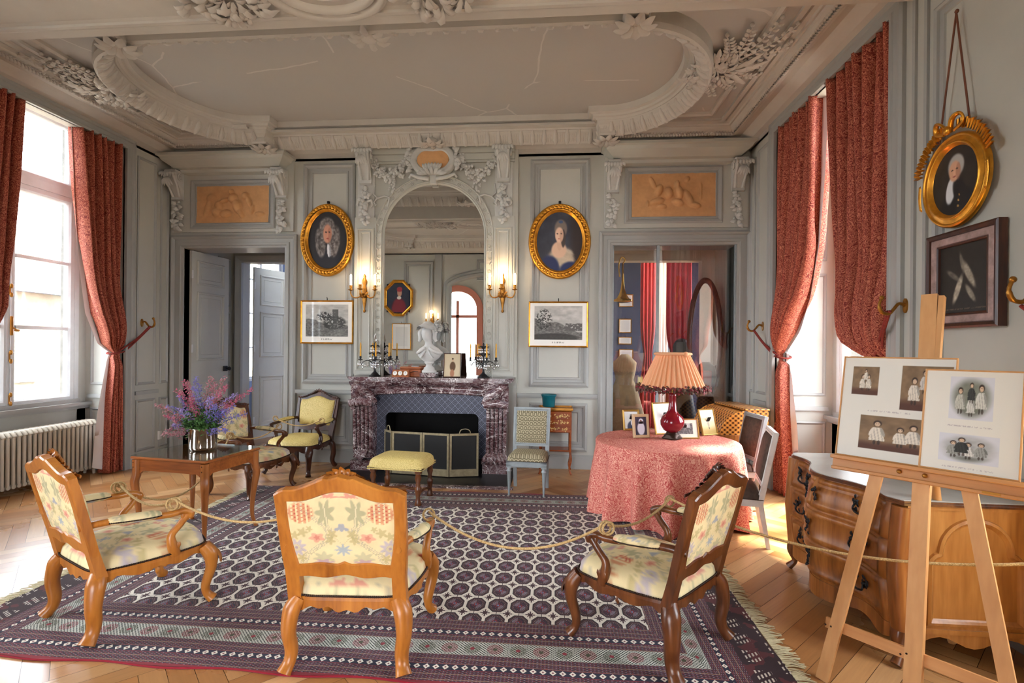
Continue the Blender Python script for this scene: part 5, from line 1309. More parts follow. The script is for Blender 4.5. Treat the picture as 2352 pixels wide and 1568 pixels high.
# ------------------------------------------------------------------ rug
RX0, RX1, RY0, RY1 = -3.45, 1.22, 2.47, 5.76
def rug_material():
    m = Sh('knotted_wool_rug', .95, 0, .1); x, y, z = m.xyz()
    # object origin = rug centre
    fcx = (-2.79+.57)/2-(RX0+RX1)/2; fcy = (3.05+5.20)/2-(RY0+RY1)/2; HX, HY = 1.68, 1.075
    u = x-fcx; v = y-fcy
    maroon, navy, white, red, purp, dark = srgb(62, 24, 32), srgb(22, 24, 50), srgb(236, 228, 214), srgb(134, 26, 40), srgb(74, 44, 58), srgb(28, 16, 22)
    # field
    gx = u/.140; gy = v/.1955
    ax = gx.fract()-.5; ay = gy.fract()-.5; bx = ax.abs(); by = ay.abs()
    oct_ = bx.mx(by).mx((bx+by)*.70)
    ang = (ax*ay).gt(0.0)
    c = m.mix(oct_.lt(.43), white, dark); c = m.mix(oct_.lt(.39), c, maroon); 
    c = m.mix(oct_.rng(.27, .34)*((ax*60.0).sin()*(ay*60.0).sin()).gt(.45), c, srgb(150, 130, 130))
    c = m.mix(oct_.lt(.25), c, m.mix(ang, srgb(120, 118, 130), navy)); c = m.mix(oct_.rng(.10, .22)*((ax*52.0).sin()*(ay*70.0).sin()).gt(.3), c, red)
    c = m.mix(oct_.lt(.10), c, red); c = m.mix(oct_.lt(.05), c, srgb(120, 150, 190))
    cx = (gx+.5).fract()-.5; cy = (gy+.5).fract()-.5; dx = cx.abs(); dy = cy.abs()
    starm = (dx+dy).lt(.13)+(dx.lt(.03)*dy.lt(.21))+(dy.lt(.03)*dx.lt(.21))+((dx-dy).abs().lt(.03)*(dx+dy).lt(.24))
    c = m.mix(starm.gt(.5), c, maroon); c = m.mix(bx.lt(.015), c, m.mix(.6, dark, maroon))
    c = m.mix(by.gt(.49)*.5, c, dark)
    # borders
    ex = (u.abs()-HX); ey = (v.abs()-HY); exs = ex*1.38
    dB = ey.mx(exs); isx = exs.gt(ey)
    al = m.mix(isx, x, y)  # colour-mix used on scalars
    n = m.nt.nodes.new('ShaderNodeMix'); n.data_type = 'FLOAT'
    m.nt.links.new(isx.k, n.inputs[0]); m.nt.links.new(x.k, n.inputs[2]); m.nt.links.new(y.k, n.inputs[3]); al = Sx(m.nt, n.outputs[0])
    s1 = (dB*430.0).sin(); s2 = (al*260.0).sin(); pat = (s1*s2)
    fine = m.mix(pat.gt(.35), purp, dark); fine = m.mix(pat.lt(-.55), fine, red); fine = m.mix((dB*150.0).sin().gt(.86), fine, srgb(134, 104, 84))
    fine = m.mix(((dB*430.0).sin()*(al*160.0+1.0).sin()).gt(.75), fine, srgb(150, 136, 150))
    b = fine
    def dline(b, c0, w):
        b = m.mix((dB-c0).abs().lt(w), b, red); b = m.mix((dB-c0).abs().lt(w*.88), b, navy)
        a = ((al/.050).fract()-.5).abs(); d_ = a/.36+(dB-c0).abs()/(w*.80)
        b = m.mix(d_.lt(1.0), b, white); return m.mix((a/.36+(dB-c0).abs()/(w*.8)).lt(.35), b, srgb(120, 60, 70))
    b = dline(b, .135, .026); b = dline(b, .455, .026)
    wb = (dB-.285).abs().lt(.062); ra = (al/.125).fract()-.5; rb = (dB-.285)/.125; rr_ = (ra*ra+rb*rb).sqrt(); alt = (al/.25).fract().gt(.5)
    wc = m.mix(((al*330.0).sin()*(dB*330.0).sin()).gt(.12), srgb(204, 206, 194), srgb(34, 40, 38))
    wc = m.mix(rr_.rng(.10, .36)*((ra*70.0).sin()*(rb*70.0).sin()).gt(.0), wc, m.mix(alt, srgb(130, 30, 44), srgb(74, 78, 56))); wc = m.mix(rr_.lt(.10), wc, m.mix(alt, srgb(70, 72, 50), srgb(140, 36, 50)))
    b = m.mix(wb, b, wc)
    # end panels (only on the short sides)
    ep = ex.gt(.43)*isx; qx = ((ex-.43)/.155).fract()-.5; qy = (y/.17+((ex-.43)/.155).floor()*.5).fract()-.5
    comb = (qx.abs().lt(.28)*qy.abs().lt(.30))*((qx*46.0).sin().gt(.1))*(((qy-qx*.5)*22.0).sin().gt(-.2)); ec = m.mix(m.noise(7, 3).gt(.55), srgb(44, 18, 26), srgb(84, 28, 34)); ec = m.mix(comb, ec, srgb(206, 196, 184))
    b = m.mix(ep, b, ec)
    c = m.mix(dB.gt(0.0), c, b)
    edge = y.abs().gt((RY1-RY0)/2-.012); c = m.mix(edge, c, red)
    c = m.mix(m.noise(2.2, 3)*.35, c, m.mix(.5, c, dark)); m.col(c); m.bump(m.noise(700, 1), .25, .003)
    m.b.inputs['Sheen Weight'].default_value = .15
    return m.mat
MT['rug'] = rug_material()
t = thing('rug', 'dark red and navy knotted rug with rows of white-ringed octagons, under the armchairs', 'rug', ((RX0+RX1)/2, (RY0+RY1)/2, 0))
hx, hy = (RX1-RX0)/2, (RY1-RY0)/2; mb = MB()
def rugz(x, y): return .011+.0025*math.sin(x*7+y*3)*float(sst(.0, .4, np.array([abs(y)-hy+.5]))[0])
def rugp(a, b):
    x = -hx+2*hx*a; y = -hy+2*hy*b; y += .012*math.sin(x*9)*abs(2*b-1)**6; x2 = x+.012*math.sin(y*7)*abs(2*a-1)**6
    return (x2, y, rugz(x, y))
mb.grid(rugp, 160, 110)
mb.tube([(x, -hy+.012*math.sin(x*9)*1*1, .006) for x in np.linspace(-hx, hx, 120)], .006, 6)
mb.tube([(x, hy+.012*math.sin(x*9), .006) for x in np.linspace(-hx, hx, 120)], .006, 6)
mb.build('pile', MT['rug'], t)
MT['fringe'] = plain('cream_fringe', srgb(196, 184, 150), .95, var=.15, scale=30)
rg = random.Random(11)
for s in (-1, 1):
    mb = MB()
    for i in range(240):
        y = -hy+2*hy*(i+.5)/240; L = rg.uniform(.06, .11); dy = rg.uniform(-.035, .035)
        for q in range(2):
            yy = y+rg.uniform(-.006, .006); mb.tube([(s*(hx-.005), yy, .010), (s*(hx+L*.4), yy+dy*.4+rg.uniform(-.01, .01), .012), (s*(hx+L), yy+dy+rg.uniform(-.012, .012), .004)], [.0035, .003, .002], 4, cap=False)
    o = mb.build('fringe', MT['fringe'], t); tag(o, 'cream knotted fringe', kind='stuff')

# ------------------------------------------------------------------ side table with glass top, silver pot and flowers
tb = thing('side_table', 'cherry-wood side table with cabriole legs and a glass top, carrying the flowers', 'table', (-3.085, 4.235, .0), math.radians(-8.5))
TW, TD, TH_ = .72, .60, .735
mb = MB(); mb.box(-TW/2-.015, TW/2+.015, -TD/2-.015, TD/2+.015, TH_-.035, TH_-.012, .008); mb.build('tabletop', MT['cherry'], tb)
MT['tglass'] = glassm('table_glass', (.86, .93, .90), 0, .86)
mb = MB(); mb.box(-TW/2-.01, TW/2+.01, -TD/2-.01, TD/2+.01, TH_-.011, TH_-.003); mb.build('glass_top', MT['tglass'], tb)
def apron(L, t_): return [(-L/2, 0), (L/2, 0), (L/2, -.11), (L/2-.05, -.135)][:2]
for (ax_, L, off, rot) in (('x', TW-.05, -TD/2+.025, 0), ('x', TW-.05, TD/2-.025, 0), ('y', TD-.05, -TW/2+.025, 1), ('y', TD-.05, TW/2-.025, 1)):
    mb = MB(); poly = [(-L/2, TH_-.036), (-L/2, TH_-.16)]+[(-L/2+.03+.05*k/6, TH_-.16+.03*sin(PI/2*k/6)) for k in range(7)]+[(L/2-.08+.05*k/6, TH_-.13-.03*(1-cos(PI/2*k/6))) for k in range(7)]+[(L/2, TH_-.16), (L/2, TH_-.036)]
    if rot: mb.frame((off-.01, 0, 0), (0, 1, 0), (0, 0, 1), (1, 0, 0))
    else: mb.frame((0, off+.01, 0), (1, 0, 0), (0, 0, 1), (0, -1, 0))
    mb.prism(poly, 0, .02); mb.build('apron', MT['cherry'], tb)
for sx_ in (-1, 1):
    for sy in (-1, 1):
        mb = MB(); x, y = sx_*(TW/2-.02), sy*(TD/2-.02)
        P = smooth_pts([(x, y, TH_-.04), (x, y, TH_-.16), (x+sx_*.010, y+sy*.010, TH_-.24), (x-sx_*.008, y-sy*.008, .30), (x-sx_*.012, y-sy*.012, .12), (x+sx_*.012, y+sy*.012, .008)], 5)
        mb.tube(P, list(np.interp(np.linspace(0, 1, len(P)), [0, .2, .4, .7, .9, 1], [.034, .034, .032, .019, .014, .019])), 8, flat=1); o = mb.build('leg', MT['cherryz'], tb)
        for k in (0,): 
            pg = MB(); 
            for zz in (TH_-.06, TH_-.10): pg.ell((x+sx_*.0, y-.034, zz), (.005, .003, .005), 6, 4)
            pg.build('peg', MT['nail'], o)
potp = (-3.07, 4.28)
pt = thing('flower_pot', 'polished silver cylindrical pot on the side table holding the flowers', 'vase', (potp[0], potp[1], TH_-.003))
mb = MB(); mb.lathe([(.001, .004), (.098, .004), (.106, .010), (.108, .03), (.108, .185), (.112, .191), (.108, .193), (.102, .185), (.100, .02), (.001, .016)], 48); mb.build('pot', MT['silver'], pt)
MT['stem'] = plain('green_stem', srgb(74, 104, 46), .8, var=.2); MT['fleaf'] = plain('green_leaf', srgb(64, 104, 44), .7, var=.3, scale=20)
MT['petb'] = plain('violet_blue_petals', srgb(134, 128, 196), .7, var=.25, scale=30); MT['petp'] = plain('pink_petals', srgb(198, 104, 130), .7, var=.25, scale=30)
MT['petl'] = plain('pale_lilac_petals', srgb(170, 150, 208), .7, var=.2, scale=30); MT['petd'] = plain('dusty_pink_petals', srgb(188, 128, 138), .7, var=.2, scale=30)
rg = random.Random(21)
def flower_stem(px, py, mat, label, group, dense=1.0):
    """a spike of small flowers ending near the image direction px,py at the pot's depth"""
    # end point in a plane facing the room through the pot
    x, z = at_y(px, py, potp[1]+rg.uniform(-.14, .10)*1.0)
    y = potp[1]+rg.uniform(-.16, .12)
    a = Vector((potp[0]+rg.uniform(-.06, .06), potp[1]+rg.uniform(-.05, .05), TH_+.06)); b = Vector((x, y, z))
    c = a.lerp(b, .55)+Vector((-(b.x-a.x)*.22, 0, .06))
    pts = [a*(1-t)**2+c*2*t*(1-t)+b*t*t for t in np.linspace(0, 1, 14)]
    th = thing('cut_flower', label, 'flower', tuple(a), 0, group); L = [tuple(p-a) for p in pts]
    s = MB(); s.tube(L, [.0028*(1-.5*i/13) for i in range(14)], 5); s.build('stem', MT['stem'], th)
    f = MB()
    for i in range(int(110*dense)):
        t = rg.uniform(.42, 1.0)**.85; k = t*13; i0 = min(12, int(k)); p = Vector(L[i0]).lerp(Vector(L[i0+1]), k-i0)
        R = .060*(1.15-t*.75)
        o = Vector((rg.gauss(0, 1), rg.gauss(0, 1), rg.gauss(0, 1))).normalized()*R*rg.random()**.5
        for q in range(2):
            d = Vector((rg.uniform(-1, 1), rg.uniform(-1, 1), rg.uniform(-.6, 1))); f.leaf(tuple(p+o), d, rg.uniform(.009, .016), .010, (0, 0, 1), .3)
    f.build('petals', mat, th)
    if dense >= .9:
        g = MB()
        for i in range(10):
            t = rg.uniform(.05, .5); k = t*13; i0 = int(k); p = Vector(L[i0]); g.leaf(tuple(p), (rg.uniform(-1, 1), rg.uniform(-1, 1), rg.uniform(-.2, .8)), rg.uniform(.04, .07), .022, (0, 0, 1), .2)
        tag(g.build('leaf', MT['fleaf'], th), kind='stuff')
SPK = [(424, 868, 'petb'), (408, 895, 'petp'), (440, 905, 'petb'), (462, 872, 'petp'), (496, 880, 'petd'), (520, 868, 'petd'), (376, 935, 'petb'), (392, 925, 'petd'), (405, 950, 'petp'), (575, 895, 'petp'), (545, 905, 'petl'), (530, 925, 'petb'), (555, 930, 'petb'), (480, 915, 'petp'), (500, 930, 'petl'), (362, 1000, 'petd'), (372, 965, 'petb'), (450, 930, 'petl'), (430, 935, 'petl'), (545, 955, 'petb'), (515, 905, 'petl'), (415, 975, 'petl'), (538, 985, 'petb'), (395, 880, 'petd'), (455, 890, 'petb'), (478, 868, 'petd'), (535, 885, 'petp'), (512, 945, 'petb'), (388, 960, 'petp'), (440, 960, 'petb'), (560, 912, 'petp'), (400, 985, 'petd')]
for k, (px, py, mn) in enumerate(SPK):
    g_ = {'petb': 'violet-blue flower spikes in the silver pot', 'petp': 'bright pink flower spikes in the silver pot', 'petl': 'pale lilac flower spikes in the silver pot', 'petd': 'dusty pink flower spikes in the silver pot'}[mn]
    lb = {'petb': 'slender spike of violet-blue flowers in the silver pot', 'petp': 'slender spike of bright pink flowers in the silver pot', 'petl': 'slender spike of pale lilac flowers in the silver pot', 'petd': 'slender spike of dusty pink flowers in the silver pot'}[mn]
    flower_stem(px, py, MT[mn], lb, g_, 1.0)
g = MB()
for i in range(340):
    an = rg.uniform(0, 2*PI); r = .13*rg.random()**.5; z = rg.uniform(.18, .34); g.leaf((r*cos(an)*1.1, r*sin(an), z), (cos(an)*rg.uniform(.3, 1), sin(an)*rg.uniform(.3, 1), rg.uniform(-.4, 1)), rg.uniform(.03, .06), .022, (0, 0, 1), .25)
o = g.build('foliage', MT['fleaf']); o.location = (potp[0], potp[1], TH_); tag(o, 'green foliage bunched at the base of the flowers', 'foliage', kind='stuff')

# ------------------------------------------------------------------ round table with paisley cloth
RT = (1.15, 5.33); RH = .725; RR = .70
t = thing('round_table', 'round table hidden under the rose paisley cloth', 'table', (RT[0], RT[1], 0))
mb = MB().lathe([(.001, RH-.045), (RR-.015, RH-.045), (RR-.01, RH-.02), (RR-.015, RH-.008), (.001, RH-.008)], 48); mb.build('tabletop', MT['walnut'], t)
mb = MB().lathe([(.22, 0), (.2, .04), (.06, .08), (.05, .4), (.08, .5), (.05, .6), (.2, RH-.05)], 20); mb.build('pedestal', MT['walnut'], t)
mb = MB()
def clothp(a, b):
    an = 2*PI*a
    if b < .42: r = RR*b/.42; return (r*cos(an), r*sin(an), RH+.001+.0015*sin(9*an)*b)
    q = (b-.42)/.58; w_ = sin(14*an+.9*sin(3*an))*.5+.5; fold = (w_**1.6)*.185-.03+.02*sin(7*an+1)
    if q < .08: t_ = q/.08; return ((RR+.012*t_)*cos(an), (RR+.012*t_)*sin(an), RH+.001-.022*t_*t_)
    t_ = (q-.08)/.92; r = RR+.012+fold*t_**.8*.85-.015*t_; hem = .028+.020*sin(5*an+1)+.01*sin(11*an)
    return (r*cos(an), r*sin(an), RH-.021-(RH-.021-hem)*t_)
mb.grid(clothp, 260, 60, cu=True); o = mb.build('tablecloth', MT['cloth']); o.location = (RT[0], RT[1], 0); tag(o, 'rose-red paisley cloth draped to the floor over the round table', 'tablecloth')

# lamp
lp = thing('table_lamp', 'red ceramic table lamp with pleated peach shade and ruffled fringe', 'lamp', (1.23, 5.42, RH+.004))
mb = MB().lathe([(.001, 0), (.09, 0), (.095, .01), (.08, .025), (.082, .04), (.066, .05), (.06, .06), (.055, .07)], 20, sq=lambda a, z: 1+.12*cos(4*a) if z < .04 else 1); mb.build('foot', MT['nail'], lp)
MT['oxblood'] = plain('oxblood_glaze', srgb(112, 16, 30), .08)
mb = MB().lathe([(.05, .065), (.09, .09), (.118, .14), (.122, .18), (.105, .225), (.065, .26), (.045, .29), (.038, .36), (.036, .44), (.040, .47), (.034, .475)], 32); mb.build('body', MT['oxblood'], lp)
mb = MB().tube([(0, 0, .47), (0, 0, .62)], .01, 8).tube([(0, 0, .62), (0, 0, .86)], .004, 6)
for k in range(3): an = 2*PI*k/3; mb.tube([(0, 0, .84), (.15*cos(an), .15*sin(an), .86)], .003, 5)
mb.build('stem', MT['brass'], lp)
m = Sh('pleated_peach_silk', .7); m.col(srgb(244, 192, 146)); tr = m.nt.nodes.new('ShaderNodeBsdfTranslucent'); tr.inputs[0].default_value = (*srgb(232, 160, 118), 1); mx_ = m.nt.nodes.new('ShaderNodeMixShader'); mx_.inputs[0].default_value = .3
out = [n for n in m.nt.nodes if n.type == 'OUTPUT_MATERIAL'][0]; m.nt.links.new(m.b.outputs[0], mx_.inputs[1]); m.nt.links.new(tr.outputs[0], mx_.inputs[2]); m.nt.links.new(mx_.outputs[0], out.inputs[0]); MT['shade'] = m.mat
mb = MB(); NP = 36
def shp(a, b):
    an = 2*PI*a; r = .165+(.315-.165)*b; r += (.006+.006*b)*(1 if int(a*NP*4) % 4 < 2 else -1); return (r*cos(an), r*sin(an), .865-.33*b)
mb.grid(shp, NP*4, 8, cu=True, smooth=False); mb.build('lamp_shade', MT['shade'], lp)
mb = MB(); mb.tube([(.168*cos(a), .168*sin(a), .875) for a in np.linspace(0, 2*PI, 40, endpoint=False)], .026, 8, closed=True, flat=.6); mb.ell((.09, -.165, .872), (.028, .02, .028), 8, 6); mb.build('shade_collar', MT['shade'], lp)
MT['frill'] = plain('crimson_frill', srgb(120, 34, 42), .8, var=.5, scale=50); MT['frill2'] = plain('brown_frill', srgb(90, 66, 50), .8, var=.4, scale=50)
mb = MB(); rg = random.Random(9)
for i in range(220):
    an = 2*PI*i/220; mb.m = i % 2
    for q in range(3):
        r = .325+rg.uniform(0, .03); mb.leaf((r*cos(an), r*sin(an), .545-rg.uniform(0, .05)), (cos(an+rg.uniform(-1.5, 1.5)), sin(an+rg.uniform(-1.5, 1.5)), rg.uniform(-1, .4)), .036, .028, (0, 0, 1), .5)
mb.build('fringe', [MT['frill'], MT['frill2']], lp)
# photographs on the table
MT['framewood'] = plain('pale_wood_frame', srgb(196, 168, 130), .5); MT['framegold'] = plain('thin_gold_frame', srgb(176, 136, 66), .4, .6)
def p_baby(u, v): c = base_of(u, (62, 56, 74)); c = mixc(c, el(u, v, 0, -.30, .66, .72), (222, 226, 240)); c = mixc(c, el(u, v, .05, .50, .42, .32), (226, 228, 240)); c = mixc(c, el(u, v, .04, .45, .24, .22), (206, 150, 140)); c = mixc(c, el(u, v, .02, .63, .14, .05), (90, 66, 60)); return c
def p_suit(u, v): c = base_of(u, (214, 214, 210)); c = mixc(c, el(u, v, .1, -.85, .75, .75), (60, 66, 84)); c = mixc(c, el(u, v, .05, -.35, .16, .3), (226, 226, 226)); c = mixc(c, el(u, v, .05, .28, .26, .34), (188, 170, 156)); c = mixc(c, el(u, v, .05, .58, .24, .09), (90, 84, 80)); return c
def p_plain(u, v): c = base_of(u, (222, 220, 214)); return mixc(c, ((np.abs(u) < .7)*(np.abs(v) < .78))*1.0, (208, 206, 202))
def p_house(u, v): c = base_of(u, (228, 224, 208)); i_ = (np.abs(u) < .66)*(np.abs(v) < .62); n = fbm(u*14, v*12, 4, 3); c = np.where(i_[:, None] > 0, (46+120*n)[:, None]*np.array([1, .97, .97]), c); return mixc(c, i_*((np.abs(u-.3) < .14)+(np.abs(u+.2) < .1))*(v > .1)*.8, (196, 196, 196))
def p_girl(u, v): c = base_of(u, (196, 178, 138)); c = mixc(c, sst(-.2, -.8, v)*.7, (164, 136, 62)); c = mixc(c, el(u, v, .0, -.12, .16, .30), (150, 140, 118)); c = mixc(c, el(u, v, 0, .26, .09, .10), (196, 170, 140)); c = mixc(c, el(u, v, 0, .34, .09, .05), (90, 76, 62)); c = mixc(c, el(u, v, .02, -.5, .07, .10), (96, 86, 70)); return c
def p_cardm(u, v): c = base_of(u, (206, 190, 160)); c = mixc(c, el(u, v, .05, -.10, .36, .42), (96, 70, 50)); c = mixc(c, el(u, v, .0, -.72, .26, .36), (170, 120, 92)); c = mixc(c, el(u, v, .05, .46, .13, .15), (206, 176, 146)); c = mixc(c, el(u, v, .04, .58, .12, .07), (70, 52, 40)); return c
def photo_frame(label, loc, W, H, fn, mat, rz, lean=14, fw=.016, stand=True):
    t = thing('photo_frame', label, 'photograph', loc, rz); L = math.radians(lean)
    def F(): return MB().frame((0, 0, 0), (1, 0, 0), (0, sin(L), cos(L)), (0, -cos(L), sin(L)))
    mb = F(); mb.rect(-W/2, W/2, 0, H, [(0, -.012), (0, .004), (fw*.3, .010), (fw*.8, .007), (fw, .002)]); mb.box(-W/2, W/2, 0, H, -.012, -.006); mb.build('frame', mat, t)
    o = picture('photo', W-fw*2, H-fw*2, fn, MT['photo'], t, 60, 60, off=0, cx=0, cz=H/2); o.rotation_euler = (-L, 0, 0)
    if stand: mb = MB(); mb.add([(-.02, .01, H*.7*cos(L)-.0), (.02, .01, H*.7*cos(L)), (.03, H*.42, .0), (-.03, H*.42, .0), (-.02, .018, H*.7*cos(L)), (.02, .018, H*.7*cos(L)), (.03, H*.42+.006, .0), (-.03, H*.42+.006, .0)], [(0, 1, 2, 3), (7, 6, 5, 4), (0, 4, 5, 1), (1, 5, 6, 2), (2, 6, 7, 3), (3, 7, 4, 0)]); mb.build('strut', MT['black'], t)
    return t
def tpos(px, py, z=RH+.004): return (*at_z(px, py, z), z)
photo_frame('small framed photo of a man in a suit, leftmost on the round table', tpos(1452, 988), .20, .235, p_suit, MT['framegold'], math.radians(12), 14, .022)
photo_frame('pale wooden frame with a baby in white, at the front left of the table', tpos(1474, 1005), .185, .245, p_baby, MT['framewood'], math.radians(16), 10, .030)
photo_frame('large pale framed card standing behind the red lamp base', tpos(1530, 997), .25, .35, p_plain, MT['framegold'], math.radians(20), 16, .014)
photo_frame('landscape framed group photo at the front centre of the round table', tpos(1574, 1007), .30, .205, p_house, MT['framegold'], math.radians(8), 14, .012)
photo_frame('framed sepia photo of a standing child, rightmost on the round table', tpos(1632, 999), .22, .285, p_girl, MT['framegold'], math.radians(30), 15, .012)

# ------------------------------------------------------------------ things on the mantelpiece
MZ = 1.252
def mp(px, py, Y): x, z = at_y(px, py, Y); return x
bs = thing('bust', 'white plaster bust of a young person in a leafy hat on the mantelpiece', 'sculpture', (-1.665, 6.76, MZ+.055))
pl_ = MB().box(-.105, .105, -.10, .10, 0, .055, .004); o = pl_.build('plinth', MT['marble']); o.location = (-1.665, 6.76, MZ); tag(o, 'square dark marble plinth under the white bust', 'plinth')
def bust():
    mb = MB(); mb.lathe([(.10, 0), (.10, .03), (.075, .045), (.07, .07), (.045, .09), (.04, .11), (.06, .13), (.065, .15)], 20); mb.build('socle', MT['plaster'], bs)
    me = MB(); V = []
    # torso + neck + head as one continuous lofted surface
    secs = [(.145, .05, .04, 0, 0), (.17, .10, .06, 0, 0), (.215, .155, .085, 0, 0), (.26, .175, .095, 0, .0), (.30, .165, .085, 0, .0), (.335, .125, .070, 0, .0), (.36, .075, .055, .0, -.005), (.385, .048, .050, -.004, -.01), (.42, .045, .048, -.008, -.02), (.44, .058, .060, -.012, -.03), (.47, .068, .075, -.016, -.035), (.51, .074, .084, -.02, -.03), (.55, .076, .088, -.022, -.025), (.59, .068, .08, -.022, -.02), (.62, .045, .055, -.022, -.015), (.635, .005, .005, -.022, -.015)]
    n = 32; vs = []
    for (z, rx, ry, cx, cy) in secs:
        for k in range(n):
            an = 2*PI*k/n; x = cx+rx*cos(an); y = cy+ry*sin(an)
            if .44 < z < .6 and sin(an) < -.6:
                f_ = (-sin(an)-.6)/.4; dx = abs(cos(an))
                y -= .014*f_*math.exp(-((z-.505)/.03)**2)*math.exp(-(dx/.16)**2)*2.0     # nose
                y += .010*math.exp(-((z-.525)/.012)**2)*math.exp(-((dx-.38)/.14)**2)      # eye sockets
                y -= .006*math.exp(-((z-.475)/.008)**2)*math.exp(-(dx/.3)**2)             # lips
                y -= .006*math.exp(-((z-.45)/.012)**2)*math.exp(-(dx/.3)**2)
            vs.append((x, y, z))
    fs = [(i*n+k, i*n+(k+1) % n, (i+1)*n+(k+1) % n, (i+1)*n+k) for i in range(len(secs)-1) for k in range(n)]
    me.add(vs, fs, True); o = me.build('body', MT['plaster'], bs); md = o.modifiers.new('s', 'SUBSURF'); md.levels = 1; md.render_levels = 2
    o.rotation_euler = (0, 0, math.radians(0))
    rg = random.Random(5); h = MB()
    # broad hat with ribbons and leaves, hair at the side
    h.grid(lambda a, b: (-.02+(.155*b**.9+.01*sin(5*2*PI*a)*b)*cos(2*PI*a), -.01+(.135*b**.9)*sin(2*PI*a), .665-.06*b*b+.018*sin(2*PI*a*3+1)*b), 40, 12, cu=True)
    h.grid(lambda a, b: (-.02+(.155*b**.9+.01*sin(5*2*PI*a)*b)*cos(-2*PI*a), -.01+(.135*b**.9)*sin(-2*PI*a), .650-.06*b*b+.018*sin(-2*PI*a*3+1)*b), 40, 12, cu=True)
    h.ell((-.02, 0, .64), (.085, .08, .05), 16, 8)
    for i in range(120):
        an = rg.uniform(-.9, 1.1); h.leaf((.05+.06*cos(an)*rg.random()+.03, -.02+.07*sin(an), .60+rg.uniform(-.05, .07)), (rg.uniform(.2, 1), rg.uniform(-1, 1), rg.uniform(-.5, .8)), .06, .04, (0, 0, 1), .35)
    for s in (-1, 1): h.tube(smooth_pts([(s*.07-.02, -.02, .60), (s*.105-.02, -.03, .54), (s*.10-.02, -.02, .47), (s*.12-.02, -.01, .42)], 4), [.028]*10+[.022]*3, 8)
    h.build('hat', MT['plaster'], bs)
    d = MB()
    for s in (-1, 1): d.tube(smooth_pts([(s*.03, -.07, .33), (s*.08, -.09, .30), (s*.14, -.06, .27), (s*.165, .02, .27)], 4), .022, 8); d.tube(smooth_pts([(s*.02, -.088, .30), (s*.05, -.10, .25), (s*.09, -.09, .2)], 4), .014, 8)
    d.build('collar', MT['plaster'], bs)
bust(); bs.rotation_euler = (0, 0, math.radians(-8))
def candelabrum(label, loc, rz, cand):
    t = thing('candelabrum', label, 'candelabra', loc, rz)
    mb = MB(); mb.lathe([(.075, 0), (.07, .01), (.05, .02), (.04, .035), (.02, .06), (.012, .08), (.012, .16), (.018, .18), (.012, .2), (.01, .42), (.014, .44), (.008, .46)], 14, sq=lambda a, z: 1+.18*cos(4*a) if z < .05 else 1); mb.build('stem', MT['black'], t)
    rg = random.Random(int(loc[0]*100))
    dr = MB(); 
    def drop(x, y, z, s=1.0): dr.ell((x, y, z), (.010*s, .006*s, .010*s), 6, 4); dr.ell((x, y, z-.035*s), (.012*s, .005*s, .026*s), 6, 5)
    for (dx, dy) in cand:
        ar = MB(); P = smooth_pts([(0, 0, .14), (dx*.4, dy*.4, .21), (dx*.75, dy*.75, .20), (dx*.95, dy*.95, .16), (dx, dy, .215)], 5); ar.tube(P, .0055, 6)
        ar.lathe([(.026, .218), (.034, .226), (.030, .23), (.010, .232), (.014, .245), (.015, .262), (.011, .27)], 12, (dx, dy, 0)); o = ar.build('arm', MT['black'], t)
        c = MB(); c.lathe([(.0105, .258), (.0100, .30), (.0090, .43), (.006, .452), (.001, .456)], 10, (dx, dy, 0)); c.build('candle', MT['wax'], o)
        for k in range(5): an = 2*PI*k/5; drop(dx+.032*cos(an), dy+.032*sin(an), .195)
        for k in (3, 6, 9, 12): p = P[k]; drop(p[0], p[1], p[2]-.03, .9)
    for (h, r, n) in ((.30, .075, 6), (.40, .06, 6)):
        up = MB()
        for k in range(n):
            an = 2*PI*k/n; up.tube(smooth_pts([(0, 0, h-.03), (r*.6*cos(an), r*.6*sin(an), h+.02), (r*cos(an), r*sin(an), h), (r*1.08*cos(an), r*1.08*sin(an), h+.02)], 4), .0045, 5); drop(r*cos(an), r*sin(an), h-.025); drop(r*.55*cos(an+.4), r*.55*sin(an+.4), h-.03, .8)
        up.build('tier', MT['black'], t)
    tag(dr.build('crystal_drops', MT['crystal'], t), kind='stuff')
    f = MB().lathe([(.006, .455), (.016, .475), (.020, .50), (.012, .53), (.005, .56), (.001, .58)], 8, smooth=False); f.build('finial', MT['crystal'], t)
    return t
candelabrum('crystal-hung candelabrum with yellow candles at the left end of the mantelpiece', (-2.42, 6.78, MZ), 0, ((-.19, -.03), (.055, -.12), (.19, .02), (-.07, .11)))
candelabrum('crystal-hung candelabrum with yellow candles at the right end of the mantelpiece', (-.935, 6.78, MZ), 0, ((-.17, -.03), (-.09, .10), (.06, -.12), (.17, .0)))
MT['redwood'] = wood('mahogany_box', srgb(110, 52, 26), srgb(156, 84, 46), srgb(182, 108, 62), 'x', .35, 8)
t = thing('wooden_box', 'reddish wooden box behind the three-dial instrument on the mantelpiece', 'box', (mp(948, 845, 6.82), 6.80, MZ), math.radians(-8))
mb = MB(); mb.box(-.15, .15, -.07, .07, 0, .10, .006); mb.build('body', MT['redwood'], t); mb = MB(); mb.box(-.155, .155, -.075, .075, .101, .135, .012); mb.build('lid', MT['redwood'], t); mb = MB().tube([(-.08, -.075, .03), (.06, -.085, .075), (.12, -.085, .07)], .004, 5); mb.build('handle', MT['black'], t)
t = thing('weather_instrument', 'small wooden instrument with three white dials on the mantelpiece', 'barometer', (mp(921, 860, 6.68), 6.68, MZ), math.radians(-3))
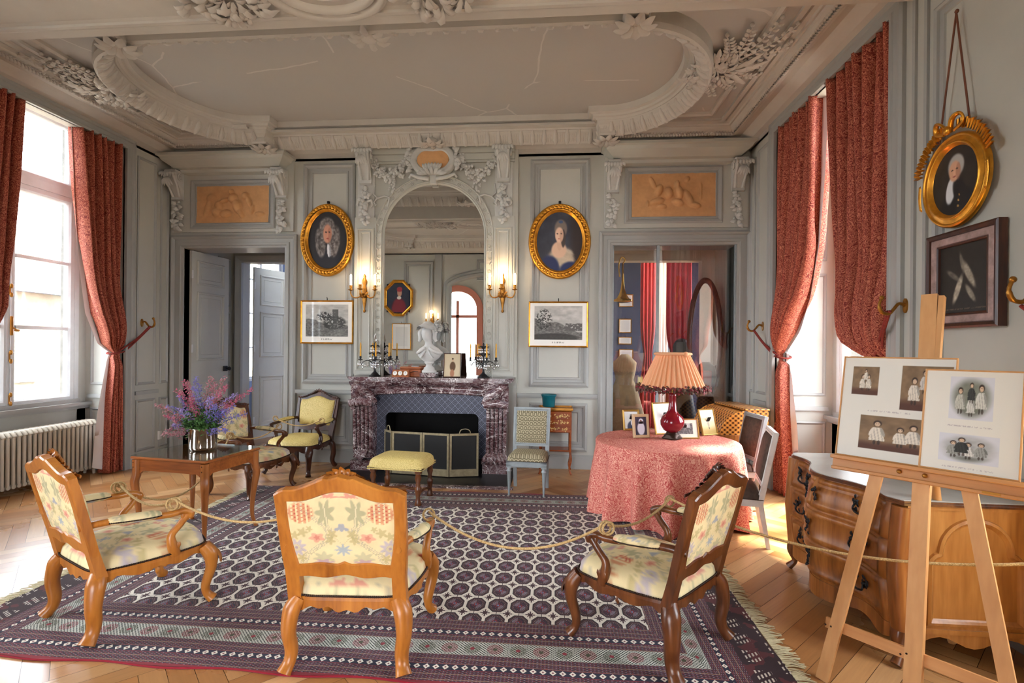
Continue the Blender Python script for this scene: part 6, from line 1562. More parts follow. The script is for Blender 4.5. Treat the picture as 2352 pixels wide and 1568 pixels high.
mb = MB(); mb.add([(-.115, -.035, 0), (.115, -.035, 0), (.115, .035, 0), (-.115, .035, 0), (-.11, -.015, .095), (.11, -.015, .095), (.11, .03, .095), (-.11, .03, .095)], [(0, 3, 2, 1), (4, 5, 6, 7), (0, 1, 5, 4), (1, 2, 6, 5), (2, 3, 7, 6), (3, 0, 4, 7)]); mb.build('case', MT['redwood'], t)
for x in (-.072, 0, .072):
    mb = MB().frame((x, -.027, .050), (1, 0, 0), (0, .2, .98), (0, -.98, .2)); mb.prism(ellipse(0, 0, .030, .030, 24), 0, .006); o = mb.build('dial', MT['white'], t)
    mb = MB().frame((x, -.027, .050), (1, 0, 0), (0, .2, .98), (0, -.98, .2)); mb.ring(ellipse(0, 0, .034, .034, 24), [(0, 0), (0, .008), (.005, .008), (.005, .0)]); mb.build('bezel', MT['brass'], o)
    mb = MB().frame((x, -.027, .050), (1, 0, 0), (0, .2, .98), (0, -.98, .2)); mb.box(-.002, .002, -.004, .022, .006, .008); mb.build('needle', MT['black'], o)
photo_frame('framed sepia photograph of a standing man leaning on the mantelpiece', (mp(1038, 862, 6.72), 6.72, MZ), .235, .33, p_cardm, MT['darkwood'], math.radians(6), 14, .012, False)

# sconces
def sconce(label, x, z):
    t = thing('wall_sconce', label, 'wall light', (x, BY-.055, z))
    mb = MB(); mb.lathe([(.001, -.26), (.014, -.25), (.018, -.23), (.008, -.21), (.012, -.18), (.022, -.12), (.032, -.05), (.026, 0), (.034, .04), (.026, .09), (.016, .12), (.028, .16), (.030, .19), (.016, .22), (.010, .235), (.016, .25), (.003, .28)], 12, sq=lambda a, q: 1+.15*cos(6*a))
    for k in range(10): an = PI+PI*k/9; mb.leaf((.02*cos(an), .02*sin(an), -.06+.02*(k % 3)), (cos(an), sin(an), 1), .07, .03, (0, -1, 0), .3)
    mb.build('backplate', MT['brass'], t)
    for (dx, dy) in ((-.17, -.06), (.0, -.16), (.17, -.06)):
        mb = MB(); mb.tube(smooth_pts([(0, -.01, .02), (dx*.4, dy*.4-.01, -.045), (dx*.8, dy*.8, -.05), (dx, dy, .0), (dx, dy, .045)], 5), .009, 7); mb.lathe([(.012, .04), (.036, .052), (.038, .058), (.014, .062), (.020, .075), (.022, .11), (.015, .118)], 12, (dx, dy, 0)); o = mb.build('arm', MT['brass'], t)
        c = MB(); c.lathe([(.0135, .115), (.0135, .25), (.010, .262), (.004, .27), (.001, .272)], 12, (dx, dy, 0)); c.build('candle_tube', MT['candle_lit'], o)
    d = bpy.data.lights.new('sconce_light', 'POINT'); d.energy = 3.2; d.color = (1, .66, .36); d.shadow_soft_size = .05; l = bpy.data.objects.new('sconce_light', d); SC.collection.objects.link(l); l.parent = t; l.location = (0, -.14, .30)
    return t
sconce('three-light gilt wall sconce left of the mirror', -2.63, 2.38); sconce('three-light gilt wall sconce right of the mirror', -.70, 2.385)

# fire screen, tools
t = thing('fire_screen', 'folding brass-framed mesh fire screen standing before the hearth', 'fire screen', (-1.60, 6.40, .012))
MT['mesh'] = plain('dark_fire_mesh', srgb(30, 30, 30), .6, .3)
FP = [(-.62, .22), (-.475, .08), (-.06, .02), (.30, -.04), (.66, .06)]
for (a, b) in zip(FP[:-1], FP[1:]):
    a = Vector(a); b = Vector(b); d = (b-a); L = d.length; d.normalize(); f_ = lambda: MB().frame((a.x, a.y, 0), (d.x, d.y, 0), (0, 0, 1), (d.y, -d.x, 0))
    mb = f_(); mb.ring([(.004, .01), (L-.004, .01), (L-.004, .55), (.004, .55)], [(0, -.008), (0, .008), (.026, .008), (.026, -.008)]); mb.box(.004, L-.004, .01, .10, -.006, .006); o = mb.build('panel', MT['brasspale'], t)
    mb = f_(); mb.box(.02, L-.02, .09, .53, -.002, .002); mb.build('mesh', MT['mesh'], o)
mb = MB().tube(smooth_pts([(.42, -.01, .55), (.44, -.01, .595), (.50, 0, .61), (.55, 0, .59), (.56, .01, .55)], 4), .006, 6).tube(smooth_pts([(-.58, .18, .55), (-.57, .17, .60), (-.53, .13, .61), (-.51, .11, .55)], 4), .006, 6); mb.build('handle', MT['brasspale'], t)
for k, (x, lb) in enumerate(((-.90, 'black iron poker, left of the two tools in the hearth corner'), (-.955, 'black iron tongs, right of the two tools in the hearth corner'))):
    mb = MB(); s_ = -.14+.10*k
    mb.tube([(x+.0, 6.68, .03), (x+.02, 6.79, .62)], .007, 6); mb.tube(smooth_pts([(x+.02, 6.79, .62), (x+.0, 6.79, .68), (x+.05, 6.79, .70), (x+.06, 6.79, .64)], 4), .008, 6); mb.box(x-.012, x+.012, 6.665, 6.69, .013, .08)
    if k: mb.tube([(x-.05, 6.69, .014), (x+.0, 6.79, .60)], .006, 6)
    o = mb.build(('fire_poker', 'fire_tongs')[k], MT['black']); tag(o, lb, 'fire tool')
    o.location.x = .17 if k == 0 else .12

# marquetry stand with blue pot
st = thing('marquetry_table', 'small marquetry chest table on thin curved legs, behind the grey chair', 'table', (.03, 6.86, 0))
MT['marq'] = wood('marquetry', srgb(96, 40, 16), srgb(138, 66, 28), srgb(156, 84, 40), 'x', .25, 9); MT['inlay'] = plain('pale_inlay', srgb(212, 176, 104), .4, var=.2, scale=30)
mb = MB(); mb.box(-.21, .21, -.15, .15, .55, .83, .01); mb.build('body', MT['marq'], st); mb = MB(); mb.box(-.225, .225, -.165, .165, .832, .852, .008); mb.rect(-.225, .225, -.165, .165, [(0, .85), (0, .872), (.008, .872), (.008, .85)]); mb.build('gallery_top', MT['brass'], st)
for k, z in enumerate((.575, .665, .745)):
    mb = MB(); mb.box(-.195, .195, -.156, -.15, z-.018, z+.06, .003); o = mb.build('drawer', MT['marq'], st)
    mb = MB(); rg = random.Random(k)
    for i in range(34): x = rg.uniform(-.17, .17); mb.leaf((x, -.1575, z+.02+rg.uniform(-.015, .015)), (rg.uniform(-1, 1), 0, rg.uniform(-1, 1)), rg.uniform(.015, .03), .014, (0, -1, 0), .0)
    mb.build('inlay', MT['inlay'], o)
mb = MB(); mb.box(-.19, .19, -.13, .13, .30, .318, .004); mb.build('shelf', MT['marq'], st)
for s in (-1, 1):
    for q in (-1, 1):
        mb = MB(); P = smooth_pts([(s*.195, q*.135, .56), (s*.195, q*.135, .32), (s*.205, q*.145, .2), (s*.185, q*.125, .08), (s*.21, q*.155, .005)], 5); mb.tube(P, [.016]*6+[.014]*(len(P)-12)+[.012]*6, 7); mb.build('leg', MT['marq'], st)
MT['teal'] = plain('teal_glaze', srgb(16, 92, 104), .12, var=.2, scale=10)
mb = MB(); mb.lathe([(.001, .0), (.075, .0), (.08, .01), (.088, .12), (.105, .155), (.108, .165), (.10, .165), (.082, .12), (.07, .02), (.001, .015)], 28, sq=lambda a, z: 1+.02*cos(12*a)); o = mb.build('cache_pot', MT['teal']); o.location = (-.06, 6.84, .874); tag(o, 'teal glazed pot on the marquetry chest table', 'pot')
# cylinder bureau behind the round table
cb = thing('cylinder_bureau', 'bureau with a curved lozenge-marquetry cylinder lid, behind the round table', 'desk', (2.10, 6.33, 0), math.radians(-84))
m = Sh('lozenge_marquetry', .3); x, y, z = m.xyz(); a = ((x+y+z*1.2)*16.0).fract(); b = ((x+y-z*1.2)*16.0).fract(); q = (a.gt(.5)+b.gt(.5))
m.col(m.ramp(q*.5, [(.0, srgb(70, 34, 14)), (.5, srgb(190, 122, 50)), (1.0, srgb(214, 150, 76))], 'CONSTANT')); MT['loz'] = m.mat
mb = MB(); mb.box(-.40, .40, -.27, .27, .50, .70, .006); mb.build('body', MT['commode'], cb)
mb = MB(); P = [(-.27+.29*(1-cos(t)), .70+.26*sin(t)) for t in np.linspace(0, PI/2, 14)]
vs = [(x_, y_, z_) for (y_, z_) in P for x_ in (-.385, .385)]; mb.add(vs, [(i*2, i*2+1, i*2+3, i*2+2) for i in range(13)], True); mb.box(-.385, .385, .02, .27, .70, .96); mb.build('cylinder_lid', MT['loz'], cb)
for s in (-1, 1):
    mb = MB().frame((s*.392-.008, 0, 0), (0, 1, 0), (0, 0, 1), (1, 0, 0)); mb.prism([(-.275, .70)]+[(y_-.006, z_+.008) for y_, z_ in P]+[(.27, .97), (.27, .70)], 0, .016); mb.build('side_cheek', MT['loz'], cb)
mb = MB(); mb.box(-.41, .41, -.0, .28, .97, .99, .004); mb.build('top', MT['loz'], cb)
for s in (-1, 1):
    for q in (-1, 1): mb = MB(); mb.lathe([(.014, 0), (.018, .03), (.028, .48), (.03, .5)], 8, (s*.36, q*.23, 0)); mb.build('leg', MT['walnut'], cb)

# ------------------------------------------------------------------ commode
cm = thing('commode', 'large serpentine walnut chest of drawers with dark bronze handles, behind the easel', 'chest of drawers', (2.09, 3.44, 0))
# local: front faces -x; y from -.6 to .6 ; depth x from -.33 (front) to .42
YC = .61
def frontx(y):   # serpentine front
    a = y/YC; return -.30-.10*cos(PI*a)*.5*(1)-.07*cos(2*PI*a)*.5-.02
def cfx(y, z):
    b = .035*sin(PI*min(1, max(0, (z-.18)/.68)))-.02*(z > .8); return frontx(y)-b+.05*max(0, abs(y)/YC-.86)/.14
NY = 60; ys = [(-YC+2*YC*i/(NY-1)) for i in range(NY)]
mb = MB(); zs = [.20, .205, .30, .42, .424, .436, .44, .55, .634, .638, .650, .654, .75, .845, .85]
vs = []; 
for z in zs:
    g_ = .010 if z in (.424, .436, .638, .650) else 0
    for y in ys: vs.append((cfx(y, z)+g_, y, z))
fs = [(j*NY+i, (j+1)*NY+i, (j+1)*NY+i+1, j*NY+i+1) for j in range(len(zs)-1) for i in range(NY-1)]
mb.add(vs, fs, True); mb.box(-.24, .42, -YC+.02, YC-.02, .2, .85); mb.build('carcass', MT['commode'], cm)
for (z0, z1, parts) in ((.222, .420, ((-.50, .50),)), (.445, .634, ((-.50, .50),)), (.660, .840, ((-.50, -.012), (.012, .50)))):
    for (a, b) in parts:
        mb = MB(); n = 34; yy = [a+(b-a)*i/(n-1) for i in range(n)]; zz = [z0, z0+.006, z0+.03, z0+.038, (z0+z1)/2, z1-.038, z1-.03, z1-.006, z1]; ex_ = [0, .014, .016, .006, .008, .006, .016, .014, 0]
        vs = [(cfx(y, z)-e*(1 if 0 < i < n-1 else 0), y, z) for z, e in zip(zz, ex_) for i, y in enumerate(yy)]
        mb.add(vs, [(j*n+i, (j+1)*n+i, (j+1)*n+i+1, j*n+i+1) for j in range(len(zz)-1) for i in range(n-1)], True); dw = mb.build('drawer', MT['commode'], cm)
        zc = (z0+z1)/2
        def hardware(yc, kind):
            q = MB(); rg = random.Random(int(yc*100+zc*1000)); x0 = cfx(yc, zc)-.012
            if kind == 'handle':
                for s in (-1, 1):
                    for k in range(9): q.leaf((x0-.002, yc+s*.055+rg.uniform(-.02, .02), zc+.015+rg.uniform(-.03, .03)), (-.15, rg.uniform(-1, 1), rg.uniform(-1, 1)), .036, .022, (-1, 0, 0), .2)
                    q.ell((x0-.014, yc+s*.05, zc+.012), (.012, .012, .012), 7, 5)
                q.tube(smooth_pts([(x0-.016, yc-.05, zc+.01), (x0-.026, yc-.055, zc-.022), (x0-.03, yc, zc-.034), (x0-.026, yc+.055, zc-.022), (x0-.016, yc+.05, zc+.01)], 4), .0065, 6)
            else:
                for k in range(14): q.leaf((x0-.002, yc+rg.uniform(-.012, .012), zc+rg.uniform(-.045, .045)), (-.15, rg.uniform(-1, 1), rg.uniform(-1, 1)), .032, .02, (-1, 0, 0), .2)
            q.build('bronze_handle' if kind == 'handle' else 'keyhole_plate', MT['black'], dw)
        if len(parts) == 1:
            for yc in (-.33, .33): hardware(yc, 'handle')
            hardware(0, 'key')
        else: hardware((a+b)/2+(.08 if a > 0 else -.08), 'handle'); hardware(.05 if a > 0 else -.05, 'key')
mb = MB(); poly = []
for y in ys: poly.append((cfx(y, .85)-.035, y*1.03))
poly += [(.44, YC+.03), (.44, -YC-.03)]
mb.prism(poly, .851, .862); mb.prism([(x*.985, y*.99) for x, y in poly], .862, .872); mb.build('top_edge', MT['walnut'], cm)
MT['commtop'] = plain('pale_worn_top', srgb(184, 182, 176), .25, var=.12, scale=3)
mb = MB(); mb.prism([(x*.97, y*.975) for x, y in poly], .872, .876); mb.build('top', MT['commtop'], cm)
mb = MB(); vs = []
for y in ys: zb = .125-.05*math.exp(-(y/.11)**2)+.03*cos(4*PI*y/YC)*.5+.06*max(0, 1-abs(abs(y)-.45)/.15)*0; vs += [(cfx(y, .2)-.006, y, .205), (cfx(y, .2)-.006, y, zb), (cfx(y, .2)+.02, y, zb), (cfx(y, .2)+.02, y, .205)]
fs = [(i*4+k, i*4+(k+1) % 4, i*4+4+(k+1) % 4, i*4+4+k) for i in range(NY-1) for k in range(4)]; mb.add(vs, fs, False); mb.build('apron', MT['commode'], cm)
for s in (-1, 1):
    mb = MB()   # side panel with carved arched field
    mb.frame((0, s*YC-(.0 if s > 0 else 0), 0), (s*-1, 0, 0), (0, 0, 1), (0, s, 0))
    a, b = sorted((-s*-.25, -s*.42)); mb.box(a, b, .19, .85, -.03, .005)
    pw = .44; c_ = (a+b)/2
    path = [(c_-.21, .26), (c_+.21, .26), (c_+.21, .54), (c_+.205, .565), (c_+.19, .58), (c_+.172, .585), (c_+.160, .60)]+[(c_+.155*cos(t), .62+.145*sin(t)) for t in np.linspace(.12, PI-.12, 17)]+[(c_-.160, .60), (c_-.172, .585), (c_-.19, .58), (c_-.205, .565), (c_-.21, .54)]
    mb.ring(path, [(-.03, .005), (-.025, .016), (-.01, .020), (0, .010), (.01, .004)], smooth=False); mb.box(a, b, .86-.03, .86-.01, .0, .012); mb.box(a, b, .19, .215, .0, .014)
    zbs = [(a, .2), (b, .2)]+[(b-(b-a)*k/16.0, .145+.028*cos(k/16.0*2*PI*2)*-1) for k in range(17)]
    mb.prism([(x, z) for x, z in zbs[::-1]], -.012, .004)
    mb.build('side_panel', MT['oak'], cm)
for (x, y) in ((-.24, -YC+.015), (-.24, YC-.015)):
    mb = MB(); mb.tube([(x-.02, y, .84), (x-.045, y, .5), (x-.02, y, .2)], .048, 10); mb.build('corner_post', MT['commode'], cm)
for (x, y) in ((-.26, -YC+.02), (-.26, YC-.02), (.38, -YC+.03), (.38, YC-.03)):
    mb = MB(); sg = -1 if x < 0 else 1; s2 = 1 if y > 0 else -1; P = smooth_pts([(x, y, .22), (x+sg*.02, y+s2*.01, .15), (x+sg*.0, y, .07), (x+sg*.035, y+s2*.02, .014)], 5); mb.tube(P, list(np.interp(np.linspace(0, 1, len(P)), [0, .3, .7, 1], [.042, .036, .02, .028])), 9); mb.build('foot', MT['walnut'], cm)

# ------------------------------------------------------------------ curtains
def curtain(label, X, Lp, Rp, tie, lo_l, lo_r, amp=.072, nf=7, sgn=1, liner=None, mirror_y=None, tieback=None, top=None):
    """Lp,Rp: lists of (y,z) for both hanging edges from top to the tie; lo_*: below the tie"""
    def edge(pts):
        z = np.array([p[1] for p in pts]); y = np.array([p[0] for p in pts]); o = np.argsort(z); return z[o], y[o]
    zL, yL = edge(Lp+lo_l); zR, yR = edge(Rp+lo_r); zt = top or max(zL.max(), zR.max()); zb = .015
    if mirror_y is not None: yL = 2*mirror_y-yL; yR = 2*mirror_y-yR
    t = thing('curtain', label, 'curtain', (X, float(np.interp(tie[1], zL, yL)), zb)); oy = t.location.y
    NZ, NS = 70, nf*12
    if tie[1] > 0: amp = amp*1.5
    def zed(b): return zt+(zb-zt)*b
    def f(a, b):
        z = zed(b); y0 = float(np.interp(z, zL, yL)); y1 = float(np.interp(z, zR, yR)); w_ = abs(y1-y0)
        k = min(1.0, w_/.55)
        ft = math.exp(-((z-tie[1])/.10)**2)
        ph = 2*PI*nf*a+.5*sin(z*1.1)
        x = amp*(1-.65*ft)*(math.copysign(abs(sin(ph))**.7, sin(ph))+.22*sin(2.3*ph+z*1.7))*(.55+.45*k)
        bulge = -sgn*.07*math.exp(-((z-tie[1]-.35)/.35)**2)+sgn*.02*ft
        return (x+bulge, y0+(y1-y0)*a+.006*sin(ph*2)-oy, z-zb)
    mb = MB(); mb.grid(f, NS, NZ); o = mb.build('drape', MT['curtain'], t); md = o.modifiers.new('t', 'SOLIDIFY'); md.thickness = .006; md.offset = 0
    if liner is not None:
        side = liner
        def g(a, b):
            z = zed(b); y0 = float(np.interp(z, zL, yL)); y1 = float(np.interp(z, zR, yR)); e, d = (y0, y0-y1) if side == 'L' else (y1, y1-y0)
            d = d/abs(d) if abs(d) > 1e-6 else 1
            wd_ = .012+(.10 if z < tie[1]-.05 else 0)*min(1, (tie[1]-z)/.8) ; return (sgn*.035+.01*sin(a*6+z*2), e+d*(wd_)*(a)-d*.12*(1-a)-oy, max(z-zb+(.10 if z < .5 else 0)*a, 0))
        mb = MB(); mb.grid(g, 10, NZ); mb.build('lining', MT['liner'], t)
    if tieback:
        (hy, hz), (ty, tz) = tieback
        mb = MB()
        for q in (-1, 1): mb.tube(smooth_pts([(-sgn*.07, ty-oy+.05*q, tz-zb), (-sgn*.15, (ty+hy)/2-oy+.015*q, (tz+hz)/2-zb-.02), (-sgn*.20, hy-oy+.012*q, hz-zb-.03)], 5), .011, 7)
        mb.tube([(.085*cos(a)*1.0, ty-oy+.10*sin(a), tz-zb+.02*sin(a)) for a in np.linspace(0, 2*PI, 24, endpoint=False)], .010, 7, closed=True)
        mb.build('tieback_rope', MT['cord'], t)
    return t
MT['cord'] = plain('red_twisted_cord', srgb(126, 42, 34), .85, var=.3, scale=80)
def hook(label, X, y, z, sgn):
    """double-ended bronze curtain hook standing off the wall; sgn=+1 when the wall is at +x"""
    t = thing('curtain_hook', label, 'hook', (X, y, z)); mb = MB()
    mb.frame((-sgn*0, 0, 0), (0, 1, 0), (0, 0, 1), (-sgn, 0, 0)); 
    mb.lathe([(.001, .0)], 8) if 0 else None
    mb.prism(ellipse(0, 0, .022, .055, 20), 0, .012); mb.T = Matrix.Identity(4)
    mb.tube(smooth_pts([(0, 0, 0), (-sgn*.05, 0, .015), (-sgn*.09, 0, -.03), (-sgn*.12, 0, -.06), (-sgn*.17, 0, -.05), (-sgn*.19, 0, 0), (-sgn*.175, 0, .05)], 5), [.012]*20+[.014]*5+[.010]*6, 8)
    mb.ell((-sgn*.17, 0, .058), (.02, .014, .018), 8, 6); mb.build('hook', MT['brass'], t); return t
cxl = -5.68; cxr = 2.68
AX = lambda X, L: [at_x(px, py, X) for px, py in L]
Lp = AX(cxl, [(170, 288), (178, 440), (190, 600), (205, 720), (232, 790), (262, 812)]); Rp = AX(cxl, [(283, 325), (290, 700)])
Lp[0] = (Lp[0][0], 4.23); Rp[0] = (Rp[0][0]-.0, 4.23); Rp = [(6.22, 4.23), (6.24, 2.2), (6.25, 1.55)]
loL = [(6.145, 1.49), (6.105, 1.041), (6.065, .381), (6.04, 0.0)]; loR = [(6.25, 1.5), (6.27, 0.0)]
curtain('red paisley curtain tied back at the right side of the left window', cxl, Lp, Rp, (6.2, 1.53), loL, loR, sgn=-1, liner='L', tieback=((6.55, 1.93), (6.22, 1.55)), nf=6)
curtain('red paisley curtain at the left side of the left window, mostly outside the picture', cxl, Lp, Rp, (6.2, 1.53), loL, loR, sgn=-1, liner='L', mirror_y=5.30, tieback=((4.05, 1.93), (4.38, 1.55)), nf=6)
hook('dark bronze curtain hook on the left wall', XL, 6.565, 1.95, -1)
fr_ = AX(cxr, [(1890, 205), (1885, 400), (1875, 560), (1855, 680), (1830, 760), (1790, 822)]); fl_ = [(6.22, 4.23), (6.24, 3.0), (6.26, 2.2), (6.27, 1.56)]
fr_[0] = (fr_[0][0], 4.23)
flo_l = [(6.27, 1.5), (6.30, .9), (6.26, 0.0)]; flo_r = [(6.18, 1.50), (6.10, .90), (6.00, .17), (5.98, 0.0)]
curtain('red paisley curtain tied back at the far side of the right window', cxr, fl_, fr_, (6.25, 1.55), flo_l, flo_r, sgn=1, liner='R', tieback=((6.60, 1.93), (6.25, 1.58)), nf=7)
hook('bronze curtain hook on the right wall beside the glazed doorway', XR, 6.62, 1.95, 1)
nl = AX(cxr, [(1915, 175), (1920, 330), (1928, 520), (1938, 650), (1960, 780), (2000, 820)]); nl[0] = (nl[0][0], 4.23); nr_ = [(4.215, 4.23), (4.21, 2.4), (4.22, 1.6)]
curtain('red paisley curtain tied back at the near side of the right window', cxr, nl, nr_, (4.35, 1.55), [(4.40, 1.5), (4.48, .9), (4.55, 0)], [(4.22, 1.5), (4.22, 0)], sgn=1, liner=None, tieback=((4.02, 1.98), (4.35, 1.6)), nf=7)
hook('large bronze curtain hook beside the oval portrait wall', XR, 4.02, 1.99, 1)
hook('gilt curtain hook at the right edge of the picture, beyond the black framed picture', XR, 2.93, 1.98, 1)
curtain('red paisley curtain beyond the pier on the right, outside the picture', cxr, [(y-3.67, z) for y, z in fl_], [(y-3.67, z) for y, z in fr_], (2.58, 1.55), [(y-3.67, z) for y, z in flo_l], [(y-3.67, z) for y, z in flo_r], sgn=1, liner=None, tieback=((2.93, 1.93), (2.58, 1.58)), nf=7)

# ------------------------------------------------------------------ pictures on the right wall
t = oval_portrait('small oval portrait of a white-haired man in black, its gilt frame topped by a bow', (XR-.03, 3.505, 2.75), .545, .60, p_gent, math.radians(-90), ornate=False)
mb = MB(); mb.ring(ellipse(0, 0, .27, .30, 40), [(0, 0), (0, 0)]) if 0 else None
rg = random.Random(2)
for s in (-1, 1):
    mb.tube(smooth_pts([(0, -.05, .31), (s*.05, -.07, .38), (s*.10, -.06, .39), (s*.11, -.05, .34), (s*.04, -.05, .31)], 5), .016, 7, flat=.5)
    for k in range(15):
        an = PI/2+s*(.18+.075*k); r = 1.06+.02*(k % 2); mb.add([(r*.27*cos(an), -.03, r*.30*sin(an)), (r*.27*cos(an+s*.06), -.055, r*.30*sin(an+s*.06)), (r*1.2*.27*cos(an+s*.06), -.05, r*1.2*.30*sin(an+s*.06)), (r*1.2*.27*cos(an), -.025, r*1.2*.30*sin(an))], [(0, 1, 2, 3), (3, 2, 1, 0)])
        mb.tube([(r*.27*cos(an), -.035, r*.30*sin(an)), (r*1.18*.27*cos(an), -.045, r*1.18*.30*sin(an))], .012, 5, flat=.5)
    for k in range(16):
        an = PI/2+s*(1.4+.03*k); mb.leaf((1.06*.27*cos(an), -.03, 1.06*.30*sin(an)), (s*.3, -.1, -1), .05, .025, (0, -1, 0), .3)
tag(mb.build('ribbon_bow', MT['gold'], t), kind='stuff'); MB().ell((0, -.065, .32), (.03, .02, .03), 10, 6).build('bow_knot', MT['gold'], t)
mb = MB(); 
for s in (-1, 1): mb.tube([(s*.13, -.02, .28), (0, -.015, 1.075)], .006, 6)
mb.ell((0, -.012, 1.085), (.014, .012, .014), 8, 5); mb.build('hanging_cord', plain('brown_cord', srgb(112, 66, 48), .8), t)
t = thing('still_life_painting', 'dark still life of pale fish hung under the small oval portrait', 'painting', (XR-.03, 3.445, 2.115), math.radians(-90))
W, H = .575, .625
mb = FX(MB()); mb.rect(-W/2, W/2, -H/2, H/2, [(0, -.02), (0, .03), (.012, .036), (.030, .030), (.034, .018)]); mb.rect(-W/2+.082, W/2-.082, -H/2+.082, H/2-.082, [(0, .016), (.004, .022), (.014, .018), (.018, .004)]); mb.build('frame', MT['darkwood'], t)
MT['mottled'] = plain('mottled_grey_pink', srgb(150, 126, 122), .4, var=.45, scale=14)
mb = FX(MB()); mb.rect(-W/2+.034, W/2-.034, -H/2+.034, H/2-.034, [(0, .018), (.004, .022), (.044, .022), (.048, .016)]); mb.build('frame_band', MT['mottled'], t)
picture('canvas', W-.19, H-.19, p_fish, MT['canvas'], t, 100, 110, off=-.005)
# octagonal portrait and print on the wall behind the viewpoint (seen in the mirror)
t = thing('octagonal_portrait', 'octagonal portrait of a churchman in red, reflected in the mirror', 'painting', (-4.45, YF+.03, 3.05), math.radians(180))
W, H = .86, 1.04; k = .28; oc = [(-W/2+k, -H/2), (W/2-k, -H/2), (W/2, -H/2+k), (W/2, H/2-k), (W/2-k, H/2), (-W/2+k, H/2), (-W/2, H/2-k), (-W/2, -H/2+k)]
mb = FX(MB()); mb.ring(oc, [(0, 0), (0, .04), (.03, .05), (.05, .035), (.07, .03), (.085, .015)]); mb.build('frame', MT['gold'], t)
mb = FX(MB()); mb.prism([(x*.88, y*.9) for x, y in oc], .01, .014); o = mb.build('canvas', MT['canvas'], t)
n = 60
pic = picture('portrait', W*.80, H*.78, p_card, MT['canvas'], t, 60, 70, off=-.016)
framed_print('small pale print below the octagonal portrait, reflected in the mirror', (-4.35, YF+.03, 1.95), .55, .75, p_plain, math.radians(180))
t = sconce('gilt sconce on the wall behind the viewpoint, reflected in the mirror', -3.45, 2.35); t.location.y = YF+.055; t.rotation_euler.z = PI

# ------------------------------------------------------------------ easel with two mounted boards
E0 = Vector((1.62, 2.42, 0)); ea = math.atan2(-.49, .46); ez = ea  # direction of the tray
es = thing('easel', 'beechwood studio easel with a tray, standing at the right foreground', 'easel', (1.565, 2.46, 0), math.radians(-48))
# local: x along tray (to the right of the viewer), -y towards the viewer, leaning back (+y) with height
LN = math.radians(13)
def EF(): return MB().frame((0, 0, 0), (1, 0, 0), (0, sin(LN), cos(LN)), (0, -cos(LN), sin(LN)))
def bar(mb, p, q, w, d0, d1):
    p, q = Vector(p), Vector(q); d = (q-p).normalized(); n = Vector((-d.y, d.x))*w/2
    mb.prism([tuple(p-n), tuple(q-n), tuple(q+n), tuple(p+n)], d0, d1)
for s in (-1, 1):
    mb = EF(); bar(mb, (s*(.365+.055*s), 0.0), (s*(.17+.02*s), 1.10), .055, -.012, .012); mb.build('leg', MT['beech'], es)
mb = EF(); bar(mb, (.050, .12), (.0, 1.99), .066, -.030, .012); mb.build('mast', MT['beech'], es)
mb = EF(); mb.box(.038, .060, 1.0, 1.98, -.030, .010); mb.build('mast_strip', MT['beech'], es)
mb = EF(); mb.box(-.325, .42, .245, .295, -.034, -.012); o = mb.build('cross_rail', MT['beechx'], es)
q = EF()
for x in (-.315, -.29, .0, .022, .315, .29): q.ell((x, .27+.006*(1 if x > 0 else -1), .013), (.005, .005, .003), 6, 4)
q.build('bolt', MT['nail'], o)
mb = EF(); mb.box(-.35, .44, 1.045, 1.125, .012, .034, .003); mb.box(-.35, .44, 1.045, 1.062, .0, .05, .003); mb.box(-.35, .44, 1.10, 1.12, .034, .075, .003); o = mb.build('tray', MT['beechx'], es)
q = EF()
for x in (-.055, .045): EF().ell((x, 1.085, .040), (.011, .011, .008), 10, 6).build('brass_knob', MT['brass'], o)
q.box(.25, .31, 1.050, 1.060, .05, .053); q.build('brass_plate', MT['brass'], o)
mb = MB(); mb.tube([(0, .36, 1.50), (0, .92, .02)], .022, 6); mb.build('rear_leg', MT['beech'], es)
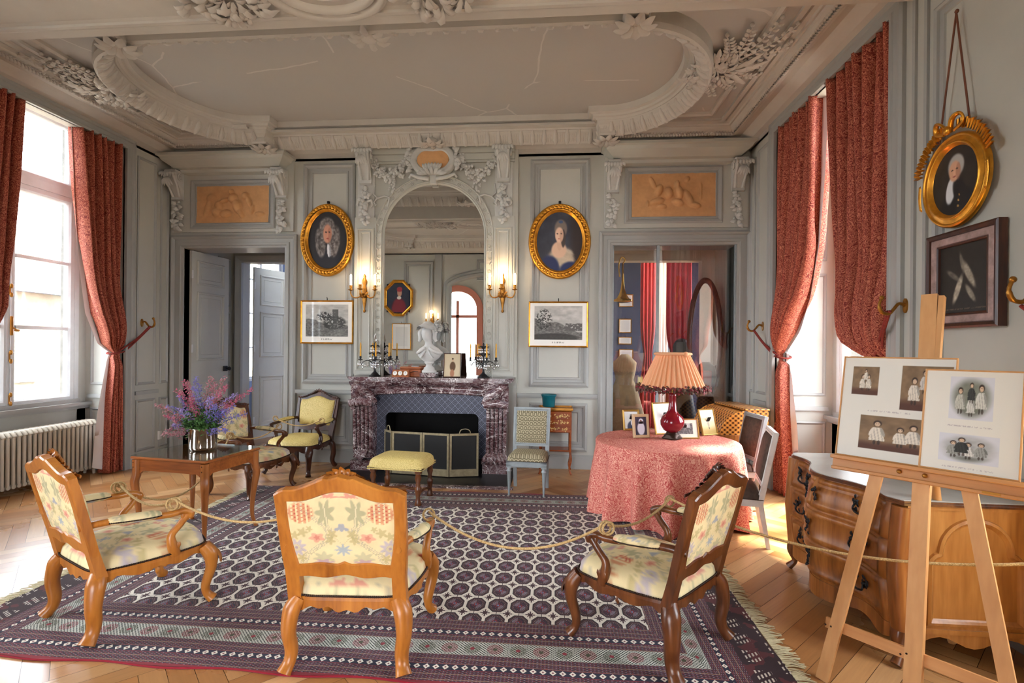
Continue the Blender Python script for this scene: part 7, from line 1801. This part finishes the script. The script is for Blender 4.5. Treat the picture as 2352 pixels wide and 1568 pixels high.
def p_board(photos, cap):
    def f(u, v):
        c = base_of(u, (222, 220, 212))
        for (cx, cy, hx_, hy_, tone, figs) in photos:
            i_ = (np.abs(u-cx) < hx_)*(np.abs(v-cy) < hy_)
            uu, vv = (u-cx)/hx_, (v-cy)/hy_; n_ = fbm(uu*3+cx*7, vv*3, 3, 4)
            bg = np.array(tone[0], float)[None, :]*(.85+.3*n_)[:, None]; low = sst(-.4, -.8, vv); bg = bg*(1-low[:, None])+np.array(tone[1], float)*low[:, None]
            if tone[2]: vg = sst(.6, 1.1, np.hypot(uu, vv)); bg = bg*(1-vg[:, None])+np.array((206, 208, 216), float)*vg[:, None]
            for (fx, fy, s, drs) in figs:
                dk = tuple(q_*.72 for q_ in drs); wd_ = .13*s+.11*s*np.clip((fy+.15*s-vv)/(.5*s), 0, 1); sk = (np.abs(uu-fx) < wd_)*(vv < fy+.30*s)*(vv > fy-.42*s); bg = mixc(bg, sk*1.0, drs); bg = mixc(bg, sk*(np.sin((uu-fx)*60/s+vv*8) > .35)*.6, dk); bg = mixc(bg, el(uu, vv, fx-.17*s, fy+.05*s, .05*s, .24*s, -.25), drs); bg = mixc(bg, el(uu, vv, fx+.17*s, fy+.05*s, .05*s, .24*s, .25), dk)
                bg = mixc(bg, el(uu, vv, fx, fy+.50*s, .125*s, .17*s), (58, 44, 36)); bg = mixc(bg, el(uu, vv, fx, fy+.46*s, .085*s, .12*s), (206, 178, 150)); bg = mixc(bg, el(uu, vv, fx-.03*s, fy+.49*s, .014*s, .012*s)+el(uu, vv, fx+.035*s, fy+.49*s, .014*s, .012*s), (70, 54, 46))
                bg = mixc(bg, (el(uu, vv, fx-.06*s, fy-.52*s, .04*s, .13*s)+el(uu, vv, fx+.07*s, fy-.52*s, .05*s, .12*s))*.7, (50, 40, 34))
            c = np.where(i_[:, None] > 0, bg, c)
        for (cx, cy, hw) in cap: tx = (np.abs(u-cx) < hw)*(np.abs(v-cy) < .014)*(fbm(u*70, v*60, 2, 6) > .5); c = mixc(c, tx*.5, (150, 140, 150))
        return c
    return f
W1 = (222, 214, 200); SEP = ((128, 104, 78), (84, 52, 40), False); GRY = ((120, 124, 112), (96, 100, 86), True)
B1 = p_board([(-.55, .52, .25, .28, SEP, [(-.2, -.15, .9, W1), (.25, -.15, .9, W1), (.02, .35, .7, W1)]), (.52, .42, .42, .42, SEP, [(-.45, -.15, .95, W1), (.38, -.2, 1.05, W1), (-.05, .28, .8, (206, 200, 190))]), (-.02, -.48, .55, .32, SEP, [(-.42, .0, 1.1, W1), (.32, -.15, .9, W1), (.72, -.02, 1.0, W1)])], [(-.1, -.06, .4)])
B2 = p_board([(0, .45, .44, .42, GRY, [(-.5, -.15, .95, (190, 190, 180)), (.45, -.05, 1.05, (204, 204, 196)), (0, -.35, .8, (206, 206, 200)), (0, .22, .75, (60, 62, 60))]), (0, -.53, .60, .27, ((168, 170, 172), (90, 94, 84), True), [(-.5, -.1, .9, (150, 152, 146)), (0, -.15, .9, (214, 214, 210)), (.42, -.1, .9, (150, 152, 148)), (-.22, .1, 1.0, (52, 54, 52))])], [(.0, -.10, .44), (0, -.90, .5)])
def board(label, x0, x1, z0, H, d, fn, rot=0):
    W = x1-x0; t = thing('mounted_photo_board', label, 'photo display', (0, 0, 0))
    t.parent = None; t.matrix_world = es.matrix_world
    t.location = es.location; t.rotation_euler = es.rotation_euler
    mb = EF(); mb.rect(x0, x1, z0, z0+H, [(0, d), (0, d+.016), (.005, d+.018), (.007, d+.012)]); mb.box(x0, x1, z0, z0+H, d, d+.010); mb.build('frame', MT['beech'], t)
    NX, NY_ = 150, 150; pm = EF(); pm.grid(lambda a, b: (x0+.006+(W-.012)*a, z0+.006+(H-.012)*b, d+.012), NX, NY_); o = pm.build('mount', MT['photo'], t)
    T_ = EF().T.inverted()
    def fn2(x, y, z):
        co = np.stack([x, y, z, np.ones_like(x)], 1) @ np.array(T_).T; return fn((co[:, 0]-(x0+x1)/2)/(W/2), (co[:, 1]-(z0+H/2))/(H/2))
    paint(o, fn2); return t
board('wide cream board with three sepia photographs, left and behind on the easel', -.345, .135, 1.122, .535, .014, B1)
board('cream board with two grey photographs of children, right and in front on the easel', .02, .368, 1.122, .475, .036, B2)

# ------------------------------------------------------------------ barrier ropes between the chairs
def armpt(ch, s, f=0.0): return ch.matrix_basis @ Vector((s*.345, .06+f, .70))
for c in (chL, chC, chR, chB, chY): c.matrix_basis = Matrix.Translation(c.location) @ Matrix.Rotation(c.rotation_euler.z, 4, 'Z')
def rope(label, a, b, sag, n=26, loops=True):
    a, b = Vector(a), Vector(b); t0 = a
    pts = [a.lerp(b, t)+Vector((0, 0, -sag*4*t*(1-t))) for t in np.linspace(0, 1, n)]
    mb = MB(); mb.tube([tuple(p-t0) for p in pts], .0075, 7)
    for c in ((a, b) if loops else (a,)):
        mb.tube([tuple(c-t0+Vector((.03*cos(q), .03*cos(q)*.3, -.018+.034*sin(q)))) for q in np.linspace(0, 2*PI, 16, endpoint=False)], .0065, 6, closed=True)
    o = mb.build('barrier_rope', MT['rope']); o.location = t0; tag(o, label, 'rope'); return o
rope('rope slung between the two arms of the left armchair', armpt(chL, -1), armpt(chL, 1), .07)
rope('rope from the left armchair to the centre armchair', armpt(chL, 1, .02), armpt(chC, -1), .10)
rope('rope sagging from the centre armchair to the right walnut armchair', armpt(chC, 1), armpt(chR, -1), .17)
rope('rope slung between the two arms of the right walnut armchair', armpt(chR, -1, -.02), armpt(chR, 1), .06)
rope('rope passing from the right armchair behind the easel and in front of the commode', armpt(chR, 1), (2.50, 2.28, .86), .20)
rope('rope from the left armchair under the side table to the floral armchair behind', armpt(chL, -1, -.02), armpt(chB, 1), .33)
rope('rope slung across the arms of the floral armchair behind the side table', armpt(chB, -1), armpt(chB, 1, -.02), .10)
rope('rope slung across the arms of the yellow damask armchair', armpt(chY, 1), armpt(chY, -1), .10)

# ------------------------------------------------------------------ things behind the display glass
t = thing('oval_mirror', 'tall dark carved oval mirror frame behind the display glass', 'mirror', (2.44, 8.0-.05, 1.78), math.radians(-62))
mb = FX(MB()); mb.ring(ellipse(0, 0, .36, .94, 56), [(0, 0), (0, .03), (.03, .05), (.06, .04), (.085, .01)], smooth=True); mb.build('frame', MT['darkwood'], t)
mb = FX(MB()); mb.prism(ellipse(0, 0, .29, .87, 56), .0, .008); mb.build('mirror_glass', MT['mirror'], t)
t.location = (2.28, 7.96, 1.80)
def drape(name, label, cat, mat, x0, x1, y, z0, z1, nf=5, amp=.04, loc=None, axis='x', pinch=None):
    mb = MB()
    def f(a, b):
        z = z1+(z0-z1)*b; k = 1 if pinch is None else 1-.45*math.exp(-((z-pinch)/.35)**2); c = (x0+x1)/2; x = c+(x0-c+(x1-x0)*a)*k
        return (x, y+amp*sin(2*PI*nf*a), z) if axis == 'x' else (y+amp*sin(2*PI*nf*a), x, z)
    mb.grid(f, nf*10, 30); o = mb.build(name, mat); tag(o, label, cat); o.modifiers.new('t', 'SOLIDIFY').thickness = .005; return o
drape('red_curtain', 'plain red curtain at the left of the room behind the display glass', 'curtain', MT['redcur'], 1.75, 2.05, 10.6, .05, 3.5, 4, pinch=1.5)
drape('red_curtain', 'plain red curtain straight behind the lamp, beyond the display glass', 'curtain', MT['redcur'], 2.05, 2.50, 9.6, .05, 3.5, 5, pinch=1.4)
drape('red_curtain', 'narrow red curtain at the right of the room behind the display glass', 'curtain', MT['redcur'], 2.62, 2.80, 9.3, .05, 3.5, 3)
drape('white_drape', 'white lining hanging between the red curtains behind the display glass', 'curtain', MT['liner'], 2.10, 2.34, 10.8, .05, 3.5, 4)
# dress on a stand, black figure, brass horn
t = thing('dress_form', 'cream embroidered gown on a stand behind the display glass', 'dress', (1.22, 8.95, 0))
mb = MB().lathe([(.42, .02), (.36, .4), (.22, .95), (.15, 1.12), (.19, 1.3), (.20, 1.42), (.10, 1.52), (.06, 1.56)], 40, sq=lambda a, z: 1+.06*cos(14*a)*max(0, 1-z)); mb.build('gown', MT['gown'] if 'gown' in MT else plain('cream_gown', srgb(206, 184, 144), .8, var=.15, scale=8), t)
t = thing('mannequin', 'dark mannequin figure with a black bonnet behind the lamp shade', 'mannequin', (2.15, 8.85, 0))
mb = MB().lathe([(.32, 0), (.25, .5), (.16, 1.0), (.2, 1.25), (.17, 1.4), (.06, 1.47), (.05, 1.5)], 24); mb.build('body', MT['black'], t); mb = MB(); mb.ell((0, 0, 1.66), (.15, .15, .18), 14, 9); mb.build('bonnet', MT['black'], t)
t = thing('brass_horn', 'polished brass instrument hanging at the left inside the display', 'instrument', (1.04, 7.92, 2.45))
MT['polbrass'] = plain('polished_brass', srgb(214, 164, 60), .12, 1.0)
mb = MB(); mb.lathe([(.008, .52), (.012, .34), (.02, .2), (.035, .1), (.06, .03), (.10, -.03), (.15, -.06), (.14, -.075), (.09, -.09), (.02, -.10)], 24); mb.build('bell', MT['polbrass'], t); mb = MB(); mb.tube(smooth_pts([(0, 0, .5), (.03, 0, .56), (-.02, 0, .6), (-.06, 0, .5), (-.05, 0, .3)], 5), .01, 7); mb.build('tube', MT['polbrass'], t)
t = thing('uniform_jacket', 'red and dark jacket on a stand right behind the display glass', 'clothing', (2.22, 7.70, .55))
mb = MB().lathe([(.10, 0), (.13, .3), (.10, .45), (.15, .7), (.13, .85), (.05, .92)], 18); mb.build('jacket', MT['darkwood'], t); mb = MB(); mb.box(-.10, .04, -.155, -.13, .55, .80, .02); mb.build('red_front', plain('red_felt', srgb(170, 34, 28), .8), t)
for k, (px, py, w_, h_, lb) in enumerate(((1438, 690, .34, .30, 'topmost small framed document in the dark room behind the glass'), (1436, 748, .30, .34, 'second framed document from the top in the dark room behind the glass'), (1436, 782, .32, .18, 'third framed document from the top in the dark room behind the glass'), (1438, 812, .34, .22, 'lowest framed document in the dark room behind the glass'))):
    x, z = at_y(px, py, 12.36); o = framed_print(lb, (x, 12.38, z), w_, h_, p_plain)
t = thing('pendant_lamp', 'glowing bulb hanging in the room behind the display glass', 'lamp', (*[(x_, 9.9, z_) for x_, z_ in [at_y(1568, 606, 9.9)]][0],))
mb = MB().tube([(0, 0, .0), (0, 0, .85)], .005, 6); mb.build('cord', MT['black'], t); mb = MB(); mb.ell((0, 0, -.02), (.05, .05, .06), 12, 8); mb.build('bulb', MT['bulb'], t)
d = bpy.data.lights.new('pendant_light', 'POINT'); d.energy = 70; d.color = (1, .75, .48); d.shadow_soft_size = .06; l = bpy.data.objects.new('pendant_light', d); SC.collection.objects.link(l); l.parent = t; l.location = (0, -.1, -.12)

# small fittings
for (px, py, X) in ((-3.22, 3.70, 0), (.065, 3.655, 0)):
    o = MB().cbox(px, YB-.02, py, .035, .03, .035, .004).build('picture_bracket', MT['black']); tag(o, 'small dark bracket above the large oval portrait of the %s' % ('man' if px < -1 else 'woman'), 'bracket')
o = MB().box(-.05, .05, -.004, .004, 0, .14).build('paper_card', plain('pale_blue_card', srgb(200, 220, 238), .6)); o.location = (mp(952, 815, 6.93), 6.93, MZ+.145); o.location.z = MZ+.0; o.rotation_euler = (math.radians(-10), 0, 0); tag(o, 'pale blue-edged card leaning against the mirror behind the wooden box', 'card')
o = MB().box(XL+.001, XL+.02, 6.86, 6.92, .30, .42, .004).build('socket_plate', MT['white']); tag(o, 'small white socket plate low on the left wall by the doorway', 'socket')
